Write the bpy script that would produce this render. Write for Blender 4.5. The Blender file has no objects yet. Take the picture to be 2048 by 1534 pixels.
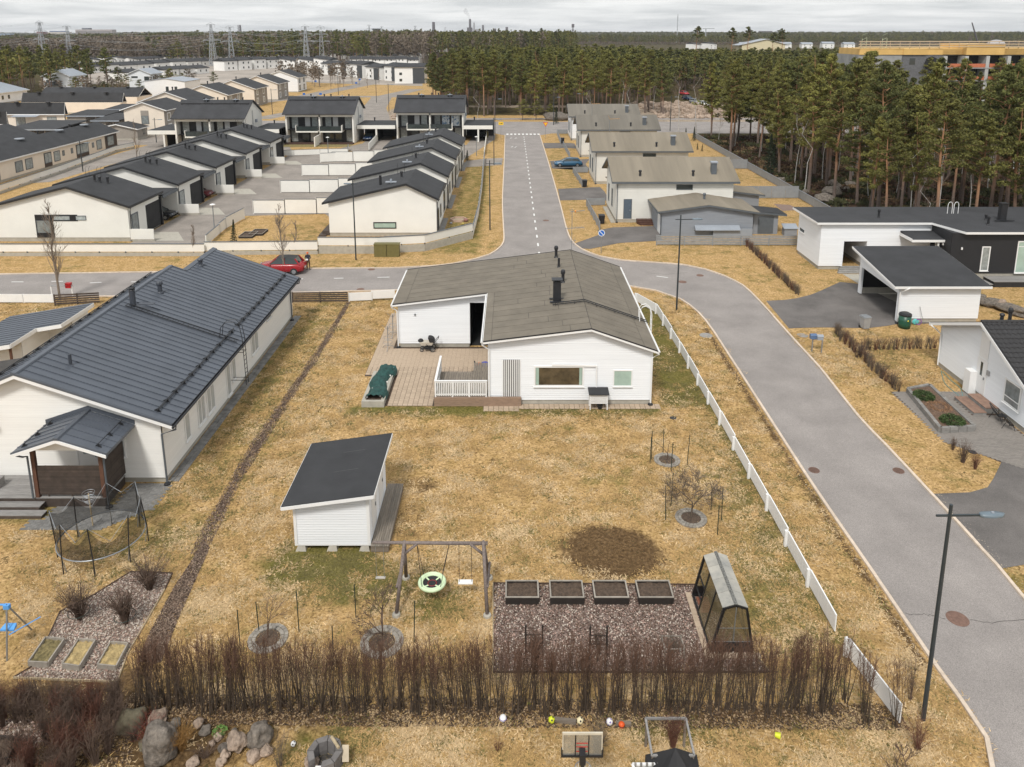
import bpy,math,random
import numpy as np
from math import sin,cos,pi,radians as R,atan2,hypot,sqrt
from mathutils import Vector
from mathutils.geometry import tessellate_polygon
random.seed(7);rng=np.random.default_rng(7)
scene=bpy.context.scene
COL=scene.collection
# camera, world, sun, exposure
CH,YH,YV,PITCH=22.0,63.0,7700.0,R(11.8)
SS=YV - YH;TP=math.tan(PITCH);CP=cos(PITCH)
cam=bpy.data.cameras.new('camera');camo=bpy.data.objects.new('camera',cam);COL.objects.link(camo)
camo.location=(0,0,CH);camo.rotation_euler=(pi/2 - PITCH,0,0)
FPX=SS*sin(PITCH)*CP
cam.sensor_fit='HORIZONTAL';cam.sensor_width=36;cam.lens=36*FPX/2048
cam.shift_y=-(767 - (YH+SS*sin(PITCH)**2))/2048
cam.clip_start=.5;cam.clip_end=30000
scene.camera=camo
world=bpy.data.worlds.new('World');scene.world=world;world.use_nodes=True
wn=world.node_tree.nodes;wl=world.node_tree.links;wn.clear()
SUN_EL,SUN_AZ=R(52),R(-18)
bg=wn.new('ShaderNodeBackground');wo=wn.new('ShaderNodeOutputWorld');sky=wn.new('ShaderNodeTexSky')
sky.sky_type='NISHITA';sky.sun_disc=False;sky.sun_elevation=SUN_EL;sky.sun_rotation=pi+SUN_AZ
sky.air_density=1.0;sky.dust_density=2.5
tc=wn.new('ShaderNodeTexCoord');sx=wn.new('ShaderNodeSeparateXYZ');wl.new(tc.outputs['Generated'],sx.inputs[0])
def wmath(op,a,b):
 n=wn.new('ShaderNodeMath');n.operation=op
 for i,v in enumerate((a,b)):
  if isinstance(v,(int,float)):n.inputs[i].default_value=v
  else:wl.new(v,n.inputs[i])
 return n.outputs[0]
zz=wmath('ADD',wmath('MAXIMUM',sx.outputs[2],0.0),.06)
cmb=wn.new('ShaderNodeCombineXYZ')
wl.new(wmath('DIVIDE',sx.outputs[0],zz),cmb.inputs[0]);wl.new(wmath('DIVIDE',sx.outputs[1],zz),cmb.inputs[1])
cn=wn.new('ShaderNodeTexNoise');cn.inputs['Scale'].default_value=.55;cn.inputs['Detail'].default_value=7;cn.inputs['Roughness'].default_value=.58
cn.inputs['Distortion'].default_value=.35
wl.new(cmb.outputs[0],cn.inputs['Vector'])
cr=wn.new('ShaderNodeValToRGB');wl.new(cn.outputs[0],cr.inputs[0])
cr.color_ramp.elements[0].position=.36;cr.color_ramp.elements[0].color=(6.2,6.4,6.5,1)
cr.color_ramp.elements[1].position=.62;cr.color_ramp.elements[1].color=(8.8,8.85,8.8,1)
wm=wn.new('ShaderNodeMixRGB');wm.inputs[0].default_value=.9
wl.new(sky.outputs[0],wm.inputs[1]);wl.new(cr.outputs[0],wm.inputs[2])
wl.new(wm.outputs[0],bg.inputs[0]);bg.inputs[1].default_value=.068
wl.new(bg.outputs[0],wo.inputs[0])
sun=bpy.data.lights.new('sun','SUN');suno=bpy.data.objects.new('sun',sun);COL.objects.link(suno)
sun.energy=1.5;sun.angle=R(10);sun.color=(1,.965,.91)
suno.rotation_euler=(pi/2 - SUN_EL,0,SUN_AZ)
suno.location=(0,-20,60)
scene.view_settings.view_transform='Standard';scene.view_settings.look='None'
scene.view_settings.gamma=1;scene.view_settings.use_curve_mapping=False
scene.view_settings.exposure=.80
scene.cycles.max_bounces=6;scene.cycles.diffuse_bounces=3;scene.cycles.glossy_bounces=3
scene.cycles.transparent_max_bounces=12;scene.cycles.volume_bounces=0
scene.cycles.use_denoising=True
# surveying: photograph point -> place
def at(px,py,h=0.0):
 return ((CH-h)*(px-1024)/((py-YH)*CP),(CH-h)*TP*(YV-py)/(py-YH))
def aty(px,py,Y):
 g=Y/(TP*(SS/(py-YH)-1));return (g*(px-1024)/((py-YH)*CP),CH-g)
def atx(px,py,X):
 g=X*(py-YH)*CP/(px-1024);return (g*TP*(YV-py)/(py-YH),CH-g)
# materials
MATS={}
def mat(name,col,rough=.7,var=.12,scale=4.,bump=0.,bscale=30.,metal=0.,rnd=0.,col2=None,spec=.5,alpha=1.,bdist=.02,emis=None,detail=5,stretch=None,contrast=(.3,.7)):
 if name in MATS:return MATS[name]
 m=bpy.data.materials.new(name);m.use_nodes=True;MATS[name]=m
 n=m.node_tree.nodes;l=m.node_tree.links;b=n['Principled BSDF']
 b.inputs['Roughness'].default_value=rough;b.inputs['Metallic'].default_value=metal
 b.inputs['Specular IOR Level'].default_value=spec
 t=n.new('ShaderNodeTexCoord');src=t.outputs['Object']
 if stretch:
  mp=n.new('ShaderNodeMapping');mp.inputs['Scale'].default_value=stretch;l.new(src,mp.inputs[0]);src=mp.outputs[0]
 no=n.new('ShaderNodeTexNoise');no.inputs['Scale'].default_value=scale;no.inputs['Detail'].default_value=detail;no.inputs['Roughness'].default_value=.6
 l.new(src,no.inputs['Vector'])
 mr=n.new('ShaderNodeValToRGB');l.new(no.outputs[0],mr.inputs[0])
 c1=[max(0,c*(1-var)) for c in col[:3]];c2=col2 if col2 else [c*(1+var) for c in col[:3]]
 mr.color_ramp.elements[0].position=contrast[0];mr.color_ramp.elements[1].position=contrast[1]
 mr.color_ramp.elements[0].color=(*c1,1);mr.color_ramp.elements[1].color=(*c2[:3],1)
 out=mr.outputs[0]
 if rnd:
  oi=n.new('ShaderNodeObjectInfo');hs=n.new('ShaderNodeHueSaturation')
  mm=n.new('ShaderNodeMapRange');mm.inputs[3].default_value=1-rnd;mm.inputs[4].default_value=1+rnd
  l.new(oi.outputs['Random'],mm.inputs[0]);l.new(mm.outputs[0],hs.inputs['Value']);l.new(out,hs.inputs['Color']);out=hs.outputs[0]
 l.new(out,b.inputs['Base Color'])
 if bump:
  nb=n.new('ShaderNodeTexNoise');nb.inputs['Scale'].default_value=bscale;nb.inputs['Detail'].default_value=4
  l.new(src,nb.inputs['Vector'])
  bp=n.new('ShaderNodeBump');bp.inputs['Strength'].default_value=bump;bp.inputs['Distance'].default_value=bdist
  l.new(nb.outputs[0],bp.inputs['Height']);l.new(bp.outputs[0],b.inputs['Normal'])
 if alpha < 1:b.inputs['Alpha'].default_value=alpha
 if emis:b.inputs['Emission Color'].default_value=(*emis,1);b.inputs['Emission Strength'].default_value=1
 return m
WHITE=mat('white_paint',(.80,.80,.79),.55,.03,1.5,.1,60,rnd=.02)
WHITE_B=mat('white_boards',(.80,.82,.84),.6,.04,.8,.15,40,stretch=(.3,.3,6))
CREAM=mat('cream_boards',(.80,.79,.755),.6,.04,.8,.15,40,stretch=(.3,.3,6))
RENDER_W=mat('cream_render',(.78,.765,.715),.8,.05,.35,.2,50)
BEIGE=mat('beige_boards',(.78,.69,.58),.7,.05,.6)
GREYB=mat('grey_boards',(.25,.27,.30),.65,.08,2,.2,30,stretch=(.4,.4,5))
TAUPE=mat('taupe_boards',(.30,.27,.235),.7,.07,1.5)
BLACKB=mat('black_boards',(.012,.012,.014),.55,.15,2,.2,30)
BLACK=mat('black_metal',(.018,.019,.022),.45,.2,3)
DARKIN=mat('dark_interior',(.02,.02,.021),.8,.3,2)
TRIM_G=mat('grey_trim',(.10,.115,.13),.5,.1,3)
ROOF_D=mat('charcoal_felt',(.034,.035,.038),.85,.22,.7,.5,60)
ROOF_DB=mat('charcoal_felt_rough',(.040,.041,.045),.85,.22,.5,.5,60)
ROOF_T=mat('taupe_felt',(.172,.150,.118),.9,.16,.9,.5,45,rnd=.03)
ROOF_T2=mat('taupe_felt_far',(.215,.186,.142),.9,.2,.5,.4,40,rnd=.05,stretch=(1.4,.12,.12))
ROOF_T3=mat('grey_felt_far',(.165,.150,.125),.9,.2,.5,.4,40,rnd=.05,stretch=(1.4,.12,.12))
METAL=mat('slate_blue_metal',(.085,.097,.118),.42,.1,.8,.12,8,metal=.0,rnd=.05)
METAL_L=mat('light_grey_metal',(.30,.33,.37),.45,.08,1)
CONC=mat('concrete',(.40,.375,.32),.9,.12,3,.3,40)
CONC_D=mat('grey_concrete',(.26,.25,.235),.9,.18,3,.4,30,rnd=.12)
PAVER=mat('beige_paver',(.43,.335,.245),.9,.09,6,.3,50,rnd=.09)
PAVER_G=mat('grey_paver',(.22,.215,.205),.9,.4,2.2,.3,50,rnd=.16)
PAVER_B=mat('brown_grey_paver',(.215,.195,.175),.9,.12,6,.3,50,rnd=.1)
KERB=mat('kerb_stone',(.60,.50,.40),.85,.15,5,.3,40,rnd=.08)
WOOD_D=mat('weathered_deck',(.20,.165,.13),.8,.25,2,.3,20,rnd=.14,stretch=(1,8,8))
WOOD_DY=mat('weathered_deck_long',(.215,.185,.15),.8,.25,2,.3,20,rnd=.14,stretch=(8,1,8))
WOOD_GR=mat('silver_grey_deck',(.26,.25,.24),.8,.2,2,.3,20,rnd=.12,stretch=(1,8,8))
WOOD_BR=mat('dark_brown_slats',(.070,.052,.042),.75,.3,3,.3,30,rnd=.18)
WOOD_RB=mat('reddish_post',(.11,.05,.03),.7,.2,4)
WOOD_LOG=mat('grey_log',(.19,.155,.14),.85,.3,5,.4,25,stretch=(3,3,3))
WOOD_STEP=mat('brown_step_boards',(.27,.185,.13),.8,.2,3,.3,30,rnd=.1,stretch=(1,8,8))
SOIL=mat('dark_soil',(.085,.058,.040),.95,.45,9,.8,18,bdist=.05)
GLASS=mat('window_glass',(.035,.045,.045),.06,.3,.6,spec=.8)
GLASS_L=mat('curtained_glass',(.30,.33,.33),.12,.3,3,spec=.8,rnd=.3)
GLASS_G=mat('green_tinted_glass',(.36,.48,.42),.1,.15,1.2,spec=.7)
LAMP_POST=mat('dark_green_post',(.030,.040,.046),.4,.1,3)
GALV=mat('galvanised_steel',(.33,.35,.37),.35,.15,6,metal=.6)
TYRE=mat('rubber',(.02,.02,.02),.8,.2,6)
GREEN_P=mat('green_plastic',(.012,.075,.045),.4,.1,4)
# mesh builder
OFF={}
class MB:
 def __init__(s):s.v=[];s.f=[]
 def quadm(s,vs,fs):
  b=len(s.v);s.v+=[tuple(p) for p in vs];s.f+=[tuple(b+i for i in f) for f in fs];return s
 def poly(s,pts):return s.quadm(pts,[tuple(range(len(pts)))])
 def box(s,x0,x1,y0,y1,z0,z1):
  x0,x1=min(x0,x1),max(x0,x1);y0,y1=min(y0,y1),max(y0,y1);z0,z1=min(z0,z1),max(z0,z1)
  return s.hexa([(x0,y0,z0),(x1,y0,z0),(x1,y1,z0),(x0,y1,z0)],[(x0,y0,z1),(x1,y0,z1),(x1,y1,z1),(x0,y1,z1)])
 def hexa(s,lo,hi):
  return s.quadm(list(lo)+list(hi),[(3,2,1,0),(4,5,6,7),(0,1,5,4),(1,2,6,5),(2,3,7,6),(3,0,4,7)])
 def prism(s,lo,hi):
  n=len(lo);return s.quadm(list(lo)+list(hi),[tuple(range(n-1,-1,-1)),tuple(range(n,2*n))]+[(i,(i+1)%n,n+(i+1)%n,n+i) for i in range(n)])
 def bar(s,p,q,w,h=None,up=(0,0,1)):
  p=Vector(p);q=Vector(q);h=w if h is None else h;d=(q-p).normalized();u=Vector(up)
  if abs(d.dot(u)) > .98:u=Vector((1,0,0))
  a=d.cross(u).normalized()*(w/2);b=a.cross(d).normalized()*(h/2)
  return s.hexa([p-a-b,p+a-b,p+a+b,p-a+b],[q-a-b,q+a-b,q+a+b,q-a+b])
 def tube(s,pts,r,n=6,cap=True):
  pts=[Vector(p) for p in pts];rs=r if isinstance(r,(list,tuple)) else [r]*len(pts);b=len(s.v)
  for i,p in enumerate(pts):
   d=(pts[min(i+1,len(pts)-1)] - pts[max(i-1,0)])
   d=d.normalized() if d.length > 1e-9 else Vector((0,0,1))
   u=Vector((0,0,1)) if abs(d.z) < .9 else Vector((1,0,0));a=d.cross(u).normalized();c=a.cross(d)
   for k in range(n):
    t=2*pi*k/n;s.v.append(tuple(p+(a*cos(t)+c*sin(t))*rs[i]))
  for i in range(len(pts)-1):
   for k in range(n):
    s.f.append((b+i*n+k,b+(i+1)*n+k,b+(i+1)*n+(k+1)%n,b+i*n+(k+1)%n))
  if cap:
   s.f.append(tuple(b+k for k in range(n)));e=b+(len(pts)-1)*n;s.f.append(tuple(e+n-1-k for k in range(n)))
  return s
 def cyl(s,x,y,z0,z1,r,r2=None,n=12):
  return s.tube([(x,y,z0),(x,y,z1)],[r,r if r2 is None else r2],n)
 def lathe(s,x,y,prof,n=12):
  b=len(s.v)
  for (r,z) in prof:
   for k in range(n):t=2*pi*k/n;s.v.append((x+r*cos(t),y+r*sin(t),z))
  for i in range(len(prof)-1):
   for k in range(n):s.f.append((b+i*n+k,b+i*n+(k+1)%n,b+(i+1)*n+(k+1)%n,b+(i+1)*n+k))
  s.f.append(tuple(b+n-1-k for k in range(n)));e=b+(len(prof)-1)*n;s.f.append(tuple(e+k for k in range(n)));return s
 def ring(s,c,r,tr,n=24,m=6,ax='z',a0=0,a1=2*pi):
  pts=[]
  N=n if a1-a0 < 6.2 else n
  for i in range(N+1):
   t=a0+(a1-a0)*i/N
   if ax=='z':pts.append((c[0]+r*cos(t),c[1]+r*sin(t),c[2]))
   elif ax=='y':pts.append((c[0]+r*cos(t),c[1],c[2]+r*sin(t)))
   else:pts.append((c[0],c[1]+r*cos(t),c[2]+r*sin(t)))
  return s.tube(pts,tr,m,cap=a1-a0 < 6.2)
 def ball(s,c,r,n=10,m=7,sc=(1,1,1)):
  b=len(s.v)
  for i in range(1,m):
   a=pi*i/m
   for k in range(n):t=2*pi*k/n;s.v.append((c[0]+r*sc[0]*sin(a)*cos(t),c[1]+r*sc[1]*sin(a)*sin(t),c[2]+r*sc[2]*cos(a)))
  s.v.append((c[0],c[1],c[2]+r*sc[2]));s.v.append((c[0],c[1],c[2]-r*sc[2]));T=len(s.v)-2
  for i in range(m-2):
   for k in range(n):s.f.append((b+i*n+k,b+(i+1)*n+k,b+(i+1)*n+(k+1)%n,b+i*n+(k+1)%n))
  for k in range(n):s.f.append((T,b+k,b+(k+1)%n));s.f.append((T+1,b+(m-2)*n+(k+1)%n,b+(m-2)*n+k))
  return s
 def mesh(s,name,material,off=(0,0,0),smooth=False):
  me=bpy.data.meshes.new(name)
  v=[(a-off[0],b-off[1],c-off[2]) for a,b,c in s.v] if any(off) else s.v
  me.from_pydata(v,[],s.f);me.materials.append(material)
  if smooth:me.shade_smooth()
  return me
 def build(s,name,material,parent=None,smooth=False,kind=None,label=None):
  off=OFF.get(parent.name,(0,0,0)) if parent else (0,0,0)
  return link(name,s.mesh(name,material,off,smooth),parent,kind,label,off)
def link(name,me,parent=None,kind=None,label=None,off=(0,0,0)):
 o=bpy.data.objects.new(name,me);COL.objects.link(o)
 if parent:o.parent=parent;OFF[o.name]=off
 if kind:o['kind']=kind
 if label:o['label']=label
 return o
def tag(o,label,cat,group=None):
 o['label']=label;o['category']=cat
 if group:o['group']=group
 return o
def thing(name,label,cat,loc=(0,0,0),rz=0,group=None):
 """Empty at the thing's base; children are written in world coordinates when rz == 0."""
 o=bpy.data.objects.new(name,None);COL.objects.link(o);o.empty_display_size=.2
 o.location=loc;o.rotation_euler=(0,0,rz);OFF[o.name]=tuple(loc)
 return tag(o,label,cat,group)
def proto(name,label,cat,group=None):
 return thing(name,label,cat,(0,0,0),0,group)
def dup(root,loc,rz=0,label=None,group=None,sc=None,cat=None):
 r=root.copy();COL.objects.link(r);r.location=loc;r.rotation_euler=(0,0,rz)
 if sc:r.scale=(sc,sc,sc) if isinstance(sc,(int,float)) else sc
 if label:r['label']=label
 if group:r['group']=group
 for ch in list(root.children):
  c=ch.copy();COL.objects.link(c);c.parent=r
  for g in list(ch.children):
   d=g.copy();COL.objects.link(d);d.parent=c
 return r
class Placer:
 """first placement moves the prototype itself, later ones copy it"""
 def __init__(s,root):s.r=root;s.used=False
 def put(s,loc,rz=0,label=None,group=None,sc=None):
  if not s.used:
   s.used=True;o=s.r;o.location=loc;o.rotation_euler=(0,0,rz)
   if sc:o.scale=(sc,sc,sc) if isinstance(sc,(int,float)) else sc
   if label:o['label']=label
   if group:o['group']=group
   return o
  return dup(s.r,loc,rz,label,group,sc)
def sheet(name,pts,z,material,kind='structure',parent=None):
 v=[Vector((x,y,0)) for x,y in pts];tris=tessellate_polygon([v])
 m=MB();m.v=[(x,y,z) for x,y in pts]
 for t in tris:
  a,b,c=[pts[i] for i in t]
  m.f.append(t if (b[0]-a[0])*(c[1]-a[1])-(b[1]-a[1])*(c[0]-a[0]) > 0 else (t[0],t[2],t[1]))
 return m.build(name,material,parent,kind=kind)
def smooth_line(pts,step=1.0):
 out=[]
 P=[Vector((p[0],p[1])) for p in pts]
 for i in range(len(P)-1):
  p0=P[max(i-1,0)];p1=P[i];p2=P[i+1];p3=P[min(i+2,len(P)-1)]
  n=max(1,int((p2-p1).length/step))
  for k in range(n):
   t=k/n;t2=t*t;t3=t2*t
   q=.5*((2*p1)+(p2-p0)*t+(2*p0-5*p1+4*p2-p3)*t2+(3*p1-p0-3*p2+p3)*t3)
   out.append((q.x,q.y))
 out.append(tuple(P[-1]));return out
# walls, windows, houses
class Wall:
 def __init__(s,A,B):
  s.A=A;s.L=hypot(B[0]-A[0],B[1]-A[1]);s.d=((B[0]-A[0])/s.L,(B[1]-A[1])/s.L);s.n=(s.d[1],-s.d[0])
 def p(s,t,z,o=0):return (s.A[0]+s.d[0]*t+s.n[0]*o,s.A[1]+s.d[1]*t+s.n[1]*o,z)
 def box(s,mb,t0,t1,z0,z1,o0,o1):
  return mb.hexa([s.p(t0,z0,o1),s.p(t1,z0,o1),s.p(t1,z0,o0),s.p(t0,z0,o0)],[s.p(t0,z1,o1),s.p(t1,z1,o1),s.p(t1,z1,o0),s.p(t0,z1,o0)])
def clip(poly,a,b,c):
 out=[]
 for i in range(len(poly)):
  p,q=poly[i],poly[(i+1)%len(poly)];dp=a*p[0]+b*p[1]-c;dq=a*q[0]+b*q[1]-c
  if dp <=0:out.append(p)
  if dp*dq < 0:
   t=dp/(dp-dq);out.append((p[0]+(q[0]-p[0])*t,p[1]+(q[1]-p[1])*t))
 return out
def siding(mb,W,poly,pitch,depth=.028,base=.003):
 """lapped horizontal boards clipped to a convex outline given in wall coordinates (t, z)"""
 z=min(p[1] for p in poly);top=max(p[1] for p in poly)
 while z < top-.01:
  q=clip(clip(poly,0,-1,-z),0,1,z+pitch)
  if len(q) >=3:
   mb.poly([W.p(t,zz,base+depth*(1-(zz-z)/pitch)) for t,zz in q])
   lo=sorted([p for p in q if abs(p[1]-z) < 1e-6])
   if len(lo) >=2:mb.poly([W.p(lo[0][0],z,0),W.p(lo[-1][0],z,0),W.p(lo[-1][0],z,base+depth),W.p(lo[0][0],z,base+depth)])
  z+=pitch
def window(parent,W,t0,t1,z0,z1,frame=None,glass=None,bars=0,fw=.09,hbar=None,sill=True,name='window',out=.07):
 frame=frame or WHITE;glass=glass or GLASS_L;m=MB()
 W.box(m,t0-fw,t0,z0-fw,z1+fw,0,out);W.box(m,t1,t1+fw,z0-fw,z1+fw,0,out)
 W.box(m,t0,t1,z0-fw,z0,0,out);W.box(m,t0,t1,z1,z1+fw,0,out)
 for i in range(bars):
  t=t0+(t1-t0)*(i+1)/(bars+1);W.box(m,t-.03,t+.03,z0,z1,0,out-.01)
 if hbar:zc=z0+(z1-z0)*hbar;W.box(m,t0,t1,zc-.03,zc+.03,0,out-.008)
 f=m.build(name,frame,parent)
 g=MB();W.box(g,t0+.001,t1-.001,z0+.001,z1-.001,.001,out-.024);g.build('pane',glass,f)
 if sill:s=MB();W.box(s,t0-fw-.03,t1+fw+.03,z0-fw-.035,z0-fw-.004,0,out+.06);s.build('sill',frame,f)
 return f
def door(parent,W,t0,t1,z0,z1,m1,frame=None,glass=None,label=None):
 m=MB();W.box(m,t0-.08,t0,z0,z1+.08,0,.05);W.box(m,t1,t1+.08,z0,z1+.08,0,.05);W.box(m,t0,t1,z1,z1+.08,0,.05)
 d=MB();W.box(d,t0+.004,t1-.004,z0+.01,z1-.004,.001,.035);o=d.build('door',m1,parent,label=label);m.build('door_frame',frame or WHITE,o)
 h=MB();W.box(h,t1-.16,t1-.08,z0+.95,z0+1.1,.036,.075);h.build('handle',GALV,o)
 if glass:g=MB();W.box(g,t0+.25,t1-.35,z0+1.1,z1-.15,.036,.042);g.build('pane',glass,o)
 return o
def gable_house(name,label,cat,X0,X1,Y0,Y1,prof,axis='Y',wall=None,roof=None,pitch=.2,ov=.45,th=.16,fnd=.3,fascia=None,group=None,tagloc=None,roofname='roof',fascia_dark=None,shade_panel=None,southpoly=None,corner=True,sides='SENW'):
 """prof: list of (cross, z) of the roof's top line, running from low to high cross coordinate, overhang included"""
 t=tagloc or thing(name,label,cat,((X0+X1)/2,(Y0+Y1)/2,0),0,group)
 wall=wall or WHITE_B;roof=roof or ROOF_D;fascia=fascia or WHITE
 def top(c):
  for (a,za),(b,zb) in zip(prof,prof[1:]):
   if a <=c <=b:return za+(zb-za)*(c-a)/(b-a)-th-.01
  return (prof[0][1] if c < prof[0][0] else prof[-1][1])-th
 c0,c1=(X0,X1) if axis=='Y' else (Y0,Y1)
 mids=[p[0] for p in prof[1:-1] if c0 < p[0] < c1]
 cs=[c0]+mids+[c1]
 m=MB()
 if axis=='Y':
  lo=[(c0,Y0,fnd),(c1,Y0,fnd)]+[(c,Y0,top(c)) for c in reversed(cs)];hi=[(p[0],Y1,p[2]) for p in lo]
 else:
  lo=[(X0,c0,fnd),(X0,c1,fnd)]+[(X0,c,top(c)) for c in reversed(cs)];hi=[(X1,p[1],p[2]) for p in lo]
 m.prism(lo,hi)
 Ws={'S':Wall((X0,Y0),(X1,Y0)),'E':Wall((X1,Y0),(X1,Y1)),'N':Wall((X1,Y1),(X0,Y1)),'W':Wall((X0,Y1),(X0,Y0))}
 if pitch:
  for k in sides:
   W=Ws[k]
   if (axis=='Y')==(k in 'SN'):
    cc=cs if k in 'SW' and axis=='Y' or (axis=='X' and k=='E') else cs
    f={'S':lambda c:c-X0,'N':lambda c:X1-c,'E':lambda c:c-Y0,'W':lambda c:Y1-c}[k]
    pts=sorted([(f(c),top(c)) for c in cs],reverse=True);poly=[(0,fnd),(W.L,fnd)]+pts
   else:
    z=top({'E':X1,'W':X0,'S':Y0,'N':Y1}[k]);poly=[(0,fnd),(W.L,fnd),(W.L,z),(0,z)]
   siding(m,W,poly,pitch)
  if corner:
   for k in sides:
    W=Ws[k];z=lambda tt:top(W.p(tt,0)[0] if axis=='Y' else W.p(tt,0)[1])
    W.box(m,-.03,.1,fnd,z(.05)-.02,.001,.034);W.box(m,W.L-.1,W.L+.03,fnd,z(W.L-.05)-.02,.001,.034)
 m.build('wall',wall,t)
 if fnd > 0:f=MB();f.box(X0+.03,X1-.03,Y0+.03,Y1-.03,-.05,fnd+.01);f.build('foundation',CONC,t)
 a0,a1=(Y0-ov,Y1+ov) if axis=='Y' else (X0-ov,X1+ov)
 pt=(lambda c,a,z:(c,a,z)) if axis=='Y' else (lambda c,a,z:(a,c,z))
 r=MB()
 for (a,za),(b,zb) in zip(prof,prof[1:]):
  lo=[pt(a,a0,za-th),pt(b,a0,zb-th),pt(b,a0,zb),pt(a,a0,za)]
  hi=[pt(a,a1,za-th),pt(b,a1,zb-th),pt(b,a1,zb),pt(a,a1,za)]
  r.prism(lo,hi)
 ro=r.build(roofname,roof,t)
 fb=MB();e=.035
 for (a,za),(b,zb) in zip(prof,prof[1:]):
  for s,aa in ((-1,a0),(1,a1)):
   A=aa;B=aa+s*e
   if A > B:A,B=B,A
   fb.prism([pt(a,A,za-.24),pt(b,A,zb-.24),pt(b,A,zb-.045),pt(a,A,za-.045)],[pt(a,B,za-.24),pt(b,B,zb-.24),pt(b,B,zb-.045),pt(a,B,za-.045)])
 for s,(c,z) in ((-1,prof[0]),(1,prof[-1])):
  A,B=sorted((c,c+s*e));fb.hexa([pt(A,a0-e,z-.25),pt(B,a0-e,z-.25),pt(B,a1+e,z-.25),pt(A,a1+e,z-.25)],[pt(A,a0-e,z-.05),pt(B,a0-e,z-.05),pt(B,a1+e,z-.05),pt(A,a1+e,z-.05)])
 fb.build('fascia',fascia,t)
 return t,Ws,ro
def vent_pipe(parent,x,y,z,h=.7,r=.1,material=None,cap=True):
 m=MB()
 if cap:m.lathe(x,y,[(r*1.5,z),(r*1.5,z+.05),(r,z+.12),(r,z+h*.65),(r*1.45,z+h*.72),(r*1.45,z+h*.88),(r*1.05,z+h)],10)
 else:m.lathe(x,y,[(r*1.7,z),(r,z+.08),(r,z+h)],10)
 return m.build('vent_pipe',material or BLACK,parent,smooth=False)
def downpipe(parent,pts,r=.045,material=None,shoe=True):
 m=MB();m.tube(pts,r,6);o=m.build('downpipe',material or WHITE,parent)
 if shoe:x,y,_=pts[-1];g=MB();g.lathe(x,y,[(.13,0),(.17,.02),(.15,.1),(.1,.13)],10);g.build('drain_shoe',BLACK,o)
 return o
# ground
def axis_pts(segs):
 out=[]
 for a,b,s in segs:
  n=max(1,int(round((b-a)/s)));out+=list(np.linspace(a,b,n,endpoint=False))
 out.append(segs[-1][1]);return np.array(out)
gx=axis_pts([(-9000,-2000,1000),(-2000,-400,200),(-400,-100,20),(-100,-45,2),(-45,45,.4),(45,110,2),(110,400,20),(400,2000,200),(2000,9000,1000)])
gy=axis_pts([(-200,10,35),(10,18,2),(18,100,.4),(100,200,1.2),(200,400,10),(400,2000,100),(2000,9000,1000)])
XX,YY=np.meshgrid(gx,gy);nx,ny=len(gx),len(gy)
def ell(cx,cy,rx,ry,soft=.5,rot=0.):
 dx,dy=XX-cx,YY-cy;a=dx*cos(rot)+dy*sin(rot);b=-dx*sin(rot)+dy*cos(rot)
 return np.clip((1-np.sqrt((a/rx)**2+(b/ry)**2))/soft+.5,0,1)
def rct(x0,x1,y0,y1,s=.5):
 return np.clip(np.minimum(np.minimum(XX-x0,x1-XX),np.minimum(YY-y0,y1-YY))/s+.5,0,1)
def seg(pts,w,s=.5):
 out=np.zeros_like(XX)
 for (ax,ay),(bx,by) in zip(pts,pts[1:]):
  L2=(bx-ax)**2+(by-ay)**2;t=np.clip(((XX-ax)*(bx-ax)+(YY-ay)*(by-ay))/L2,0,1)
  d=np.sqrt((XX-ax-t*(bx-ax))**2+(YY-ay-t*(by-ay))**2);out=np.maximum(out,np.clip((w-d)/s+.5,0,1))
 return out
mx=np.maximum.reduce
green=mx([ell(-8,28.3,2.6,1.4,.8)*1.,ell(-6.3,27,2.8,1.2,1)*.75,rct(-10,9,41.0,42.4,.8)*.75,rct(9.0,12,42,60,1.2)*.75,seg([(11.7,56),(12,24)],.45,.8)*.7,
   ell(-3.1,26,1.2,.9,.9)*.7,ell(-15.8,50,1.6,12,1.)*.5,rct(-56,-30,75.5,78.2,.8)*.8,rct(-7.8,-3,74,132,1.4)*.55,rct(-30,-18,74,78,2)*.45,
   ell(-17,30.6,3,3,.9)*.45,ell(-22,32.3,5,1.3,.8)*.6,rct(-16.9,-13.5,33,60,1.5)*.35,ell(11,30,1.3,9,1)*.45,ell(10,26,1.6,2.6,1)*.45,
   ell(30,70.5,3,2.5,1)*.5,ell(27,51,3,4,1)*.35,ell(5,20.7,2,.8,.8)*.6,ell(-6,20,1.4,1.2,1)*.6,ell(20,75,4,1.5,1)*.4,rct(-100,-78,112,146,1)*.4,ell(8.3,122,3,40,1)*.4])
brown=mx([seg([(39.6,161),(39.6,78)],.5,.6)*.8,ell(4.3,29.1,2.3,1.9,.7,-.25)*.92,ell(-4.5,34.1,1.0,.9,.9)*.6,ell(-4.7,31.2,.8,2.2,.9)*.5,seg([(-13,21.1),(12.6,21.1)],.42,.5)*.8,seg([(-13,21.0),(12.6,21.0)],.9,1.)*.35,
   ell(-.5,43,3.5,.6,.9)*.4,ell(-18.3,28.4,1.5,1.2,.7)*.45,ell(-.9,36.2,.5,.5,.8)*.5,ell(-14,20,6,3.2,.5)*.75,ell(18,79,3,.7,.7)*.45,ell(8.4,31,.9,.6,.8)*.4,ell(9.6,33.6,.7,1.1,.9)*.3,
   seg([(x-.45,y) for x,y in [at(1423,658),at(1450,699),at(1547,850),at(1634,984),at(1750,1153),at(1870,1331)]],.22,.4)*.95])
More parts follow.
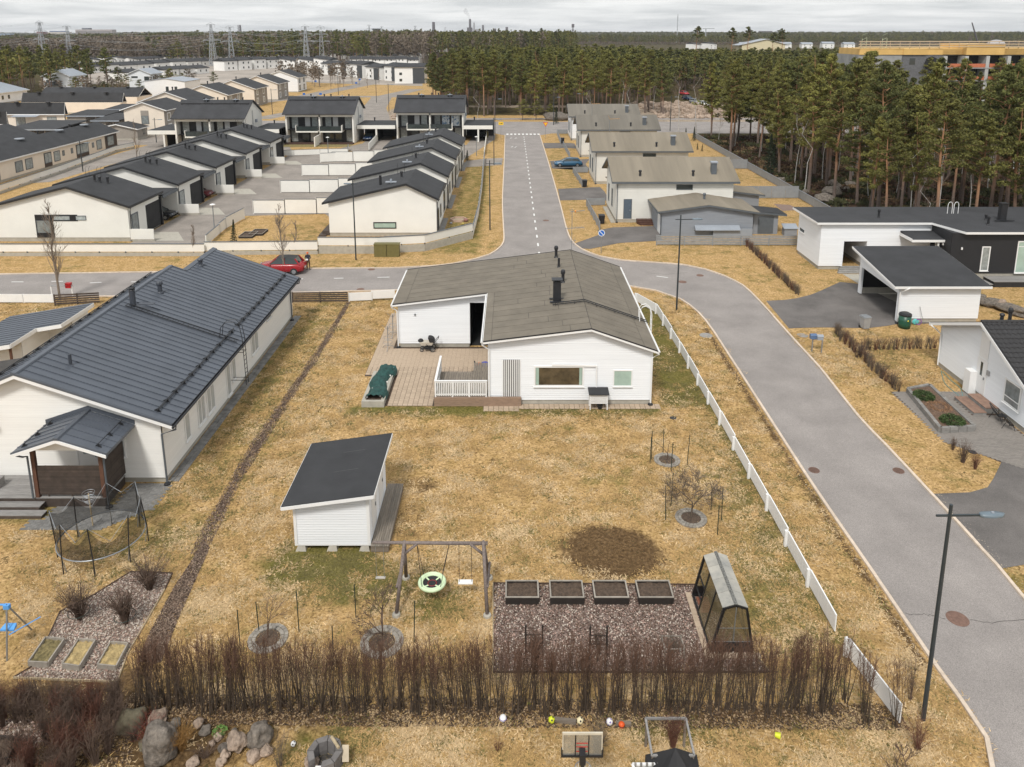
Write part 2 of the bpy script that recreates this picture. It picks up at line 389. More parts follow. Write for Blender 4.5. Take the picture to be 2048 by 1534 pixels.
forest=mx([np.clip((XX-39.3)/1.2,0,1)*(YY > 76.5)*(YY < 5000),np.clip((YY-203)/4,0,1)*np.clip((XX+28)/4,0,1),np.clip((YY-420)/40,0,1),np.clip((YY-250)/30,0,1)*np.clip((-XX-105)/15,0,1)])
forest=np.clip(forest,0,1)
sand=mx([ell(48,205,18,24,.5),ell(-26,215,9,26,.5),ell(34,230,60,6,.8)*.8,ell(-20,178,16,9,.7)*.7,ell(-55,300,40,40,.8)*.35,ell(23,172,14,3,.6)*.5])
zg=np.zeros_like(XX)
me=bpy.data.meshes.new('ground')
V=np.stack([XX.ravel(),YY.ravel(),zg.ravel()],1)
idx=np.arange(nx*ny).reshape(ny,nx)
Fq=np.stack([idx[:-1,:-1].ravel(),idx[:-1,1:].ravel(),idx[1:,1:].ravel(),idx[1:,:-1].ravel()],1)
me.vertices.add(len(V));me.vertices.foreach_set('co',V.ravel());me.loops.add(Fq.size);me.loops.foreach_set('vertex_index',Fq.ravel().astype(np.int32))
me.polygons.add(len(Fq));me.polygons.foreach_set('loop_start',np.arange(0,Fq.size,4,dtype=np.int32));me.update(calc_edges=True)
for nm,arr in (('green',green),('brown',brown),('forest',forest),('sand',sand)):
 a=me.attributes.new(nm,'FLOAT','POINT');a.data.foreach_set('value',arr.ravel().astype(np.float32))
gm=bpy.data.materials.new('dry_spring_lawn');gm.use_nodes=True;me.materials.append(gm)
n=gm.node_tree.nodes;l=gm.node_tree.links;pb=n['Principled BSDF'];pb.inputs['Roughness'].default_value=.95;pb.inputs['Specular IOR Level'].default_value=.1
tcn=n.new('ShaderNodeTexCoord')
def gnoise(scale,detail=5,rough=.6,vec=None,dist=0):
 q=n.new('ShaderNodeTexNoise');q.inputs['Scale'].default_value=scale;q.inputs['Detail'].default_value=detail;q.inputs['Roughness'].default_value=rough
 q.inputs['Distortion'].default_value=dist
 l.new(vec or tcn.outputs['Object'],q.inputs['Vector']);return q.outputs[0]
def gramp(src,stops):
 q=n.new('ShaderNodeValToRGB');l.new(src,q.inputs[0]);e=q.color_ramp.elements
 while len(e) < len(stops):e.new(.5)
 for i,(p,c) in enumerate(stops):e[i].position=p;e[i].color=(*c,1)
 return q.outputs[0]
def gmix(f,a,b,op='MIX'):
 q=n.new('ShaderNodeMixRGB');q.blend_type=op
 for i,v in enumerate((f,a,b)):
  if isinstance(v,(int,float)):q.inputs[i].default_value=v
  elif isinstance(v,tuple):q.inputs[i].default_value=(*v,1)
  else:l.new(v,q.inputs[i])
 return q.outputs[0]
def gmath(op,a,b=0.):
 q=n.new('ShaderNodeMath');q.operation=op
 for i,v in enumerate((a,b)):
  if isinstance(v,(int,float)):q.inputs[i].default_value=v
  else:l.new(v,q.inputs[i])
 return q.outputs[0]
def gattr(nm):
 q=n.new('ShaderNodeAttribute');q.attribute_name=nm;return q.outputs['Fac']
fine=gnoise(7,8,.72,dist=.6);mid=gnoise(1.1,6,.62,dist=.4);big=gnoise(.16,4,.55);vfine=gnoise(26,4,.7)
straw=gramp(fine,[(.33,(.11,.062,.028)),(.43,(.40,.255,.115)),(.57,(.64,.43,.205)),(.73,(.82,.60,.33))])
straw2=gramp(fine,[(.34,(.11,.07,.024)),(.48,(.37,.24,.095)),(.68,(.58,.385,.165))])
strawm=gmix(gramp(mid,[(.38,(0,0,0)),(.62,(1,1,1))]),straw2,straw)
grn=gramp(fine,[(.32,(.055,.062,.012)),(.52,(.13,.125,.030)),(.72,(.27,.22,.075))])
def mask(a,noise,lo=.42,hi=.58,w=.55):
 return gramp(gmath('ADD',a,gmath('MULTIPLY',gmath('SUBTRACT',noise,.5),w)),[(lo,(0,0,0)),(hi,(1,1,1))])
gm_noise=gnoise(.9,7,.7,dist=.5)
base_g=gmath('MULTIPLY',gramp(gmath('MULTIPLY',gnoise(.8,8,.78),gmath('ADD',big,.5)),[(.53,(0,0,0)),(.64,(1,1,1))]),.6)
c=gmix(base_g,strawm,grn)
c=gmix(gmath('MULTIPLY',mask(gattr('green'),gm_noise,.30,.72,1.3),.9),c,grn)
brn=gramp(fine,[(.30,(.04,.024,.012)),(.50,(.10,.060,.030)),(.66,(.19,.12,.06)),(.80,(.38,.26,.14))])
c=gmix(gmath('MULTIPLY',mask(gattr('brown'),gnoise(1.6,7,.75,dist=.5),.32,.68,1.2),.92),c,brn)
sp=gramp(gmath('MULTIPLY',gnoise(4.6,3,.85,dist=1.),gmath('ADD',mid,.5)),[(.62,(0,0,0)),(.68,(1,1,1))])
c=gmix(gmath('MULTIPLY',sp,.85),c,(.075,.055,.022))
fl=gramp(gnoise(.7,8,.75),[(.36,(.030,.034,.014)),(.46,(.050,.035,.019)),(.56,(.095,.080,.028)),(.68,(.065,.070,.022)),(.80,(.17,.13,.06))])
c=gmix(mask(gattr('forest'),gm_noise,.4,.6,.6),c,fl)
sd=gramp(gnoise(.5,8,.8),[(.36,(.12,.10,.085)),(.5,(.33,.27,.21)),(.62,(.46,.36,.25)),(.8,(.24,.22,.20))])
c=gmix(mask(gattr('sand'),gm_noise,.4,.6,.8),c,sd)
l.new(c,pb.inputs['Base Color'])
bpn=n.new('ShaderNodeBump');bpn.inputs['Strength'].default_value=.9;bpn.inputs['Distance'].default_value=.07
l.new(gmath('ADD',gmath('MULTIPLY',fine,1.),gmath('MULTIPLY',vfine,.35)),bpn.inputs['Height']);l.new(bpn.outputs[0],pb.inputs['Normal'])
ground=link('ground',me,kind='structure')
# asphalt
def asphalt(name,col,var=.16,crack=False):
 m=mat(name,col,.92,var,.35,.35,90,detail=8)
 n=m.node_tree.nodes;l=m.node_tree.links;b=n['Principled BSDF'];src=b.inputs['Base Color'].links[0].from_socket
 t=n.new('ShaderNodeTexNoise');t.inputs['Scale'].default_value=38;t.inputs['Detail'].default_value=2
 tc=n['Texture Coordinate'] if 'Texture Coordinate' in n else n.new('ShaderNodeTexCoord');l.new(tc.outputs['Object'],t.inputs['Vector'])
 r=n.new('ShaderNodeValToRGB');r.color_ramp.elements[0].position=.3;r.color_ramp.elements[1].position=.7
 r.color_ramp.elements[0].color=(.72,.72,.72,1);r.color_ramp.elements[1].color=(1.25,1.25,1.25,1);l.new(t.outputs[0],r.inputs[0])
 mx_=n.new('ShaderNodeMixRGB');mx_.blend_type='MULTIPLY';mx_.inputs[0].default_value=1;l.new(src,mx_.inputs[1]);l.new(r.outputs[0],mx_.inputs[2])
 l.new(mx_.outputs[0],b.inputs['Base Color']);return m
ASPH=asphalt('worn_asphalt',(.275,.250,.234));ASPH_D=asphalt('driveway_asphalt',(.14,.128,.12),.3);ASPH_Y=asphalt('yard_asphalt',(.265,.235,.207),.2)
PX=lambda*a:[at(x,y) for x,y in a]
kL=PX((1010,270),(1008,330),(1005,400),(1007,455))+PX((1008,478),(1003,492),(978,510),(930,523),(880,531),(800,536),(620,538),(400,543),(0,549))
kL=kL[:-1]+[(kL[-1][0],kL[-1][1]),(-140,63.2)]
k_left_far=smooth_line(kL,2.)
k_right_far=smooth_line([at(1079,268),at(1097,326),at(1119,403),at(1134,461),at(1146,485),at(1164,499),at(1199,513),at(1243,521),at(1300,525),at(1366,530),at(1410,539),at(1448,552),at(1485,571),at(1520,604),at(1561,650),at(1605,699),at(1640,737),at(1717,834),at(1778,898),at(1870,997),at(1959,1095),at(2048,1198),(19.2,17),(19.6,10)],1.5)
k_inner=smooth_line([(-140,57.6),at(0,596),at(300,594),at(600,586),at(800,581),at(1000,576),at(1150,571),at(1259,573),at(1312,582),at(1359,598),at(1397,626),at(1423,658),at(1450,699),at(1547,850),at(1634,984),at(1750,1153),at(1870,1331),at(1973,1479),(13.9,17),(14.0,10)],1.5)
poly=k_left_far[::-1]+k_right_far+k_inner[::-1]
sheet('road',poly,.012,ASPH)
sheet('cross_street',[(-130,172.2),(-60,167.6),(150,167.6),(150,190),(-20,190),(-130,196)][:6],.008,ASPH)
sheet('road_throat',[(-1.6,164.5),(6.1,164.5),(9,167.9),(-4,167.9)],.010,ASPH)
sheet('footpath',[(-20,194.5),(150,194.5),(150,198),(-20,198)],.009,ASPH)
sheet('path',[(-66,176),(-90,210),(-70,260),(-58,330),(-66,420),(-74,420),(-66,330),(-76,262),(-98,212),(-80,176)],.009,ASPH_Y)
for i,pp in enumerate([[(-62,196),(-55,225),(-60,262),(-64,262),(-60,225),(-68,196)],[(-38,190),(-44,225),(-48,262),(-40,300),(-34,300),(-41,262),(-37,225),(-30,190)],[(-84,262),(-30,262),(-30,268),(-84,268)]]):
 sheet('path',pp,.006-.001*i,ASPH_Y)
def kerb(pts,name='kerb',w=.14,h=.10,side=1,seglen=1.0,maxn=300):
 """kerb stones, each stone a part"""
 t=bpy.data.objects.new(name,None);COL.objects.link(t);t['kind']='structure';OFF[t.name]=(0,0,0);k=0
 pts=smooth_line(pts,seglen) if seglen < 5 else pts
 rest=MB()
 for a,b in zip(pts,pts[1:]):
  if hypot(b[0]-a[0],b[1]-a[1]) < .2:continue
  m=MB();d=Vector((b[0]-a[0],b[1]-a[1],0)).normalized()*.006
  dz=random.uniform(-.008,.008)
  near=a[1] < 75 and k < maxn and -45 < a[0] < 45
  (m if near else rest).bar((a[0]+d.x,a[1]+d.y,h/2-.01+dz),(b[0]-d.x,b[1]-d.y,h/2-.01+dz),w,h+.02)
  if near:m.build('kerb_stone',KERB,t);k+=1
 if rest.v:rest.build('kerb_stones',KERB,t,kind='stuff')
SANDG=mat('road_grit',(.46,.38,.29),.95,.3,20)
for ln_,sd_ in ((k_inner,-.28),(k_right_far,.28),(k_left_far,-.3)):
 L_=[p for p in ln_ if 16 < p[1] < 90 and abs(p[0]) < 32];o_=[(p[0]+(q[1]-p[1])/hypot(q[0]-p[0],q[1]-p[1])*-sd_,p[1]+(q[0]-p[0])/hypot(q[0]-p[0],q[1]-p[1])*sd_) for p,q in zip(L_,L_[1:])]
 m=MB()
 for p,q in zip(o_,o_[1:]):
  for _ in range(26):u=random.random();x,y=p[0]+(q[0]-p[0])*u+random.gauss(0,.11),p[1]+(q[1]-p[1])*u+random.gauss(0,.11);s_=random.uniform(.01,.03);m.poly([(x-s_,y-s_,.018),(x+s_,y-s_*.6,.019),(x,y+s_,.018)])
 m.build('road_grit',SANDG,kind='stuff')
kerb(k_left_far,seglen=1.3);kerb(k_right_far,seglen=1.3);kerb(k_inner,seglen=1.3)
sheet('driveway',[at(1150,487),at(1197,470),at(1195,461),at(1225,455),at(1310,452),(16.3,81.0),(16.2,79.3),at(1240,486),at(1180,498),at(1165,497)],.016,ASPH_D)
sheet('driveway',[at(1116,378),at(1200,374),(13,105),(13,98.5),at(1200,399),at(1120,401)],.016,ASPH_D)
sheet('driveway',[at(1100,322),at(1180,318),(12.5,128),(12.5,121.5),at(1180,335),at(1104,337)],.016,ASPH_D)
sheet('driveway',[at(1086,286),at(1140,286),(12.5,152),(12.5,145),at(1140,296),at(1090,297)],.016,ASPH_D)
sheet('driveway',smooth_line([at(1532,602),at(1570,600),at(1620,590),at(1680,564)],1)+[(31.2,64.8),(31,67.5),(34,67.5),(34.5,56.6),(33.5,55.5)]+smooth_line([at(1795,648),at(1740,656),at(1640,655),at(1578,657)],1),.016,ASPH_D)
sheet('driveway',smooth_line([at(1866,988),at(1940,985),at(1975,975),at(2005,920)],1)+[(27.5,38),(34,38),(34,24),(23,24)]+smooth_line([at(2048,1130),at(2005,1137),at(1985,1125)],1),.016,ASPH_D)
sheet('courtyard',[at(365,487),at(410,498),at(412,484),at(490,432),at(650,428),(-21,88),(-21,130),(-33,146),(-30,152),(-30,166),(-26,166),(-24,150),(-9,150),(-8,166),(-3.6,166),(-3.6,158),(-8.5,132),(-21,132),(-21,136),(-33,140),(-50,140),(-50,165),(-45,165),(-45,152),(-40.5,140),(-40.5,79.2),(-40.5,78)],.016,ASPH_Y)
sheet('footpath',[at(1006,316),at(975,317),(-8,131),(-8,124.5),at(1004,330)],.011,ASPH_Y)
sheet('side_street',[(-74,110),(-69,112),(-66,150),(-64,176),(-50,180),(-30,176),(-30,186),(-100,190),(-100,150),(-72,150)],.005,ASPH_Y)
sheet('estate_yard',[at(150,168),at(430,168),at(560,160),at(640,166),at(845,172),at(845,108),at(640,112),at(400,122),at(150,134)],.003,mat('estate_ground',(.33,.29,.25),.95,.35,.05,detail=8))
MARK=mat('road_paint',(.72,.72,.70),.8,.15,9)
def dash(p,q,w=.12,label='white centre dash painted on the street',name='lane_marking'):
 m=MB();d=Vector((q[0]-p[0],q[1]-p[1],0)).normalized();s=Vector((-d.y,d.x,0))*w/2
 m.poly([(p[0]-s.x,p[1]-s.y,.0185),(q[0]-s.x,q[1]-s.y,.0185),(q[0]+s.x,q[1]+s.y,.0185),(p[0]+s.x,p[1]+s.y,.0185)])
 return m.build(name,MARK,kind='structure')
for k in range(27):y=73.8+k*3.35;dash((2.75-.008*k,y),(2.75-.008*k,y+1.15),.17)
for (a,b) in [((23,564),(47,564)),((103,563),(126,563)),((180,566),(203,565)),((262,564),(284,564)),((668,557),(687,556.5)),((755,555),(779,554.5)),((1242,547.5),(1249,548)),((1313,552.5),(1336,555.5)),((598,558),(606,558))]:
 dash(at(*a),at(*b),.13)
for k in range(9):dash((-1.0+k*.85,165.2),(-1.0+k*.85,167.2),.45)
for x,y in ((-.4,159.5),(.6,159.5),(-.2,147),(.5,146.7)):dash((x,y),(x+.4,y+1.1),.2)
RUST=mat('rusty_cover',(.17,.10,.075),.8,.3,9,.5,30)
def manhole(px,py,r=.33,m2=None,label='round rusty manhole cover in the road',kind=None):
 x,y=at(px,py);m=MB();m.lathe(x,y,[(r*1.12,.0),(r*1.12,.021),(r,.024),(r*.97,.020),(r*.9,.026),(r*.2,.028)],20)
 o=m.build('manhole_cover',m2 or RUST);tag(o,label,'manhole cover');return o
def drain(px,py,label):
 x,y=at(px,py);t=thing('road_drain',label,'road drain',(x,y,.012));m=MB();m.ring((x,y,.020),.26,.02,20,5);m.build('rim',RUST,t)
 g=MB()
 for i in range(-3,4):hw=sqrt(.25**2-(i*.07)**2);g.box(x-hw,x+hw,y+i*.07-.018,y+i*.07+.018,.012,.028)
 g.build('grate',RUST,t);g2=MB();g2.lathe(x,y,[(.24,.012),(.24,.0145)],16);g2.build('pit',DARKIN,t)
manhole(1915,1238,.36,label='large brown manhole cover on the road beside the nearest lamp post')
manhole(1365,564,.33,label='manhole cover near the middle lamp post on the bend');manhole(1400,551,.3,label='farther small manhole cover on the bend by the outer kerb')
manhole(743,539,.3,label='manhole cover against the far kerb of the side street');manhole(1092,441,.33,label='manhole cover on the straight street right of the dashed line')
manhole(721,579,.3,label='manhole cover at the near edge of the side street left of the white house')
drain(1628,941,'round slotted drain beside the left kerb of the near road');drain(1797,942,'round slotted drain beside the right kerb of the near road')
manhole(1412,671,.42,CONC_D,'grey concrete manhole ring in the verge grass by the bend');manhole(1605,671,.36,CONC_D,'round grey well cover in the lawn left of the wheelie bin')
manhole(1346,836,.17,BLACK,'small dark round cap on the lawn right of the white house');manhole(773,713,.2,BLACK,'small black round cap on the beige patio')
manhole(1945,904,.2,BLACK,'small dark plastic cap in the lawn by the brown twiggy bushes')
BARK=mat('bark_mulch',(.075,.042,.028),.95,.6,16,.9,25,col2=(.26,.165,.11),bdist=.05)
CHIP=mat('stone_chips',(.15,.09,.07),.95,.6,22,.8,30,col2=(.36,.27,.23),bdist=.04)
strip=smooth_line([at(697,605),at(640,700),at(560,820),at(490,930),at(430,1040),at(395,1110)],1)
def chips(name,poly,count,size,mats_cols,parent=None,z=.02):
 """loose chips lying on a bed: too many to count"""
 xs=[p[0] for p in poly];ys=[p[1] for p in poly];pts=[]
 P=np.array(poly)
 while len(pts) < count:
  x=random.uniform(min(xs),max(xs));y=random.uniform(min(ys),max(ys));ins=False;j=len(poly)-1
  for i in range(len(poly)):
   if (poly[i][1] > y) !=(poly[j][1] > y) and x < (poly[j][0]-poly[i][0])*(y-poly[i][1])/(poly[j][1]-poly[i][1])+poly[i][0]:ins=not ins
   j=i
  if ins:pts.append((x,y))
 m=MB()
 for x,y in pts:
  s=size*random.uniform(.5,1.4);a=random.uniform(0,pi);tx,ty=random.uniform(-.5,.5),random.uniform(-.5,.5);q=[]
  for (u,v) in ((-1,-.6),(1,-.5),(.8,.6),(-.7,.7)):
   dx=(u*cos(a)-v*sin(a))*s;dy=(u*sin(a)+v*cos(a))*s;q.append((x+dx,y+dy,z+s*.5+dx*tx+dy*ty))
  m.poly(q)
 me=m.mesh(name,mats_cols[0])
 for mm in mats_cols[1:]:me.materials.append(mm)
 me.polygons.foreach_set('material_index',rng.integers(0,len(mats_cols),len(me.polygons)).astype(np.int32))
 return link(name,me,parent,'stuff')
BARKC=[mat('bark_chip_dark',(.055,.033,.022),.9,.3),mat('bark_chip_brown',(.13,.085,.06),.9,.3),mat('bark_chip_pale',(.26,.19,.14),.9,.2)]
STNC=[mat('stone_chip_pink',(.40,.27,.22),.9,.2),mat('stone_chip_pale',(.52,.45,.38),.9,.2),mat('stone_chip_dark',(.09,.05,.038),.9,.3),mat('stone_chip_mid',(.22,.155,.12),.9,.2)]
def ribbon(line,w0,w1):
 L=[];Rr=[]
 for i,(x,y) in enumerate(line):
  a=line[max(0,i-1)];b=line[min(len(line)-1,i+1)];d=Vector((b[0]-a[0],b[1]-a[1])).normalized();w=w0+(w1-w0)*i/len(line)
  w*=random.uniform(.75,1.25)
  L.append((x-d.y*w,y+d.x*w));Rr.append((x+d.y*w,y-d.x*w))
 return L+Rr[::-1]
rb=ribbon(strip,.12,.20);sheet('bark_strip',rb,.006,BARK);chips('bark_chips',ribbon(strip,.22,.36),10000,.025,BARKC)
lowbed=[at(408,1085),at(345,1180),at(300,1265),at(275,1325),at(322,1325),at(356,1240),at(420,1095)]
sheet('bark_patch',lowbed,.006,BARK);chips('bark_chips',lowbed,7500,.025,BARKC)
# the white house in the middle
XR,ZR=4.65,5.0;KL,KR=.126,(5.0-3.6)/(8.6-4.65)
zroof=lambda x:ZR-KL*(XR-x) if x < XR else ZR-KR*(x-XR)
H0=thing('house','white L-shaped house with brown-grey felt roof and black chimney in the middle of the lawn','house',(0,50,0))
th=.22
m=MB()
def wing(m,xs,y0,y1):
 lo=[(xs[0],y0,.3),(xs[-1],y0,.3)]+[(x,y0,zroof(x)-th-.01) for x in reversed(xs)];m.prism(lo,[(p[0],y1,p[2]) for p in lo])
wing(m,[-1.4,XR,8.35],42.5,58.2)
wing(m,[-8.0,-3.0],51.0,58.2)
WF=Wall((-1.4,42.5),(8.35,42.5));WE=Wall((8.35,42.5),(8.35,58.2));WW=Wall((-1.4,51.0),(-1.4,42.5));WL=Wall((-8.0,51.0),(-3.0,51.0));WLW=Wall((-8.0,58.2),(-8.0,51.0))
siding(m,WF,[(0,.3),(9.75,.3),(9.75,zroof(8.35)-th),(XR+1.4,ZR-th),(0,zroof(-1.4)-th)],.145)
siding(m,WE,[(0,.3),(15.7,.3),(15.7,zroof(8.35)-th),(0,zroof(8.35)-th)],.145)
siding(m,WW,[(0,.3),(8.5,.3),(8.5,zroof(-1.4)-th),(0,zroof(-1.4)-th)],.145)
siding(m,WL,[(0,.3),(5.0,.3),(5.0,zroof(-3.0)-th),(0,zroof(-8)-th)],.145)
siding(m,Wall((-3.0,51),(-1.4,51)),[(0,3.35),(1.6,3.35),(1.6,zroof(-1.4)-th),(0,zroof(-3.0)-th)],.145)
siding(m,WLW,[(0,.3),(7.2,.3),(7.2,zroof(-8)-th),(0,zroof(-8)-th)],.145)
m.box(-3.0,-1.4,51.0,51.15,3.35,zroof(-3.0)-th-.01)
for W,z in ((WF,3.3),(WE,3.3),(WL,3.0)):
 W.box(m,-.03,.1,.3,z if W is WE else zroof(W.p(0,0)[0])-th-.03,.002,.034);W.box(m,W.L-.1,W.L+.03,.3,zroof(W.p(W.L,0)[0])-th-.05,.002,.034)
m.build('wall',WHITE_B,H0)
f=MB();f.box(-1.37,8.32,42.53,58.1,-.05,.31);f.box(-7.97,-3.03,51.03,58.1,-.05,.31);f.build('foundation',CONC,H0)
ps=MB();ps.box(-2.99,-1.41,51.3,57.6,.02,.06);ps.box(-2.999,-2.95,51.16,57.6,.06,3.3);ps.box(-1.43,-1.401,51.16,57.6,.06,3.3);ps.box(-2.99,-1.41,57.55,57.6,.06,3.3);ps.box(-2.99,-1.41,51.16,57.6,3.3,3.34)
ps.build('passage_lining',DARKIN,H0)
rd=MB()
def slab(m,x0,x1,y0,y1,t0,t1):
 m.prism([(x0,y0,zroof(x0)-t1),(x1,y0,zroof(x1)-t1),(x1,y0,zroof(x1)-t0),(x0,y0,zroof(x0)-t0)],[(x0,y1,zroof(x0)-t1),(x1,y1,zroof(x1)-t1),(x1,y1,zroof(x1)-t0),(x0,y1,zroof(x0)-t0)])
slab(rd,-1.7,XR,42.1,50.58,.012,.2);slab(rd,-8.35,XR,50.6,58.55,.012,.2);slab(rd,XR,8.6,42.1,58.55,.012,.2)
roof0=rd.build('roof',ROOF_D,H0)
def felt(x0,x1,y0,y1,lift):
 m=MB();m.prism([(x0,y0,zroof(x0)-.012),(x1,y0,zroof(x1)-.012),(x1,y0,zroof(x1)+lift),(x0,y0,zroof(x0)+lift)],[(x0,y1,zroof(x0)-.012),(x1,y1,zroof(x1)-.012),(x1,y1,zroof(x1)+.002),(x0,y1,zroof(x0)+.002)])
 m.build('felt_strip',ROOF_T,roof0)
y=42.1;k=0
while y < 58.5:
 y1=min(y+.94,58.55);xl=-1.2 if y < 50.3 else -7.4
 if y < 50.58 < y1:y1=50.58
 cut=XR-random.uniform(1.2,4.5)
 felt(xl,cut-.012,y+.014,y1-.014,.010);felt(cut+.012,XR-.015,y+.014,y1-.014,.012)
 felt(XR+.015,7.8,y+.014,y1-.014,.010);y=y1;k+=1
for (a,b,y0,y1) in ((-1.7,-1.22,42.1,50.57),(-8.35,-7.42,50.6,58.55),(7.82,8.6,42.1,58.55)):
 n_=int((y1-y0)/4)+1
 for i in range(n_):felt(a,b,y0+(y1-y0)*i/n_+.015,y0+(y1-y0)*(i+1)/n_-.015,.011)
eg=MB()
for (x0,x1,y) in ((-1.7,XR,42.1),(XR,8.6,42.1),(-8.35,-1.7,50.6),(-8.35,XR,58.56),(XR,8.6,58.56)):
 yy=(y-.03,y) if y < 55 else (y,y+.03);eg.prism([(x0,yy[0],zroof(x0)-.05),(x1,yy[0],zroof(x1)-.05),(x1,yy[0],zroof(x1)+.03),(x0,yy[0],zroof(x0)+.03)],[(x0,yy[1],zroof(x0)-.05),(x1,yy[1],zroof(x1)-.05),(x1,yy[1],zroof(x1)+.03),(x0,yy[1],zroof(x0)+.03)]);eg.build('roof_edge',BLACK,H0);eg=MB()
fa=MB()
for (x0,x1,y) in ((-1.7,XR,42.1),(XR,8.6,42.1),(-8.35,-1.73,50.6)):
 fa.prism([(x0,y-.025,zroof(x0)-.18),(x1,y-.025,zroof(x1)-.18),(x1,y-.025,zroof(x1)-.055),(x0,y-.025,zroof(x0)-.055)],[(x0,y-.001,zroof(x0)-.18),(x1,y-.001,zroof(x1)-.18),(x1,y-.001,zroof(x1)-.055),(x0,y-.001,zroof(x0)-.055)])
fa.box(-1.74,-1.702,42.1,50.57,zroof(-1.7)-.14,zroof(-1.7)-.01);fa.box(8.602,8.64,42.1,58.55,3.38,3.57);fa.box(-8.39,-8.352,50.6,58.55,zroof(-8.35)-.22,zroof(-8.35)-.02)
fa.build('fascia',WHITE,H0)
gt=MB()
for x,y0,y1,z in ((-1.81,42.1,50.4,4.13),(8.70,42.1,58.55,3.53),(-8.45,50.6,58.55,3.27)):
 gt.tube([(x,y0,z),(x,y1,z)],.045,6)
gt.build('gutter',WHITE,H0)
downpipe(H0,[(-1.81,42.3,4.1),(-1.75,42.25,3.9),(-1.36,42.4,3.55),(-1.36,42.41,.5)],.05,shoe=False)
downpipe(H0,[(8.70,42.25,3.5),(8.68,42.2,3.35),(8.32,42.36,3.05),(8.32,42.38,.15)],.05);downpipe(H0,[(-8.45,50.7,3.2),(-8.4,50.75,3.05),(-8.08,50.85,2.8),(-8.06,50.88,.15)],.05)
def pw(x0,y0,x1,y1,Y):a=aty(x0,y1,Y);b=aty(x1,y0,Y);return a[0],b[0],a[1],b[1]
GL_REFL=mat('lounge_window_glass',(.055,.045,.03),.05,.5,1.5,spec=.8,col2=(.13,.10,.06))
a=pw(1071,735,1165,770,42.45);window(H0,WF,a[0]+1.4,a[1]+1.4,a[2],a[3],glass=GL_REFL,fw=.1)
[(lambda fr:(WF.box(fr,u,v,a[2]+.02,a[3]-.02,.047,.052),fr.build('curtain',GLASS_G,H0)))(MB()) for u,v in ((a[0]+1.42,a[0]+1.60),(a[1]+1.22,a[1]+1.38))]
a=pw(1228,742,1263,771,42.45);window(H0,WF,a[0]+1.4,a[1]+1.4,a[2],a[3],glass=GLASS_G,fw=.06)
a=pw(1006,720,1040,796,42.45)
sp_=MB();WF.box(sp_,a[0]+1.4,a[1]+1.4,a[2],a[3],.002,.036);spn=sp_.build('slat_panel',DARKIN,H0);ns=9;wv=(a[1]-a[0])/ns
for i in range(ns+1):
 q=MB();t=a[0]+1.4+i*wv;WF.box(q,t-wv*.27,t+wv*.27,a[2]-.01,a[3]+.01,.036,.065);q.build('slat',WHITE,spn)
p=[(*aty(1104,730,42.42),),(*aty(1193,732,42.42),),(*aty(1193,776,42.42),)]
cd=MB();cd.bar((p[0][0],42.42,p[0][1]),(p[1][0],42.42,p[1][1]),.07,.09);cd.bar((p[1][0],42.42,p[1][1]+.05),(p[2][0],42.42,p[2][1]),.09,.07);cd.build('conduit',WHITE,H0)
wv_=MB();x,z=aty(830,629,50.95);wv_.tube([(x,50.97,z),(x,50.9,z)],.07,10);wv_.build('wall_vent',GALV,H0)
x,z=aty(1182,725,42.4);hp=thing('heat_pump_cabinet','white slatted cabinet with black lid standing against the front wall of the white house','cabinet',(5.0,42.05,0))
cx0,_=aty(1179,800,41.9);cx1,_=aty(1215,800,41.9)
m=MB()
for xx in (cx0+.03,cx1-.03):
 for yy in (41.75,42.28):m.box(xx-.03,xx+.03,yy-.03,yy+.03,.03,1.05)
m.build('leg',WHITE,hp)
b_=MB();b_.box(cx0+.06,cx1-.06,41.78,42.28,.42,1.04);b_.build('cabinet_body',CONC_D,hp)
for i in range(8):s=MB();z=.44+i*.078;s.box(cx0+.005,cx1-.005,41.70,41.719,z,z+.055);s.build('slat',WHITE,hp)
lid=MB();lid.hexa([(cx0-.07,41.6,1.03),(cx1+.07,41.6,1.03),(cx1+.07,42.4,1.12),(cx0-.07,42.4,1.12)],[(cx0-.07,41.6,1.07),(cx1+.07,41.6,1.07),(cx1+.07,42.4,1.16),(cx0-.07,42.4,1.16)]);lid.build('lid',ROOF_D,hp)
bk=MB();bk.lathe((cx0+cx1)/2+.1,41.95,[(.13,.03),(.17,.3),(.19,.3),(.15,.28)],12);tag(bk.build('bucket',BLACK),'black bucket under the white slatted cabinet','bucket')
zc=zroof(2.95)
ch=MB();ch.box(2.68,3.18,47.2,47.62,zc-.1,zc+1.35);cho=ch.build('chimney',BLACK,H0)
cc=MB();cc.box(2.78,3.08,47.28,47.54,zc+1.35,zc+1.46);cc.box(2.58,3.28,47.1,47.72,zc+1.46,zc+1.50);cc.build('chimney_cap',BLACK,cho)
cb=MB();cb.box(2.45,3.4,46.95,47.19,zc+.03,zc+.07);cb.box(2.45,3.4,47.63,47.8,zc+.03,zc+.07);cb.build('chimney_step',BLACK,cho)
for x,y,h in ((3.42,57.0,.95),(3.48,54.5,.72),(3.55,50.9,.95)):vent_pipe(H0,x,y,zroof(x)-.02,h,.11 if h > .8 else .085,BLACK,h > .8)
ld=MB();yl=46.6
pl=[(2.6,yl),(XR,yl),(8.75,yl)]
for dy in (-.16,.16):
 for (x0,_),(x1,_) in zip(pl,pl[1:]):ld.bar((x0,yl+dy,zroof(x0)+.12),(x1,yl+dy,zroof(min(x1,8.6))+.12-(.05 if x1 > 8.6 else 0)),.035,.05)
x=2.65
while x < 8.7:ld.bar((x,yl-.16,zroof(min(x,8.6))+.12),(x,yl+.16,zroof(min(x,8.6))+.12),.03);x+=.28
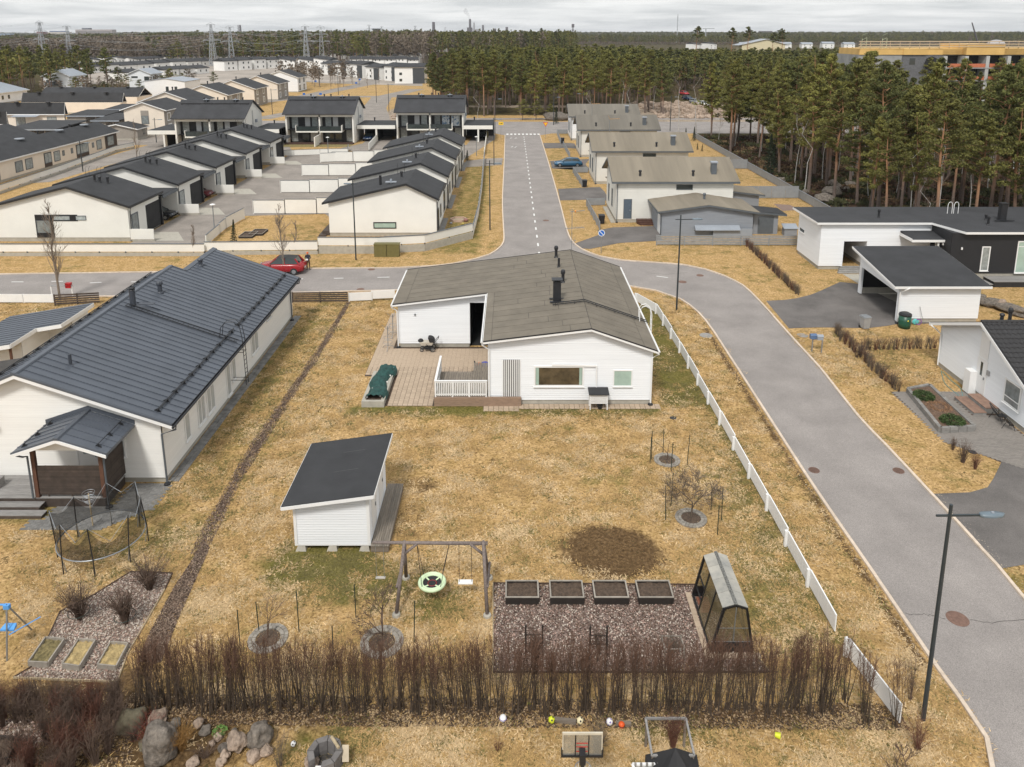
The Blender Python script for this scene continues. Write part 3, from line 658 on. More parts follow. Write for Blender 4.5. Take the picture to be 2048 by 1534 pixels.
for x in (2.8,4.0,5.4,6.6,7.9):ld.bar((x,yl-.16,zroof(x)-.01),(x,yl-.16,zroof(x)+.1),.03);ld.bar((x,yl+.16,zroof(x)-.01),(x,yl+.16,zroof(x)+.1),.03)
ld.build('roof_ladder',BLACK,H0)
wl_=MB()
for dy in (-.2,.2):wl_.tube([(8.2,yl+dy,zroof(8.2)+.02),(8.2,yl+dy,4.45),(8.35,yl+dy,4.72),(8.62,yl+dy,4.8),(8.9,yl+dy,4.6),(8.98,yl+dy,4.2),(8.98,yl+dy,.6)],.028,6)
z=.8
while z < 3.9:wl_.bar((8.98,yl-.2,z),(8.98,yl+.2,z),.025);z+=.3
wl_.build('wall_ladder',WHITE,H0)
am=thing('aerial','tall thin television mast with white aerials at the far ridge end of the white house','antenna',(4.75,58.7,0))
m=MB();m.tube([(4.75,58.72,3.6),(4.75,58.72,8.35)],.022,6);m.build('mast',GALV,am)
def yagi(x,y,z,L,n,w,col,ang=0.):
 q=MB();dx,dy=cos(ang),sin(ang);q.bar((x,y,z),(x+dx*L,y+dy*L,z+.03),.03)
 for i in range(n):
  u=L*(i+.3)/n;q.bar((x+dx*u-dy*w/2,y+dy*u+dx*w/2,z+.03),(x+dx*u+dy*w/2,y+dy*u-dx*w/2,z+.03),.018)
 q.build('aerial_element',col,am)
ORANGE=mat('orange_plastic',(.75,.28,.04),.5)
yagi(4.6,58.72,8.05,1.25,9,.32,GALV,.35);yagi(4.2,58.72,6.7,1.6,8,.9,GALV,.2)
q=MB();q.ball((5.02,58.9,8.06),.09,8,6);q.build('amplifier',ORANGE,am);q=MB();q.bar((4.75,58.7,8.05),(4.55,58.7,8.3),.02);q.bar((4.75,58.7,8.05),(4.55,58.7,7.8),.02);q.bar((4.6,58.7,5.6),(5.1,58.7,5.75),.03);q.bar((4.9,58.7,5.3),(5.0,58.7,6.0),.02);q.build('reflector',GALV,am)
dk=thing('deck','weathered wooden deck with white slatted railing in the corner of the white house','deck',(-3,44,0))
y=0
x=-4.6
while x < -1.45:
 m=MB();y1=47.2 if x > -2.5 else 45.85;m.box(x,x+.135,42.42,y1,.525,.555);m.build('deck_board',WOOD_DY,dk);x+=.15
for i in range(4):m=MB();m.box(-4.66,.55,42.2+.005*i,42.235+.005*i,.02+i*.132,.02+i*.132+.125);m.build('step_board',WOOD_STEP,dk)
m=MB();m.box(-4.64,.55,42.235,42.4,.5,.55);m.build('front_board',WOOD_STEP,dk)
m=MB();m.box(-4.6,-1.45,42.45,45.8,.02,.5);m.box(-1.4,.5,42.24,42.49,.02,.5);m.build('deck_base',DARKIN,dk)
rl=thing('railing','white vertical-slatted railing round the deck of the white house','railing',(-3,42.4,.56))
for x in (-4.58,-3.57,-2.56,-1.55):m=MB();m.box(x-.045,x+.045,42.32,42.41,.556,1.56);m.build('post',WHITE,rl)
m=MB();m.box(-4.64,-1.48,42.3,42.43,1.56,1.60);m.box(-4.54,-1.58,42.34,42.39,1.46,1.52);m.box(-4.54,-1.58,42.34,42.39,.68,.74);m.build('rail',WHITE,rl)
x=-4.46
while x < -1.6:m=MB();m.box(x,x+.055,42.315,42.339,.62,1.53);m.build('baluster',WHITE,rl);x+=.106
for y in (43.5,44.7,45.86):m=MB();m.box(-4.625,-4.535,y-.045,y+.045,.02 if y > 45.8 else .556,1.56);m.build('post',WHITE,rl)
m=MB();m.box(-4.64,-4.51,42.44,45.95,1.56,1.60);m.box(-4.605,-4.555,42.44,45.8,.68,.74);m.build('rail',WHITE,rl)
y=42.5
while y < 45.75:m=MB();m.box(-4.645,-4.626,y,y+.07,.62,1.53);m.build('baluster',WHITE,rl);y+=.1
pt_=bpy.data.objects.new('patio',None);COL.objects.link(pt_);pt_['kind']='structure';OFF['patio']=(0,0,0)
slots=[]
for r_ in range(30):
 for c_ in range(28):
  x=-9.6+c_*.302;y=42.25+r_*.302
  if x > -1.7 or (x > -4.95 and y < 45.9) or (x > -2.8 and y < 47.0) or (y > 50.7 and x > -8.4):continue
  if x < -7.7 and y < 46.2:continue
  slots.append((x,y))
for r_ in range(48):
 for c_ in range(5):
  y=51.3+r_*.302*1;
  if y < 57.5 and c_ < 4:slots.append((-9.6+c_*.302,y))
for r_ in range(2):
 for c_ in range(35):
  x=-1.7+c_*.302
  if x < 8.7:slots.append((x,41.87+r_*.302 if x > .3 else 41.6+r_*.302))
slots.sort(key=lambda p:p[1]);base=None;rest=MB()
PB=MB();PB.box(.008,.288,.008,.288,0,.05)
pbm=PB.mesh('paver',PAVER)
for i,(x,y) in enumerate(slots):
 dz=random.uniform(-.004,.004)
 if i < 300:
  o=bpy.data.objects.new('paver',pbm);COL.objects.link(o);o.parent=pt_;o.location=(x,y,-.018+dz)
 else:rest.box(x,x+.294,y,y+.294,0,.032+dz)
rest.build('pavers',PAVER,pt_,kind='stuff')
jb=MB();jb.box(-7.68,-1.4,42.23,51.0,-.02,.018);jb.box(-9.62,-7.69,46.3,51.0,-.02,.018);jb.box(-9.62,-8.1,51.0,57.6,-.02,.018);jb.box(-1.72,8.75,41.86,42.5,-.02,.0175);jb.build('joint_sand',SOIL,pt_)
def boulderish(m,c,r,n=9,k=6,sc=(1,1,1),jit=.25,seed=0):
 rr=random.Random(seed*7+1);b=len(m.v);m.ball((0,0,0),1,n,k)
 from mathutils import noise as NZ;o3=Vector((rr.uniform(0,50),rr.uniform(0,50),rr.uniform(0,50)))
 for i in range(b,len(m.v)):
  x,y,z=m.v[i];p_=Vector((x,y,z))+o3;d=1+jit*(NZ.noise(p_*1.1)*1.1+NZ.noise(p_*2.3)*.4-abs(NZ.noise(p_*6))*.15)
  m.v[i]=(c[0]+x*d*r*sc[0],c[1]+y*d*r*sc[1],c[2]+z*d*r*sc[2])
pl_=thing('planter','long concrete planter full of soil at the left front corner of the beige patio','planter',(-8.35,44,0))
for i,(x0,x1,y0,y1) in enumerate(((-9.0,-7.65,42.1,42.32),(-9.0,-8.78,42.33,46.1),(-7.87,-7.65,42.33,46.1),(-9.0,-7.65,46.11,46.3))):m=MB();m.box(x0,x1,y0,y1,0,.38);m.build('planter_wall',CONC,pl_)
m=MB();m.box(-8.77,-7.88,42.33,46.1,0,.3);m.build('soil',SOIL,pl_)
NETG=mat('dark_green_cloth',(.012,.055,.05),.75,.35,5,.5,22,col2=(.02,.085,.075))
m=MB();nu,nv=13,34;b0=0
for j in range(nv):
 for i in range(nu):
  u=i/(nu-1);v=j/(nv-1);x=-8.9+1.22*u+.12*sin(v*9)+.35*max(0,v-.7);y=42.45+4.3*v
  z=.36+.42*sin(pi*u)**.7*(.55+.45*abs(sin(v*pi*3+.4)))+.05*sin(v*31+u*9)+.04*sin(u*23+v*5)-(.3 if u in (0,1) else 0)*.6
  m.v.append((x,y,max(.2,z)))
m.f=[(j*nu+i,j*nu+i+1,(j+1)*nu+i+1,(j+1)*nu+i) for j in range(nv-1) for i in range(nu-1)]
o=m.build('plant_cover',NETG,None,smooth=True);tag(o,'dark green cloth draped over the shrubs in the concrete planter','plant cover')
for x,y in ((-8.75,42.6),(-7.95,42.7),(-8.6,43.7),(-7.85,44.6),(-7.8,45.5),(-7.75,46.6)):m=MB();boulderish(m,(x,y,.42),.07,7,5);tag(m.build('weight_stone',mat('white_stone',(.7,.68,.64),.8)),'small white stone weighing down the green plant cover','stone','white stones holding the green cover')
def foliage_ball(name,c,r,count,mtl,parent=None,leaf=.06,flat=.6,smooth=False):
 m=MB()
 for _ in range(count):
  d=Vector((random.gauss(0,1),random.gauss(0,1),abs(random.gauss(0,1))*flat)).normalized()*r*random.uniform(.55,1.05);p=Vector(c)+Vector((d.x,d.y,d.z*flat+.05))
  a=Vector((random.uniform(-1,1),random.uniform(-1,1),random.uniform(-.3,1))).normalized()*leaf;b=a.cross(Vector((random.uniform(-1,1),random.uniform(-1,1),random.uniform(-1,1)))).normalized()*leaf*.45
  m.poly([p-a*.6-b,p-a*.6+b,p+a])
 return m.build(name,mtl,parent)
CONIF=mat('juniper_green',(.045,.075,.018),.8,.4,3)
RUSTF=mat('rusty_evergreen',(.16,.09,.02),.8,.4,3)
pr=thing('pram','black and beige pram parked by the white wall on the patio','pram',(-5.9,50.3,.02))
BG=mat('beige_cloth',(.55,.50,.42),.8);BK=mat('black_cloth',(.02,.02,.022),.8)
for dx,dy,r in ((-.42,-.2,.14),(-.42,.2,.14),(.35,-.25,.2),(.35,.25,.2)):
 m=MB();m.ring((-5.9+dx,50.3+dy,.03+r),r-.025,.028,14,5,'y');w=m.build('wheel',TYRE,pr);q=MB()
 for a in range(3):q.bar((-5.9+dx-cos(a*pi/3)*r*.8,50.3+dy,.03+r-sin(a*pi/3)*r*.8),(-5.9+dx+cos(a*pi/3)*r*.8,50.3+dy,.03+r+sin(a*pi/3)*r*.8),.02)
 q.build('spoke',GALV,w)
m=MB();m.bar((-6.3,50.1,.2),(-5.5,50.08,.55),.03);m.bar((-6.3,50.5,.2),(-5.5,50.52,.55),.03);m.bar((-5.55,50.08,.25),(-6.0,50.08,.6),.03);m.bar((-5.55,50.52,.25),(-6.0,50.52,.6),.03);m.bar((-5.55,50.1,.55),(-5.15,50.1,1.05),.03);m.bar((-5.55,50.5,.55),(-5.15,50.5,1.05),.03);m.bar((-5.15,50.08,1.05),(-5.15,50.52,1.05),.05);m.build('frame',BLACK,pr)
m=MB();m.hexa([(-6.35,50.12,.5),(-5.6,50.12,.5),(-5.6,50.48,.5),(-6.35,50.48,.5)],[(-6.45,50.06,.74),(-5.5,50.06,.74),(-5.5,50.54,.74),(-6.45,50.54,.74)]);m.build('carrycot',BG,pr)
m=MB()
for i in range(6):
 a0,a1=i*.32,(i+1)*.32
 m.prism([(-5.75+.34*cos(a0),50.05,.74+.36*sin(a0)),(-5.75+.34*cos(a1),50.05,.74+.36*sin(a1)),(-5.75,50.05,.74)],[(-5.75+.34*cos(a0),50.55,.74+.36*sin(a0)),(-5.75+.34*cos(a1),50.55,.74+.36*sin(a1)),(-5.75,50.55,.74)])
m.build('hood',BK,pr);m=MB();m.ball((-6.4,50.3,.8),.2,8,6,(1,1,.7));m.build('bag',BK,pr);m=MB();m.box(-6.1,-5.6,50.1,50.5,.2,.38);m.build('basket',BK,pr)
bb=thing('play_clothes','heap of blue and orange outdoor clothes with black boots by the slatted railing deck','clothes',(-1.95,47.7,.04))
m=MB();boulderish(m,(-1.78,47.7,.2),.26,10,7,(1.3,.8,.75),.2,3);m.build('blue_overall',mat('blue_cloth',(.02,.05,.42),.7),bb,True)
m=MB();m.tube([(-1.95,47.65,.22),(-2.2,47.7,.28),(-2.4,47.6,.15)],[.09,.075,.06],7);m.build('orange_sleeve',mat('orange_cloth',(.8,.18,.04),.7),bb,True)
m=MB();m.tube([(-2.4,47.62,.12),(-2.5,47.85,.2),(-2.52,47.95,.34)],[.06,.06,.04],7);m.tube([(-2.35,47.5,.06),(-2.56,47.45,.06)],[.06,.04],7);m.build('boot',BLACK,bb,True)
for (x,y),lab in (((-8.75,50.6),'near grey tubular frame stand on the patio by the white west wall'),((-8.75,52.9),'farther grey tubular frame stand on the patio by the white west wall')):
 t=thing('drying_frame',lab,'drying rack',(x,y,.03));m=MB();m.tube([(x,y,.25),(x,y,1.75)],.03,6);m.build('pole',GALV,t)
 m=MB()
 for a in (0.5,2.6,4.7):m.tube([(x,y,.3),(x+.25*cos(a),y+.25*sin(a),.28),(x+.5*cos(a),y+.5*sin(a),.04)],.018,5)
 m.build('foot',GALV,t);m=MB()
 for a in (1.2,3.3,5.4):m.tube([(x,y,1.5),(x+.4*cos(a),y+.4*sin(a),1.85)],.014,5)
 m.ring((x,y,.9),.3,.014,12,4);m.ring((x,y,.55),.34,.012,12,4);m.build('arm',GALV,t)
# shed
S0=thing('shed','small white garden shed with black mono-pitch roof on concrete blocks','shed',(-7.8,31.5,0))
sx0,sx1,sy0,sy1,zb,zl,zh=-9.35,-6.13,29.25,33.35,.3,2.32,2.78
m=MB();zt=lambda x:zl+(zh-zl)*(x-sx0)/(sx1-sx0)
m.prism([(sx0,sy0,zb),(sx1,sy0,zb),(sx1,sy0,zt(sx1)),(sx0,sy0,zt(sx0))],[(sx0,sy1,zb),(sx1,sy1,zb),(sx1,sy1,zt(sx1)),(sx0,sy1,zt(sx0))])
siding(m,Wall((sx1,sy0),(sx1,sy1)),[(0,zb),(sy1-sy0,zb),(sy1-sy0,zt(sx1)),(0,zt(sx1))],.12)
siding(m,Wall((sx0,sy1),(sx0,sy0)),[(0,zb),(sy1-sy0,zb),(sy1-sy0,zt(sx0)),(0,zt(sx0))],.12)
wallS=m.build('wall',WHITE_B,S0)
WS_=Wall((sx0,sy0),(sx1,sy0));z=zb
while z < zl+.3:
 q=clip([(0,z+.006),(WS_.L,z+.006),(WS_.L,z+.112),(0,z+.112)],-(zh-zl)/WS_.L,1,zl-.02)
 if len(q) >=3:b=MB();b.prism([WS_.p(t,zz,.001) for t,zz in q],[WS_.p(t,zz,.024-.012*((zz-z)/.12)) for t,zz in q]);b.build('board',WHITE_B,wallS)
 z+=.12
m=MB();WS_.box(m,-.03,.09,zb-.05,zt(sx0)-.03,.026,.045);WS_.box(m,WS_.L-.1,WS_.L+.03,zb-.05,zt(sx1)-.06,.026,.045);WS_.box(m,.09,WS_.L-.1,zb-.06,zb,.0,.03);m.build('corner_board',WHITE,S0)
r=MB();X0r,X1r,Y0r,Y1r=-9.75,-5.82,28.85,33.9;zz=lambda x:zl+.02+(zh-zl)*(x-sx0)/(sx1-sx0)
r.prism([(X0r,Y0r,zz(X0r)),(X1r,Y0r,zz(X1r)),(X1r,Y0r,zz(X1r)+.1),(X0r,Y0r,zz(X0r)+.1)],[(X0r,Y1r,zz(X0r)),(X1r,Y1r,zz(X1r)),(X1r,Y1r,zz(X1r)+.1),(X0r,Y1r,zz(X0r)+.1)])
ro=r.build('roof',ROOF_D,S0)
for (x0,x1,y) in ((-8.0,-6.9,31.0),(-7.9,-6.9,32.6)):q=MB();q.hexa([(x0,y,zz(x0)+.102),(x1,y+.05,zz(x1)+.102),(x1,y+.07,zz(x1)+.102),(x0,y+.02,zz(x0)+.102)],[(x0,y,zz(x0)+.106),(x1,y+.05,zz(x1)+.106),(x1,y+.07,zz(x1)+.106),(x0,y+.02,zz(x0)+.106)]);q.build('felt_joint',mat('felt_joint',(.09,.09,.09),.8),ro)
f=MB();f.prism([(X0r,Y0r-.025,zz(X0r)-.09),(X1r,Y0r-.025,zz(X1r)-.09),(X1r,Y0r-.025,zz(X1r)+.06),(X0r,Y0r-.025,zz(X0r)+.06)],[(X0r,Y0r-.001,zz(X0r)-.09),(X1r,Y0r-.001,zz(X1r)-.09),(X1r,Y0r-.001,zz(X1r)+.06),(X0r,Y0r-.001,zz(X0r)+.06)]);f.box(X1r+.001,X1r+.03,Y0r,Y1r,zz(X1r)-.09,zz(X1r)+.07);f.box(X0r-.03,X0r-.001,Y0r,Y1r,zz(X0r)-.09,zz(X0r)+.07);f.build('fascia',WHITE,S0)
WSE=Wall((sx1,sy0),(sx1,sy1));door(S0,WSE,.5,1.35,.4,2.35,WHITE);door(S0,WSE,2.3,3.2,.4,2.35,WHITE)
for x in (-9.1,-7.75,-6.35):
 for y in (29.45,33.1):m=MB();m.hexa([(x-.26,y-.3,0),(x+.2,y-.3,0),(x+.2,y+.2,0),(x-.26,y+.2,0)],[(x-.12,y-.16,.3),(x+.12,y-.16,.3),(x+.12,y+.12,.3),(x-.12,y+.12,.3)]);m.build('concrete_block',CONC,S0)
sd=thing('boardwalk','narrow wooden deck of long planks along the east side of the shed','deck',(-5.75,31.3,0))
x=-6.08
while x < -5.35:m=MB();m.box(x,x+.085,29.05,33.7,.31,.345);m.build('plank',WOOD_DY,sd);x+=.098
m=MB();m.box(-6.08,-5.32,29.08,29.12,.04,.3);m.box(-5.36,-5.32,29.12,33.65,.04,.3);m.build('apron',WOOD_D,sd)
# timber swing
W0=thing('swing_frame','grey log swing frame with a long overhanging top beam in front of the shed','swing frame',(-2.7,26.4,0))
FT=[(-4.45,25.45),(-4.35,27.5),(-.95,25.4),(-.95,27.5)]
for i,(x,y) in enumerate(FT):
 xt=-4.2 if i < 2 else -1.12
 m=MB();m.tube([(x,y,.04),(xt,26.42,2.5)],[.075,.065],8);m.build('leg',WOOD_LOG,W0,True)
 m=MB();m.lathe(x,y,[(.17,.0),(.15,.1),(.1,.12)],10);m.build('concrete_foot',CONC,W0)
m=MB();m.tube([(-5.45,26.42,2.46),(-.95,26.42,2.42)],[.06,.075],9);m.build('top_beam',WOOD_LOG,W0,True)
for x0,x1 in ((-4.3,-3.7),(-1.05,-1.65)):m=MB();m.tube([(x0,26.32,1.95),(x1,26.38,2.44)],.055,7);m.build('brace',WOOD_LOG,W0,True)
for x,xt in ((-4.45,-4.33),(-.95,-.97)):m=MB();m.tube([(x,25.75,1.0),(x+.05,27.1,1.05)],.05,7);m.build('crossbar',WOOD_LOG,W0,True)
ns_=thing('nest_swing','round pale green nest swing with black webbing hanging in the log swing frame','swing',(-3.15,26.4,.6))
cx,cy,cz=-3.15,26.35,.75
MINT=mat('mint_padding',(.60,.74,.48),.6,.05,3)
m=MB();m.ring((cx,cy,cz),.49,.07,30,8);m.ring((cx,cy,cz+.01),.40,.045,30,6);m.build('padded_ring',MINT,ns_,True)
m=MB()
for i in range(28):
 a0,a1=2*pi*i/28,2*pi*(i+1)/28;m.poly([(cx,cy,cz-.08),(cx+.40*cos(a0),cy+.40*sin(a0),cz),(cx+.40*cos(a1),cy+.40*sin(a1),cz)])
m.build('seat_mat',BK,ns_)
for k in range(4):a=pi/4+k*pi/2;m=MB();m.bar((cx+.2*cos(a),cy+.2*sin(a),cz-.02),(cx+.5*cos(a),cy+.5*sin(a),cz+.03),.06,.012);m.build('strap',MINT,ns_)
m=MB();m.ring((cx,cy,cz-.04),.17,.01,16,4);m.build('printed_ring',mat('red_mark',(.4,.03,.03),.6),ns_)
ROPE=mat('dark_rope',(.03,.03,.03),.8)
for a,xt in ((pi*.75,-3.72),(pi*1.25,-3.72),(pi*.25,-2.45),(pi*1.75,-2.45)):m=MB();m.tube([(cx+.5*cos(a),cy+.5*sin(a),cz+.03),(xt,26.42,2.42)],.011,4);m.build('rope',ROPE,ns_)
def plank_swing(x0,x1,z,lab,mtl=WHITE,rope=ROPE,w=.24):
 t=thing('plank_swing',lab,'swing',((x0+x1)/2,26.42,z));m=MB();m.box(x0,x1,26.42-w/2,26.42+w/2,z,z+.035);m.build('seat',mtl,t)
 for x in (x0+.04,x1-.04):m=MB();m.tube([(x,26.42,z+.03),(x,26.42,2.42)],.009,4);m.build('rope',rope,t)
plank_swing(-2.12,-1.55,.68,'white plank swing seat beside the nest swing')
plank_swing(-5.38,-5.0,.88,'narrow swing seat on thin ropes under the overhanging beam end, nearest the shed',mat('grey_seat',(.45,.42,.38),.7),GALV,.12)
# bark garden with raised beds, trellises, greenhouse
bed=[at(986,1168),at(1395,1171),at(1540,1346),at(986,1346)]
sheet('gravel_bed',bed,.010,CHIP);chips('bed_chips',bed,24000,.027,STNC+BARKC[:2])
EDGE=mat('edging_board',(.42,.34,.22),.8,.2,5);EDGE_D=mat('dark_edging',(.08,.05,.035),.8)
be=thing('bed_edging','thin board edging round the gravelled vegetable garden','edging',(4,25,0))
for i,(a,b) in enumerate(zip(bed,bed[1:]+bed[:1])):m=MB();m.bar((a[0],a[1],.03),(b[0],b[1],.03),.03,.10);m.build('edging_board',EDGE if i in (1,3) else EDGE_D,be)
BEDW=mat('bed_rim_grey',(.30,.27,.23),.8,.2,5,rnd=.1);BEDB=mat('bed_side_black',(.025,.02,.017),.7,.2,5)
def raised_bed(x0,x1,y0,y1,h,lab,fill=SOIL,rim=BEDW,side=BEDB,group=None,rz=0):
 t=thing('raised_bed',lab,'raised bed',((x0+x1)/2,(y0+y1)/2,0),0,group);w=.035
 for (a,b,c,d) in ((x0,x1,y0,y0+w),(x0,x1,y1-w,y1),(x0,x0+w,y0+w+.002,y1-w-.002),(x1-w,x1,y0+w+.002,y1-w-.002)):
  m=MB();m.box(a,b,c,d,0,h-.03);m.build('bed_side',side,t)
  m=MB();m.box(a-.012,b+.012,c-.012,d+.012,h-.029,h+random.uniform(-.002,.002));m.build('bed_rim',rim,t)
 m=MB();nx_,ny_=12,10
 for j in range(ny_):
  for i in range(nx_):m.v.append((x0+w+(x1-x0-2*w)*i/(nx_-1),y0+w+(y1-y0-2*w)*j/(ny_-1),h-.1+random.uniform(-.035,.035)))
 m.f=[(j*nx_+i,j*nx_+i+1,(j+1)*nx_+i+1,(j+1)*nx_+i) for j in range(ny_-1) for i in range(nx_-1)]
 m.build('soil',fill,t,True);return t
for (a,b),lab in zip(((1011,1078),(1101,1169),(1190,1259),(1279,1349)),('leftmost of the four soil-filled raised beds with black sides','second raised bed from the left in the row of four','third raised bed from the left in the row of four','rightmost of the four raised beds, nearest the greenhouse')):
 x0=at(a,1217)[0];x1=at(b,1217)[0];raised_bed(x0,x1,26.0,26.95,.36,lab,SOIL,group='four raised beds in the gravel')
def bare_bush(m,x,y,n,h,spread,r=.012,seed=0,z=0,twigs=3,lean=(0,0)):
 rr=random.Random(seed)
 for i in range(n):
  a=rr.uniform(0,6.28);s=rr.uniform(.15,1)*spread;L=h*rr.uniform(.6,1.05);b=rr.uniform(0,.08)
  p0=Vector((x+b*cos(a),y+b*sin(a),z));p2=Vector((x+s*cos(a)+lean[0]*L,y+s*sin(a)+lean[1]*L,z+L));p1=(p0+p2)/2+Vector((rr.gauss(0,.04),rr.gauss(0,.04),.05*h))-Vector((s*cos(a)*.18,s*sin(a)*.18,0))
  m.tube([p0,p1,p2],[r,r*.7,r*.3],3,False)
  for k in range(twigs):
   u=rr.uniform(.35,.95);q=p1.lerp(p2,(u-.5)*2) if u > .5 else p0.lerp(p1,u*2);d=Vector((rr.gauss(0,1),rr.gauss(0,1),rr.uniform(.6,1.8))).normalized()*h*rr.uniform(.12,.3)
   m.tube([q,q+d],[r*.45,r*.2],3,False)
TWIG=mat('brown_twigs',(.090,.055,.038),.85,.4,2.5,col2=(.17,.115,.085));TWIG_G=mat('grey_brown_twigs',(.13,.10,.075),.85,.4,2.5)
TWIG_R=mat('red_brown_twigs',(.13,.055,.035),.85,.4,2.5);TWIG_P=mat('pale_birch_twigs',(.20,.16,.125),.8,.3,2.5)
for (px,py,lab,sd_) in ((1068,1310,'dark trellis with a climbing shrub, left one in the gravel garden',11),(1196,1312,'dark trellis with a climbing shrub, right one in the gravel garden',12)):
 x,y=at(px,py);t=thing('trellis',lab,'trellis',(x,y,0))
 for dx in (-.3,.3):m=MB();m.bar((x+dx,y,0),(x+dx,y,1.25),.06);m.build('post',BEDB,t)
 for z in (.5,.85):m=MB();m.bar((x-.33,y,z),(x+.33,y,z),.025);m.build('crossbar',BEDB,t)
 m=MB();bare_bush(m,x,y+.05,26,1.2,.32,.011,sd_);o=m.build('climbing_shrub',TWIG);tag(o,'leafless brown shrub growing up the '+('left' if sd_==11 else 'right')+' dark trellis','shrub')
x,y=at(1345,1305);m=MB();bare_bush(m,x,y,60,.75,.75,.008,13,twigs=5);tag(m.build('berry_bush',TWIG_G),'low spreading leafless bush with small wooden frame between trellis and greenhouse','bush')
t=thing('bush_support','small square wooden support frame round the low bush','support frame',(x,y,0));m=MB()
for (a,b) in (((-.35,-.3),(.35,-.3)),((.35,-.3),(.35,.3)),((.35,.3),(-.35,.3)),((-.35,.3),(-.35,-.3))):m.bar((x+a[0],y+a[1],.42),(x+b[0],y+b[1],.42),.035)
m.build('hoop',BEDW,t);m=MB();[m.bar((x+a,y+b,0),(x+a,y+b,.45),.035) for a in (-.35,.35) for b in (-.3,.3)];m.build('stake',BEDW,t)
G0=thing('greenhouse','black-framed greenhouse with tapering glass walls and flat-ridged grey roof panes','greenhouse',(7.95,25.1,0))
GX0,GX1,GY0,GY1=7.2,8.71,23.7,26.5;TX0,TX1,TZ=7.58,8.40,1.8;RXg,RZg=8.0,1.93
GF=mat('greenhouse_frame',(.012,.012,.013),.5,.2,4)
GPANE=mat('greenhouse_pane',(.20,.155,.08),.12,.25,1.2,spec=.7,alpha=.62);GTOP=mat('greenhouse_roof_pane',(.34,.34,.32),.25,.3,1.4,spec=.6,col2=(.48,.45,.38),rnd=.08)
def lx(z):return GX0+(TX0-GX0)*(z-.05)/(TZ-.05)
def rx_(z):return GX1+(TX1-GX1)*(z-.05)/(TZ-.05)
m=MB()
for y in (GY0,GY1):
 m.bar((GX0,y,.05),(TX0,y,TZ),.08);m.bar((GX1,y,.05),(TX1,y,TZ),.08);m.bar((TX0,y,TZ),(RXg,y,RZg),.06);m.bar((RXg,y,RZg),(TX1,y,TZ),.06);m.bar((GX0,y,.06),(GX1,y,.06),.08)
for y in (24.65,25.6):m.bar((lx(.05),y,.05),(TX0,y,TZ),.06);m.bar((rx_(.05),y,.05),(TX1,y,TZ),.06)
for x,z in ((GX0,.06),(GX1,.06),(TX0,TZ),(TX1,TZ)):m.bar((x,GY0,z),(x,GY1,z),.07)
m.bar((lx(1.0),25.6,1.0),(lx(1.0),GY1,1.0),.05);m.bar((lx(.5),25.6,.5),(lx(.5),GY1,.5),.05)
m.build('frame',GF,G0)
m=MB();m.box(GX0+.05,GX1-.05,GY0-.045,GY0-.01,.06,.42);m.box(GX0+.07,GX1-.07,GY1+.01,GY1+.04,.06,.45);m.build('kick_panel',GF,G0)
m=MB();m.bar((GX0,GY0-.01,.44),(GX1,GY0-.01,.44),.02);m.bar((RXg-.02,GY0-.01,.44),(RXg+.02,GY0-.01,1.85),.03);m.bar((lx(1),GY0-.01,1.0),(rx_(1),GY0-.01,1.0),.015);m.build('glazing_bar',GALV,G0)
m=MB();m.poly([(lx(.44)+.03,GY0,.44),(rx_(.44)-.03,GY0,.44),(TX1-.03,GY0,TZ),(RXg,GY0,RZg-.02),(TX0+.03,GY0,TZ)]);m.build('pane',GPANE,G0)
m=MB();m.poly([(lx(.44)+.03,GY1,.44),(rx_(.44)-.03,GY1,.44),(TX1-.03,GY1,TZ),(RXg,GY1,RZg-.02),(TX0+.03,GY1,TZ)]);m.build('pane',GPANE,G0)
for (y0,y1) in ((GY0,24.65),(24.65,25.6),(25.6,GY1)):
 if y0 < 25.5:m=MB();m.poly([(GX0,y0+.04,.09),(GX0,y1-.04,.09),(TX0,y1-.04,TZ),(TX0,y0+.04,TZ)]);m.build('pane',GPANE,G0)
 m=MB();m.poly([(GX1,y0+.04,.09),(GX1,y1-.04,.09),(TX1,y1-.04,TZ),(TX1,y0+.04,TZ)]);m.build('pane',GPANE,G0)
for i in range(4):
 a,b=GY0+i*.7+.006,GY0+(i+1)*.7-.006
 for (xa,za,xb,zb2) in ((TX0-.05,TZ-.01,RXg-.05,RZg),(RXg+.05,RZg,TX1+.05,TZ-.01)):m=MB();m.prism([(xa,a,za+.03),(xb,a,zb2+.03),(xb,a,zb2+.05),(xa,a,za+.05)],[(xa,b,za+.03),(xb,b,zb2+.03),(xb,b,zb2+.05),(xa,b,za+.05)]);m.build('roof_pane',GTOP,G0)
m=MB();m.box(RXg-.06,RXg+.06,GY0-.03,GY1+.02,RZg+.04,RZg+.075);m.build('ridge_cap',mat('mossy_black',(.05,.05,.045),.8,.8,20,col2=(.25,.25,.23)),G0)
for i in range(11):m=MB();y=23.35+i*.3;m.box(6.93,7.13,y,y+.29,0,.05);m.build('paver',PAVER,G0)
for i in range(6):m=MB();x=7.15+i*.3;m.box(x,x+.29,23.38,23.6,0,.05);m.build('paver',PAVER,G0)
for i in range(7):m=MB();y=25.55+i*.12;m.box(7.3,7.75,y,y+.11,.03,.06);m.build('floor_brick',mat('red_brick',(.25,.10,.06),.9,rnd=.1),G0)
m=MB();m.box(7.75,8.3,25.6,26.2,.05,.5);m.build('tub',mat('black_tub',(.03,.035,.04),.5),G0)
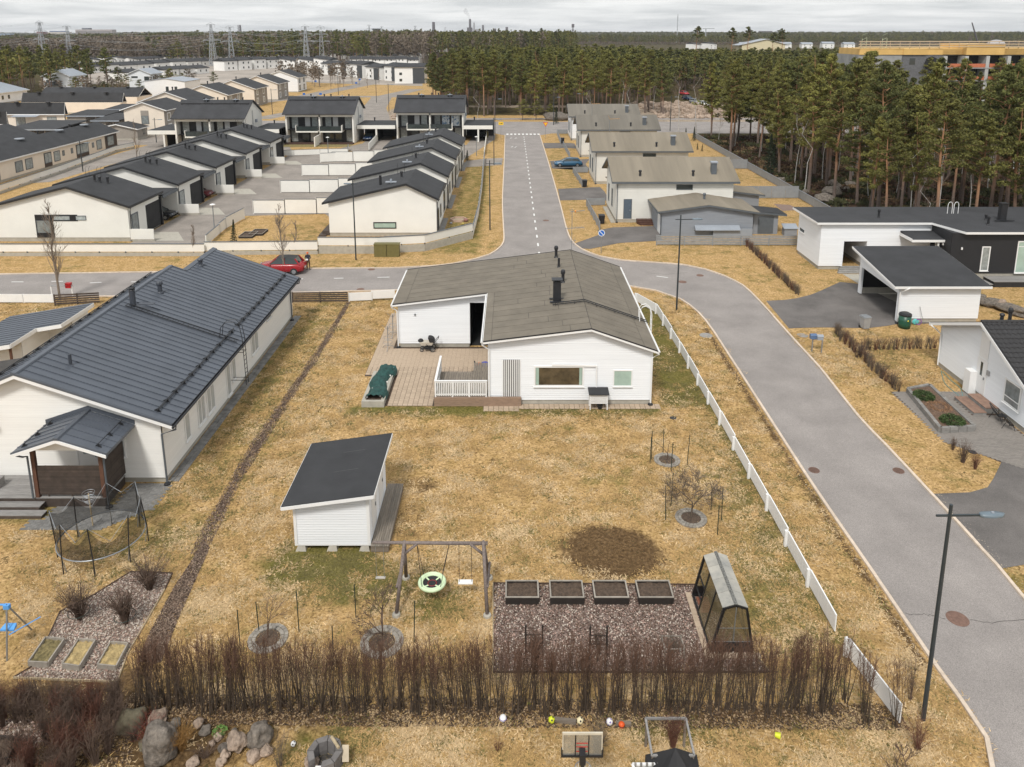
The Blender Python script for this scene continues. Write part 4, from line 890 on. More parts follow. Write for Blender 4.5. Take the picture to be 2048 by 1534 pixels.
# young trees in stone rings
RING=mat('ring_stones',(.27,.245,.21),.9,.15,5,.3,30,rnd=.18)
PEG=mat('dark_green_stake',(.012,.03,.022),.6)
NETM=mat('fine_dark_net',(.02,.03,.02),.9,alpha=.16)
def branchy(m,p,d,L,r,depth,rr,nb=3,spread=.55,n=4,up=.2,taper=.62,minr=.004):
 """a limb with smaller limbs growing from it"""
 pts=[Vector(p)];dd=Vector(d).normalized();segs=3 if depth > 0 else 2
 for i in range(segs):
  dd=(dd+Vector((rr.gauss(0,.12),rr.gauss(0,.12),rr.gauss(0,.06)+up*.15))).normalized();pts.append(pts[-1]+dd*L/segs)
 rs=[max(minr,r*(1-(1-taper)*i/segs)) for i in range(segs+1)]
 m.tube(pts,rs,n if r > .02 else 3,False)
 if depth <=0:return
 for k in range(nb):
  u=rr.uniform(.35,1.);i=min(segs-1,int(u*segs));q=pts[i].lerp(pts[i+1],u*segs-i)
  a=Vector((rr.gauss(0,1),rr.gauss(0,1),rr.gauss(0,.5)));a=(a-a.dot(dd)*dd).normalized()
  nd=(dd*(1-spread*.5)+a*spread*rr.uniform(.7,1.4)+Vector((0,0,up))).normalized()
  branchy(m,q,nd,L*rr.uniform(.5,.78),max(minr,r*taper*.75),depth-1,rr,nb,spread,n,up,taper,minr)
def young_tree(px,py,lab,rx=.62,h=2.2,seed=1,depth=3,nb=3,bark=TWIG,ringlab='',stakes=(),hole=.62,L0=.7,br=.02,net=()):
 x,y=at(px,py);t=thing('stone_ring',ringlab,'stone ring',(x,y,0));n=26;rr=random.Random(seed)
 m=MB();m.lathe(x,y,[(rx*hole+.03,.0),(rx*hole+.02,.035),(.05,.06)],20);m.build('soil',SOIL,t)
 for q,rad in ((0,rx),(1,rx*.78)):
  nn=n-6*q
  for i in range(nn):
   a=2*pi*i/nn;b=2*pi*(i+.9)/nn;r0,r1=rad-rx*.1,rad+rx*.1;h_=.06+rr.uniform(-.012,.012);s=MB()
   s.hexa([(x+r0*cos(a),y+r0*sin(a),0),(x+r1*cos(a),y+r1*sin(a),0),(x+r1*cos(b),y+r1*sin(b),0),(x+r0*cos(b),y+r0*sin(b),0)],[(x+r0*cos(a),y+r0*sin(a),h_),(x+r1*cos(a),y+r1*sin(a),h_),(x+r1*cos(b),y+r1*sin(b),h_),(x+r0*cos(b),y+r0*sin(b),h_)]);s.build('stone',RING,t)
 tr=thing('young_tree',lab,'tree',(x,y,0));m=MB();m.tube([(x,y,0),(x+.02,y,L0*.6),(x+.04,y+.02,L0)],[br*1.5,br*1.15,br],6);m.build('trunk',bark,tr)
 m=MB()
 for k in range(nb+1):branchy(m,(x+.03,y+.02,L0*(.55+.45*k/(nb))),(rr.gauss(0,.8),rr.gauss(0,.8),1),(h-L0)*.6,br*.8,depth,rr,nb+1,.75,4,.2,.62,.006)
 m.build('branches',bark,tr)
 st=[]
 for i,(sx_,sy_,sh_) in enumerate(stakes):
  a,b=at(sx_,sy_);m=MB();m.tube([(a,b,0),(a+rr.gauss(0,.03),b+rr.gauss(0,.03),sh_)],.02,5);st.append((a,b,sh_));o=m.build('stake',PEG);tag(o,'thin dark stake round the %s' % lab.split(' in ')[0].replace('leafless ',''),'stake','dark stakes round the young trees')
 for (i,j) in net:
  (a,b,h1),(c,d,h2)=st[i],st[j];m=MB();pts=[]
  K=8
  for k in range(K+1):u=k/K;bow=.25*sin(pi*u);px_=a+(c-a)*u+(b-d)*bow*.3;py_=b+(d-b)*u+(c-a)*bow*.3;m.v+=[(px_,py_,.02),(px_,py_,h1*.9+(h2-h1)*.9*u-.15*sin(pi*u))]
  m.f=[(2*k,2*k+2,2*k+3,2*k+1) for k in range(K)];o=m.build('deer_net',NETM);tag(o,'fine dark netting on stakes %s the %s' % (('left of','right of')[i > 2],lab.split(' in ')[0].replace('leafless ','')),'net')
young_tree(1334,921,'thin upright leafless sapling in the stone ring near the white house',.62,1.9,3,0,1,ringlab='ring of pale stones round the sapling nearest the white house',stakes=((1300,925,1.5),(1326,905,1.35),(1374,930,1.75),(1342,942,1.6),(1303,918,1.6)),net=((0,4),))
young_tree(1382,1037,'leafless small fruit tree with a wide round crown in a stone ring',.66,2.7,4,4,3,TWIG_G,'ring of pale stones under the wide bare fruit tree',((1331,1040,1.75),(1342,1012,1.7),(1422,1020,1.2),(1435,1070,1.5),(1443,1040,1.7)),L0=.8,br=.03,net=((0,1),(3,4)))
young_tree(536,1278,'thin leafless sapling in a stone ring by the hedge on the left',.66,2.1,5,2,2,ringlab='ring of pale stones half hidden by the hedge, left one',stakes=((518,1262,1.3),(598,1264,1.7),(480,1290,1.5),(667,1330,1.6)))
young_tree(764,1285,'leafless forked young tree in a stone ring by the hedge below the swing',.72,2.0,6,3,3,ringlab='ring of pale stones half hidden by the hedge, below the swing',stakes=((712,1236,1.5),(828,1285,1.75)),L0=.6,br=.03)
# white low fence along the road
def panel_fence(name,label,pts,h,mtl,plen=2.3,thick=.05,postw=.09,gap=.06,step=.0,group=None,topcap=None,z0=.1,drop=0.,slats=0,cat='fence',side=1):
 t=thing(name,label,cat,(pts[0][0],pts[0][1],0),0,group)
 i0=0;zoff=0
 for (a,b) in zip(pts,pts[1:]):
  L=hypot(b[0]-a[0],b[1]-a[1]);n=max(1,round(L/plen));d=((b[0]-a[0])/L,(b[1]-a[1])/L)
  for k in range(n):
   s0=L*k/n;s1=L*(k+1)/n;dz=((i0+k) % 3)*step;p=(a[0]+d[0]*s0,a[1]+d[1]*s0);q=(a[0]+d[0]*s1,a[1]+d[1]*s1)
   if slats:
    hh=(h-z0)/slats;pn=None
    for j in range(slats):
     m=MB();zc=z0+hh*(j+.5);m.bar((p[0],p[1],zc),(q[0],q[1],zc),thick*.6,hh*.72);m.build('slat',mtl,t)
   else:
    m=MB();m.bar((p[0]+d[0]*gap,p[1]+d[1]*gap,(z0+h)/2+dz),(q[0]-d[0]*gap*0,q[1]-d[1]*gap*0,(z0+h)/2+dz),thick,h-z0);
    for u in np.arange(.3,s1-s0-.1,.3):
     c=(p[0]+d[0]*u,p[1]+d[1]*u);m.bar((c[0],c[1],(z0+h)/2+dz),(c[0]+d[0]*.02,c[1]+d[1]*.02,(z0+h)/2+dz),thick+.006,h-z0-.01)
    m.build('fence_panel',mtl,t)
   m=MB();ins=side*.07;nx_,ny_=-d[1],d[0];m.bar((p[0]+nx_*ins,p[1]+ny_*ins,0),(p[0]+nx_*ins,p[1]+ny_*ins,h+dz-.02),postw,postw,(d[0],d[1],0));m.build('post',mtl,t)
   if topcap:m=MB();m.bar((p[0],p[1],h+dz+.02),(q[0],q[1],h+dz+.02),thick+.08,.035);m.build('top_rail',topcap,t)
  i0+=n
 return t
panel_fence('low_fence','long low white board fence between the lawn and the curving road',[(10.3,60.3),(11.5,57.6),(11.75,50),(11.9,40),(11.98,32),(12.02,24.5)],.8,WHITE,2.3,step=.05,side=-1,postw=.12)
panel_fence('low_fence','short low white fence piece half hidden by the hedge beside the nearest lamp post',[(12.05,23.5),(12.55,20.7)],.8,WHITE,1.9,side=-1,postw=.12)
panel_fence('low_fence','low white stepped fence behind the lawn left of the white house',[at(698,604),at(790,600)],.8,WHITE,2.2,step=.1)
panel_fence('slat_fence','dark brown horizontal slat fence behind the lawn beside the metal-roofed house',[at(585,606),at(696,605)],.95,WOOD_BR,2.0,slats=5)
# metal-roofed house on the left
def Yof(px,z,X):return at(px,YH+(CH-z)*(px-1024)/(X*CP),z)[1]
def Xof(px,z,Y):return aty(px,YH+SS/(1+Y/((CH-z)*TP)),Y)[0]
L0=thing('house','large white house with dark blue-grey seamed metal roof on the left','house',(-20,45,0))
lx0,lx1,ly0,ly1=-31.0,-17.2,34.3,56.6;RX,RZ2,EX,EZ=-23.7,6.08,-16.4,3.45
sl=(RZ2-EZ)/(EX-RX)
zr=lambda x:RZ2-sl*(x-RX) if x > RX else RZ2-.42*(RX-x)
m=MB();XA=-25.2
def gprism(m,xs,tops,y0,y1,z0=.3):
 lo=[(xs[0],y0,z0),(xs[-1],y0,z0)]+[(x,y0,t) for x,t in zip(reversed(xs),reversed(tops))];m.prism(lo,[(p[0],y1,p[2]) for p in lo])
gprism(m,[XA,RX,lx1],[zr(XA)-.25,RZ2-.25,zr(lx1)-.25],ly0,50.6);gprism(m,[-22.7,lx1],[zr(-22.7)-.25,zr(lx1)-.25],50.61,ly1)
gprism(m,[lx0,XA-.01],[3.2,3.75],ly0+.02,40.4)
W1=Wall((XA,ly0),(lx1,ly0));W1b=Wall((lx0,ly0+.02),(XA-.01,ly0+.02));W2=Wall((lx1,ly0),(lx1,ly1))
siding(m,W1,[(0,.3),(8.0,.3),(8.0,zr(lx1)-.25),(RX-XA,RZ2-.25),(0,zr(XA)-.25)],.13,.02)
siding(m,W1b,[(0,.3),(5.79,.3),(5.79,3.75),(0,3.2)],.13,.02)
siding(m,W2,[(0,.3),(22.3,.3),(22.3,zr(lx1)-.25),(0,zr(lx1)-.25)],.13,.02)
W1.box(m,7.9,8.04,.3,zr(lx1)-.3,.001,.04);W2.box(m,-.04,.1,.3,zr(lx1)-.27,.001,.04);W2.box(m,22.2,22.3,.3,zr(lx1)-.27,.001,.04)
m.build('wall',CREAM,L0)
m=MB();m.box(lx0,-25.4,ly0+.06,40.3,-.05,.31);m.box(-25.39,lx1-.05,ly0+.06,50.39,-.05,.31);m.box(-22.6,lx1-.05,50.4,ly1-.05,-.05,.31);m.build('foundation',CONC,L0)
r=MB()
def rs(m,x0,x1,y0,y1,a,b):m.prism([(x0,y0,zr(x0)-b),(x1,y0,zr(x1)-b),(x1,y0,zr(x1)-a),(x0,y0,zr(x0)-a)],[(x0,y1,zr(x0)-b),(x1,y1,zr(x1)-b),(x1,y1,zr(x1)-a),(x0,y1,zr(x0)-a)])
rs(r,RX,EX,33.8,50.9,.012,.2);rs(r,-22.7,EX,50.91,56.4,.012,.2);rs(r,XA-.1,RX,33.8,50.9,.012,.2)
R0=r.build('roof',BLACK,L0)  # black deck shows in the sheet gaps, standing in for shade beside the ribs
y=33.82;nP=0
while y < 56.3:
 y1=min(y+.497,56.38);xa=RX if y1 < 50.95 else -22.68
 m=MB();rs(m,xa+.06,EX,y+.032,y1-.022,-.002,.011);rs(m,xa+.06,EX+.01,y-.013,y+.013,-.055,.011);m.build('roof_sheet',METAL,R0)
 if y1 < 50.95:m=MB();rs(m,XA-.1,RX-.06,y+.032,y1-.022,-.002,.011);rs(m,XA-.12,RX-.06,y-.013,y+.013,-.042,.011);m.build('roof_sheet',METAL,R0)
 y+=.5
m=MB();m.prism([(RX-.16,33.78,RZ2-.03),(RX+.16,33.78,RZ2-.03),(RX+.12,33.78,RZ2+.05),(RX-.12,33.78,RZ2+.05)],[(RX-.16,50.92,RZ2-.03),(RX+.16,50.92,RZ2-.03),(RX+.12,50.92,RZ2+.05),(RX-.12,50.92,RZ2+.05)]);m.build('ridge_cap',METAL,R0)
m=MB();rs(m,-22.9,-22.6,50.95,56.42,-.05,.02);m.build('ridge_cap',METAL,R0);m=MB();rs(m,RX,-22.72,50.86,50.95,-.05,.1);m.build('edge_cap',METAL,R0)
m=MB();m.prism([(XA-.1,33.74,zr(XA-.1)-.07),(RX,33.74,RZ2-.07),(RX,33.74,RZ2+.05),(XA-.1,33.74,zr(XA-.1)+.05)],[(XA-.1,33.79,zr(XA-.1)-.07),(RX,33.79,RZ2-.07),(RX,33.79,RZ2+.05),(XA-.1,33.79,zr(XA-.1)+.05)]);m.prism([(RX,33.74,RZ2-.07),(EX,33.74,EZ-.07),(EX,33.74,EZ+.05),(RX,33.74,RZ2+.05)],[(RX,33.79,RZ2-.07),(EX,33.79,EZ-.07),(EX,33.79,EZ+.05),(RX,33.79,RZ2+.05)]);m.build('verge_cap',METAL,R0)
m=MB();m.prism([(XA-.1,33.76,zr(XA-.1)-.26),(RX,33.76,RZ2-.26),(RX,33.76,RZ2-.08),(XA-.1,33.76,zr(XA-.1)-.08)],[(XA-.1,33.8,zr(XA-.1)-.26),(RX,33.8,RZ2-.26),(RX,33.8,RZ2-.08),(XA-.1,33.8,zr(XA-.1)-.08)]);m.prism([(RX,33.76,RZ2-.26),(EX,33.76,EZ-.26),(EX,33.76,EZ-.08),(RX,33.76,RZ2-.08)],[(RX,33.8,RZ2-.26),(EX,33.8,EZ-.26),(EX,33.8,EZ-.08),(RX,33.8,RZ2-.08)]);m.build('fascia',WHITE,L0)
m=MB();m.tube([(EX+.06,33.7,EZ-.14),(EX+.06,56.45,EZ-.14)],.06,8);m.build('gutter',BLACK,L0)
downpipe(L0,[(EX+.1,34.0,EZ-.1),(EX+.08,33.95,3.1),(-17.1,34.1,2.75),(-17.08,34.12,.15)],.05,TRIM_G);downpipe(L0,[(EX+.1,56.0,EZ-.1),(EX+.08,56.0,3.1),(-17.1,56.1,2.75),(-17.08,56.1,.15)],.05,TRIM_G)
def snow_guard(y0,y1,x,par,step=1.0):
 m=MB();z=zr(x)+.17;m.tube([(x,y0,z),(x,y1,z)],.032,5);m.tube([(x,y0,z-.09),(x,y1,z-.09)],.025,5)
 y=y0+.1
 while y < y1:m.prism([(x-.22,y-.02,zr(x-.22)+.03),(x+.12,y-.02,zr(x+.12)+.03),(x+.02,y-.02,zr(x)+.22)],[(x-.22,y+.02,zr(x-.22)+.03),(x+.12,y+.02,zr(x+.12)+.03),(x+.02,y+.02,zr(x)+.22)]);y+=step
 m.build('snow_guard',BLACK,par)
snow_guard(34.3,44.8,-17.3,L0);snow_guard(45.4,51.0,-17.3,L0);snow_guard(51.4,55.9,-17.3,L0);snow_guard(34.5,50.5,-24.9,L0)
SLATE=mat('slate_vent',(.045,.052,.066),.45)
vp=lambda px,py,h,r,cap=True:(lambda x,y:vent_pipe(L0,x,y,zr(x)-.03,h,r,SLATE,cap))
for px,py,hz,h,r_,cp in ((143,743,5.2,.62,.08,False),(322,600,5.15,.8,.14,True),(403,549,4.9,.55,.14,True)):
 x,y=at(px,py,hz);vent_pipe(L0,x,y,zr(x)-.03,h,r_,SLATE,cp)
x,y=at(268,625,5.35);m=MB();m.tube([(x,y,zr(x)-.05),(x,y,zr(x)+1.0)],.17,12);m.build('chimney',SLATE,L0);m=MB();m.ring((x,y,zr(x)+1.0),.17,.025,12,5);m.tube([(x-.12,y,zr(x)+1.06),(x+.16,y,zr(x)+1.12)],.1,8);m.build('chimney_hood',BLACK,L0)
m=MB();m.hexa([(x+.35,y-.15,zr(x)+.12),(x+1.25,y-.15,zr(x)+.1),(x+1.25,y+.2,zr(x)+.1),(x+.35,y+.2,zr(x)+.12)],[(x+.35,y-.15,zr(x)+.15),(x+1.25,y-.15,zr(x)+.13),(x+1.25,y+.2,zr(x)+.13),(x+.35,y+.2,zr(x)+.15)]);m.build('roof_hatch',SLATE,L0)
yL=y-.35;m=MB()
for dy in (-.17,.17):m.bar((x-.2,yL+dy,zr(x-.2)+.13),(-16.6,yL+dy,zr(-16.6)+.13),.035,.045)
xx=x-.2
while xx < -16.6:m.bar((xx,yL-.17,zr(xx)+.13),(xx,yL+.17,zr(xx)+.13),.028);xx+=.3
m.build('roof_ladder',BLACK,L0)
m=MB()
for dy in (-.2,.2):m.tube([(-17.6,yL+dy,zr(-17.6)+.05),(-17.5,yL+dy,4.6),(-17.2,yL+dy,4.95),(-16.7,yL+dy,4.95),(-16.35,yL+dy,4.6),(-16.25,yL+dy,3.9),(-16.2,yL+dy,.9)],.022,5)
z=1.1
while z < 3.5:m.bar((-16.2,yL-.2,z),(-16.2,yL+.2,z),.022);z+=.28
for z in (1.2,3.0):m.bar((-17.18,yL-.2,z),(-16.2,yL-.2,z),.025);m.bar((-17.18,yL+.2,z),(-16.2,yL+.2,z),.025)
m.build('wall_ladder',BLACK,L0)
CURTW=mat('pale_blind_glass',(.50,.52,.52),.2,.08,3)
for (a,b,z0,z1,nb) in ((369,375,.9,2.25,0),(395,407,.85,2.25,1),(413,426,.85,2.25,1),(452,457.5,.45,2.3,0),(463,469,1.0,2.25,0),(502,514,1.1,2.3,1)):
 y0,y1=Yof(a,1.7,-17.2),Yof(b,1.7,-17.2);window(L0,W2,y0-34.3,max(y1,y0+.5)-34.3,z0,z1,glass=CURTW,bars=nb,fw=.08)
y0=Yof(532,2.4,-17.2);window(L0,W2,y0-34.3,y0-33.4,2.2,2.65,fw=.06)
window(L0,W1,5.0,6.1,1.5,2.3,fw=.07);door(L0,W1,3.8,4.8,.5,2.5,WHITE,glass=GLASS_L)
for a in (.5,2.1):m=MB();W1b.box(m,a+1.5,a+1.56,.5,3.1,.001,.045);m.build('trim',WHITE,L0)
m=MB();W1b.box(m,2.9,3.1,1.2,1.3,.02,.08);m.build('outdoor_lamp',BLACK,L0)
zs=lambda x:3.9+(x+25.3)*.085
t=MB();t.prism([(-34,33.6,zs(-34)-.15),(-25.3,33.6,zs(-25.3)-.15),(-25.3,33.6,zs(-25.3)),(-34,33.6,zs(-34))],[(-34,40.6,zs(-34)-.15),(-25.3,40.6,zs(-25.3)-.15),(-25.3,40.6,zs(-25.3)),(-34,40.6,zs(-34))]);RL=t.build('side_roof',METAL,L0)
y=33.62
while y < 40.5:m=MB();m.prism([(-34,y-.012,zs(-34)),(-25.3,y-.012,zs(-25.3)),(-25.3,y-.012,zs(-25.3)+.035),(-34,y-.012,zs(-34)+.035)],[(-34,y+.012,zs(-34)),(-25.3,y+.012,zs(-25.3)),(-25.3,y+.012,zs(-25.3)+.035),(-34,y+.012,zs(-34)+.035)]);m.build('seam',METAL,RL);y+=.5
m=MB();m.prism([(-34,33.54,zs(-34)-.2),(-25.25,33.54,zs(-25.3)-.2),(-25.25,33.54,zs(-25.3)-.02),(-34,33.54,zs(-34)-.02)],[(-34,33.59,zs(-34)-.2),(-25.25,33.59,zs(-25.3)-.2),(-25.25,33.59,zs(-25.3)-.02),(-34,33.59,zs(-34)-.02)]);m.build('side_fascia',WHITE,L0)
TARP=mat('brown_tarpaulin',(.05,.045,.04),.7,.35,4,.5,12)
m=MB();m.hexa([(-33,34.6,zs(-33)+.08),(-25.7,35.2,zs(-25.7)+.12),(-25.6,40.5,zs(-25.6)+.12),(-33,39.5,zs(-33)+.1)],[(-33,34.7,zs(-33)+.2),(-25.9,35.5,zs(-25.9)+.42),(-25.8,40.2,zs(-25.8)+.45),(-33,39.3,zs(-33)+.22)]);tag(m.build('tarpaulin',TARP),'dark brown tarpaulin lying on the lower side roof of the metal-roofed house','tarpaulin')
P0=thing('porch','small gabled porch with dark metal roof, red-brown posts and slatted screens on the left house','porch',(-20.8,32.8,0))
pz=lambda x:3.96-.345*abs(x+20.65)
r=MB();rp=MB()
for (a,b) in ((-22.8,-20.65),(-20.65,-18.45)):r.prism([(a,31.55,pz(a)-.14),(b,31.55,pz(b)-.14),(b,31.55,pz(b)-.01),(a,31.55,pz(a)-.01)],[(a,34.25,pz(a)-.14),(b,34.25,pz(b)-.14),(b,34.25,pz(b)-.01),(a,34.25,pz(a)-.01)])
PR=r.build('roof',METAL,P0)
y=31.57
while y < 34.1:
 for (a,b) in ((-22.8,-20.72),(-20.58,-18.45)):
  m=MB();y1=min(y+.494,34.24);m.prism([(a,y+.004,pz(a)-.009),(b,y+.004,pz(b)-.009),(b,y+.004,pz(b)+.003),(a,y+.004,pz(a)+.003)],[(a,y1,pz(a)-.009),(b,y1,pz(b)-.009),(b,y1,pz(b)+.003),(a,y1,pz(a)+.003)])
  m.prism([(a,y-.013,pz(a)-.009),(b,y-.013,pz(b)-.009),(b,y-.013,pz(b)+.04),(a,y-.013,pz(a)+.04)],[(a,y+.003,pz(a)-.009),(b,y+.003,pz(b)-.009),(b,y+.003,pz(b)+.04),(a,y+.003,pz(a)+.04)]);m.build('roof_sheet',METAL,PR)
 y+=.5
m=MB();m.prism([(-20.8,31.5,3.9),(-20.5,31.5,3.9),(-20.55,31.5,4.01),(-20.75,31.5,4.01)],[(-20.8,34.26,3.9),(-20.5,34.26,3.9),(-20.55,34.26,4.01),(-20.75,34.26,4.01)]);m.build('ridge_cap',METAL,PR)
for (a,b) in ((-22.8,-20.65),(-20.65,-18.45)):
 m=MB();m.prism([(a,34.262,pz(a)),(b,34.262,pz(b)),(b,34.262,pz(b)+.22),(a,34.262,pz(a)+.22)],[(a,34.275,pz(a)),(b,34.275,pz(b)),(b,34.275,pz(b)+.22),(a,34.275,pz(a)+.22)]);m.build('wall_flashing',METAL,PR)
 m=MB();m.prism([(a,31.51,pz(a)-.2),(b,31.51,pz(b)-.2),(b,31.51,pz(b)-.05),(a,31.51,pz(a)-.05)],[(a,31.545,pz(a)-.2),(b,31.545,pz(b)-.2),(b,31.545,pz(b)-.05),(a,31.545,pz(a)-.05)]);m.build('fascia',WHITE,P0)
 m=MB();x=a+.45 if a < -22 else b-.5;m.tube([(x,31.8,pz(x)+.15),(x,34.1,pz(x)+.15)],.02,5)
 for y in (31.9,32.9,33.9):m.prism([(x-.15,y-.02,pz(x-.15)),(x+.15,y-.02,pz(x+.15)),(x,y-.02,pz(x)+.18)],[(x-.15,y+.02,pz(x-.15)),(x+.15,y+.02,pz(x+.15)),(x,y+.02,pz(x)+.18)])
 m.build('snow_guard',BLACK,P0)
m=MB();m.prism([(-22.4,32.2,3.0),(-19.0,32.2,3.0),(-19.0,32.2,3.15),(-20.65,32.2,3.74),(-22.4,32.2,3.15)],[(-22.4,32.3,3.0),(-19.0,32.3,3.0),(-19.0,32.3,3.15),(-20.65,32.3,3.74),(-22.4,32.3,3.15)]);m.build('gable_board',CREAM,P0)
for x in (-22.35,-19.2):m=MB();m.box(x-.09,x+.09,32.3,32.48,.5,3.05);m.build('post',WOOD_RB,P0)
z=.62
while z < 2.1:m=MB();m.box(-22.24,-19.31,32.36,32.395,z,z+.048);m.build('slat',WOOD_BR,P0);z+=.066
z=.62
while z < 2.75:m=MB();m.box(-19.16,-19.12,32.5,34.2,z,z+.055);m.build('slat',WOOD_BR,P0);z+=.075
m=MB();m.box(-21.9,-21.84,32.4,32.44,.5,2.1);m.box(-20.8,-20.74,32.4,32.44,.5,2.1);m.build('screen_stud',WOOD_BR,P0)
downpipe(P0,[(-22.75,31.7,3.05),(-22.5,31.9,2.85),(-22.5,32.2,2.7),(-22.5,32.22,.52)],.045,TRIM_G);downpipe(P0,[(-18.5,31.7,3.0),(-18.85,31.95,2.8),(-19.0,32.25,2.6),(-19.0,32.25,.15)],.045,TRIM_G)
D0=thing('terrace_deck','silver-grey plank terrace with broad steps under the porch of the left house','deck',(-24,33.3,0))
y=32.3
while y < 34.15:m=MB();m.box(-31,-19.15,y,y+.135,.46,.49);m.build('deck_board',WOOD_GR,D0);y+=.145
m=MB();m.box(-30.9,-19.2,32.32,34.2,.0,.455);m.build('deck_base',WOOD_BR,D0)
for i,(z,y0) in enumerate(((.33,31.85),(.18,31.4))):
 for j in range(3):m=MB();m.box(-31,-22.0-.0+i*.35,y0+j*.145,y0+j*.145+.135,z-.03,z);m.build('step_tread',WOOD_GR,D0)
 m=MB();m.box(-30.9,-22.05+i*.35,y0+.01,y0+.45,0,z-.035);m.build('step_riser',WOOD_BR,D0)
m=MB();[m.box(-26.4,-24.6,33.0+.12*i,33.1+.12*i,.92,.95) for i in range(4)];m.box(-24.7,-24.62,33.0,33.45,.49,.92);m.box(-26.4,-26.3,33.0,33.45,.49,.92);tag(m.build('bench',WOOD_GR),'grey slatted bench at the left edge on the terrace','bench')
pv=bpy.data.objects.new('paving',None);COL.objects.link(pv);pv['kind']='structure';OFF['paving']=(0,0,0)
gpm=MB().box(0,.275,0,.135,0,.05).mesh('grey_paver',PAVER_G);cnt=0
y=30.6
while y < 34.2:
 x=-22.2+(.14 if int(y/.14) % 2 else 0);
 while x < (-17.05 if y > 32 else -17.4-(32-y)*.9):
  if (x > -19.0 or y < 32.2) and not (x < -21.7 and y > 31.3) and cnt < 300:
   o=bpy.data.objects.new('paver',gpm);COL.objects.link(o);o.parent=pv;o.location=(x,y,-.022+random.uniform(-.006,.006));cnt+=1
  x+=.285
 y+=.145
m=MB();y=34.4
while y < 57:
 for x in (-17.18,-16.9):m.box(x,x+.26,y,y+.37,-.02,.03+random.uniform(-.006,.006))
 y+=.385
m.build('pavers',PAVER_G,pv,kind='stuff')
A0=thing('annex','white outbuilding with stepped dark metal mono-pitch roof at the left edge','outbuilding',(-33,49,0))
az=lambda x:3.05+(x+29.9)*.17
def aslab(m,x0,x1,y0,y1,a,b):m.prism([(x0,y0,az(x0)-b),(x1,y0,az(x1)-b),(x1,y0,az(x1)-a),(x0,y0,az(x0)-a)],[(x0,y1,az(x0)-b),(x1,y1,az(x1)-b),(x1,y1,az(x1)-a),(x0,y1,az(x0)-a)])
r=MB();aslab(r,-36,-29.9,47.8,51.8,.01,.18);aslab(r,-36,-31.6,45.1,47.79,.01,.18);AR=r.build('roof',METAL,A0)
y=45.12
while y < 51.7:m=MB();x1=-31.6 if y < 47.8 else -29.9;aslab(m,-36,x1,y+.004,min(y+.476,51.8),-.002,.009);aslab(m,-36,x1,y-.012,y+.012,-.04,.009);m.build('roof_sheet',METAL,AR);y+=.48
f=MB()
for (x0,x1,y) in ((-36,-31.6,45.06),(-31.57,-29.87,47.76)):f.prism([(x0,y,az(x0)-.3),(x1,y,az(x1)-.3),(x1,y,az(x1)-.04),(x0,y,az(x0)-.04)],[(x0,y+.035,az(x0)-.3),(x1,y+.035,az(x1)-.3),(x1,y+.035,az(x1)-.04),(x0,y+.035,az(x0)-.04)])
f.box(-31.595,-31.56,45.1,47.75,az(-31.6)-.3,az(-31.6)-.02);f.box(-29.895,-29.86,47.8,51.8,az(-29.9)-.3,az(-29.9)-.02);f.build('fascia',WHITE,A0)
m=MB()
for (a,b,y0,y1) in ((-35.8,-31.9,46.6,51.5),(-31.9,-30.2,49.5,51.5)):m.prism([(a,y0,.1),(b,y0,.1),(b,y0,az(b)-.19),(a,y0,az(a)-.19)],[(a,y1,.1),(b,y1,.1),(b,y1,az(b)-.19),(a,y1,az(a)-.19)])
if 1:siding(m,Wall((-35.8,46.6),(-31.9,46.6)),[(0,.1),(3.9,.1),(3.9,2.5),(0,1.85)],.14);siding(m,Wall((-31.9,49.5),(-30.2,49.5)),[(0,.1),(1.7,.1),(1.7,2.72),(0,2.6)],.14);siding(m,Wall((-30.2,49.5),(-30.2,51.5)),[(0,.1),(2,.1),(2,2.72),(0,2.72)],.14);siding(m,Wall((-31.9,46.6),(-31.9,49.5)),[(0,.1),(2.9,.1),(2.9,2.5),(0,2.5)],.14);m.build('wall',CREAM,A0)
m=MB();m.box(-31.85,-31.73,45.3,45.42,0,2.6);m.build('post',WOOD_RB,A0)
fx,fy=at(110,608);panel_fence('slat_fence','short dark slatted fence behind the left annex by the street',[at(110,612),at(200,607)],1.0,WOOD_BR,2.,slats=5)
def bin_(name,x,y,lab,body,lid,h=1.05,w=.55,rz=0,wheels=True):
 t=thing(name,lab,'bin',(x,y,0),rz);OFF[t.name]=(0,0,0);m=MB();m.hexa([(-w*.4,-w*.42,.08),(w*.4,-w*.42,.08),(w*.4,w*.42,.08),(-w*.4,w*.42,.08)],[(-w/2,-w/2,h*.88),(w/2,-w/2,h*.88),(w/2,w/2,h*.88),(-w/2,w/2,h*.88)]);m.box(-w*.53,w*.53,-w*.53,w*.53,h*.86,h*.90)
 m.build('body',body,t);m=MB();m.hexa([(-w*.54,-w*.56,h*.905),(w*.54,-w*.56,h*.905),(w*.54,w*.6,h*.905),(-w*.54,w*.6,h*.905)],[(-w*.44,-w*.4,h),(w*.44,-w*.4,h),(w*.44,w*.5,h*.98),(-w*.44,w*.5,h*.98)]);m.build('lid',lid,t);m=MB();m.bar((-w*.4,w*.62,h*.86),(w*.4,w*.62,h*.86),.04);m.build('handle',lid,t)
 if wheels:
  for s in (-1,1):m=MB();m.tube([(s*w*.36,w*.42,.11),(s*w*.48,w*.42,.11)],.11,10);m.build('wheel',TYRE,t)
 return t
GREYP=mat('grey_plastic',(.33,.33,.33),.5,.08,3);DGREYP=mat('dark_grey_plastic',(.055,.06,.065),.5)
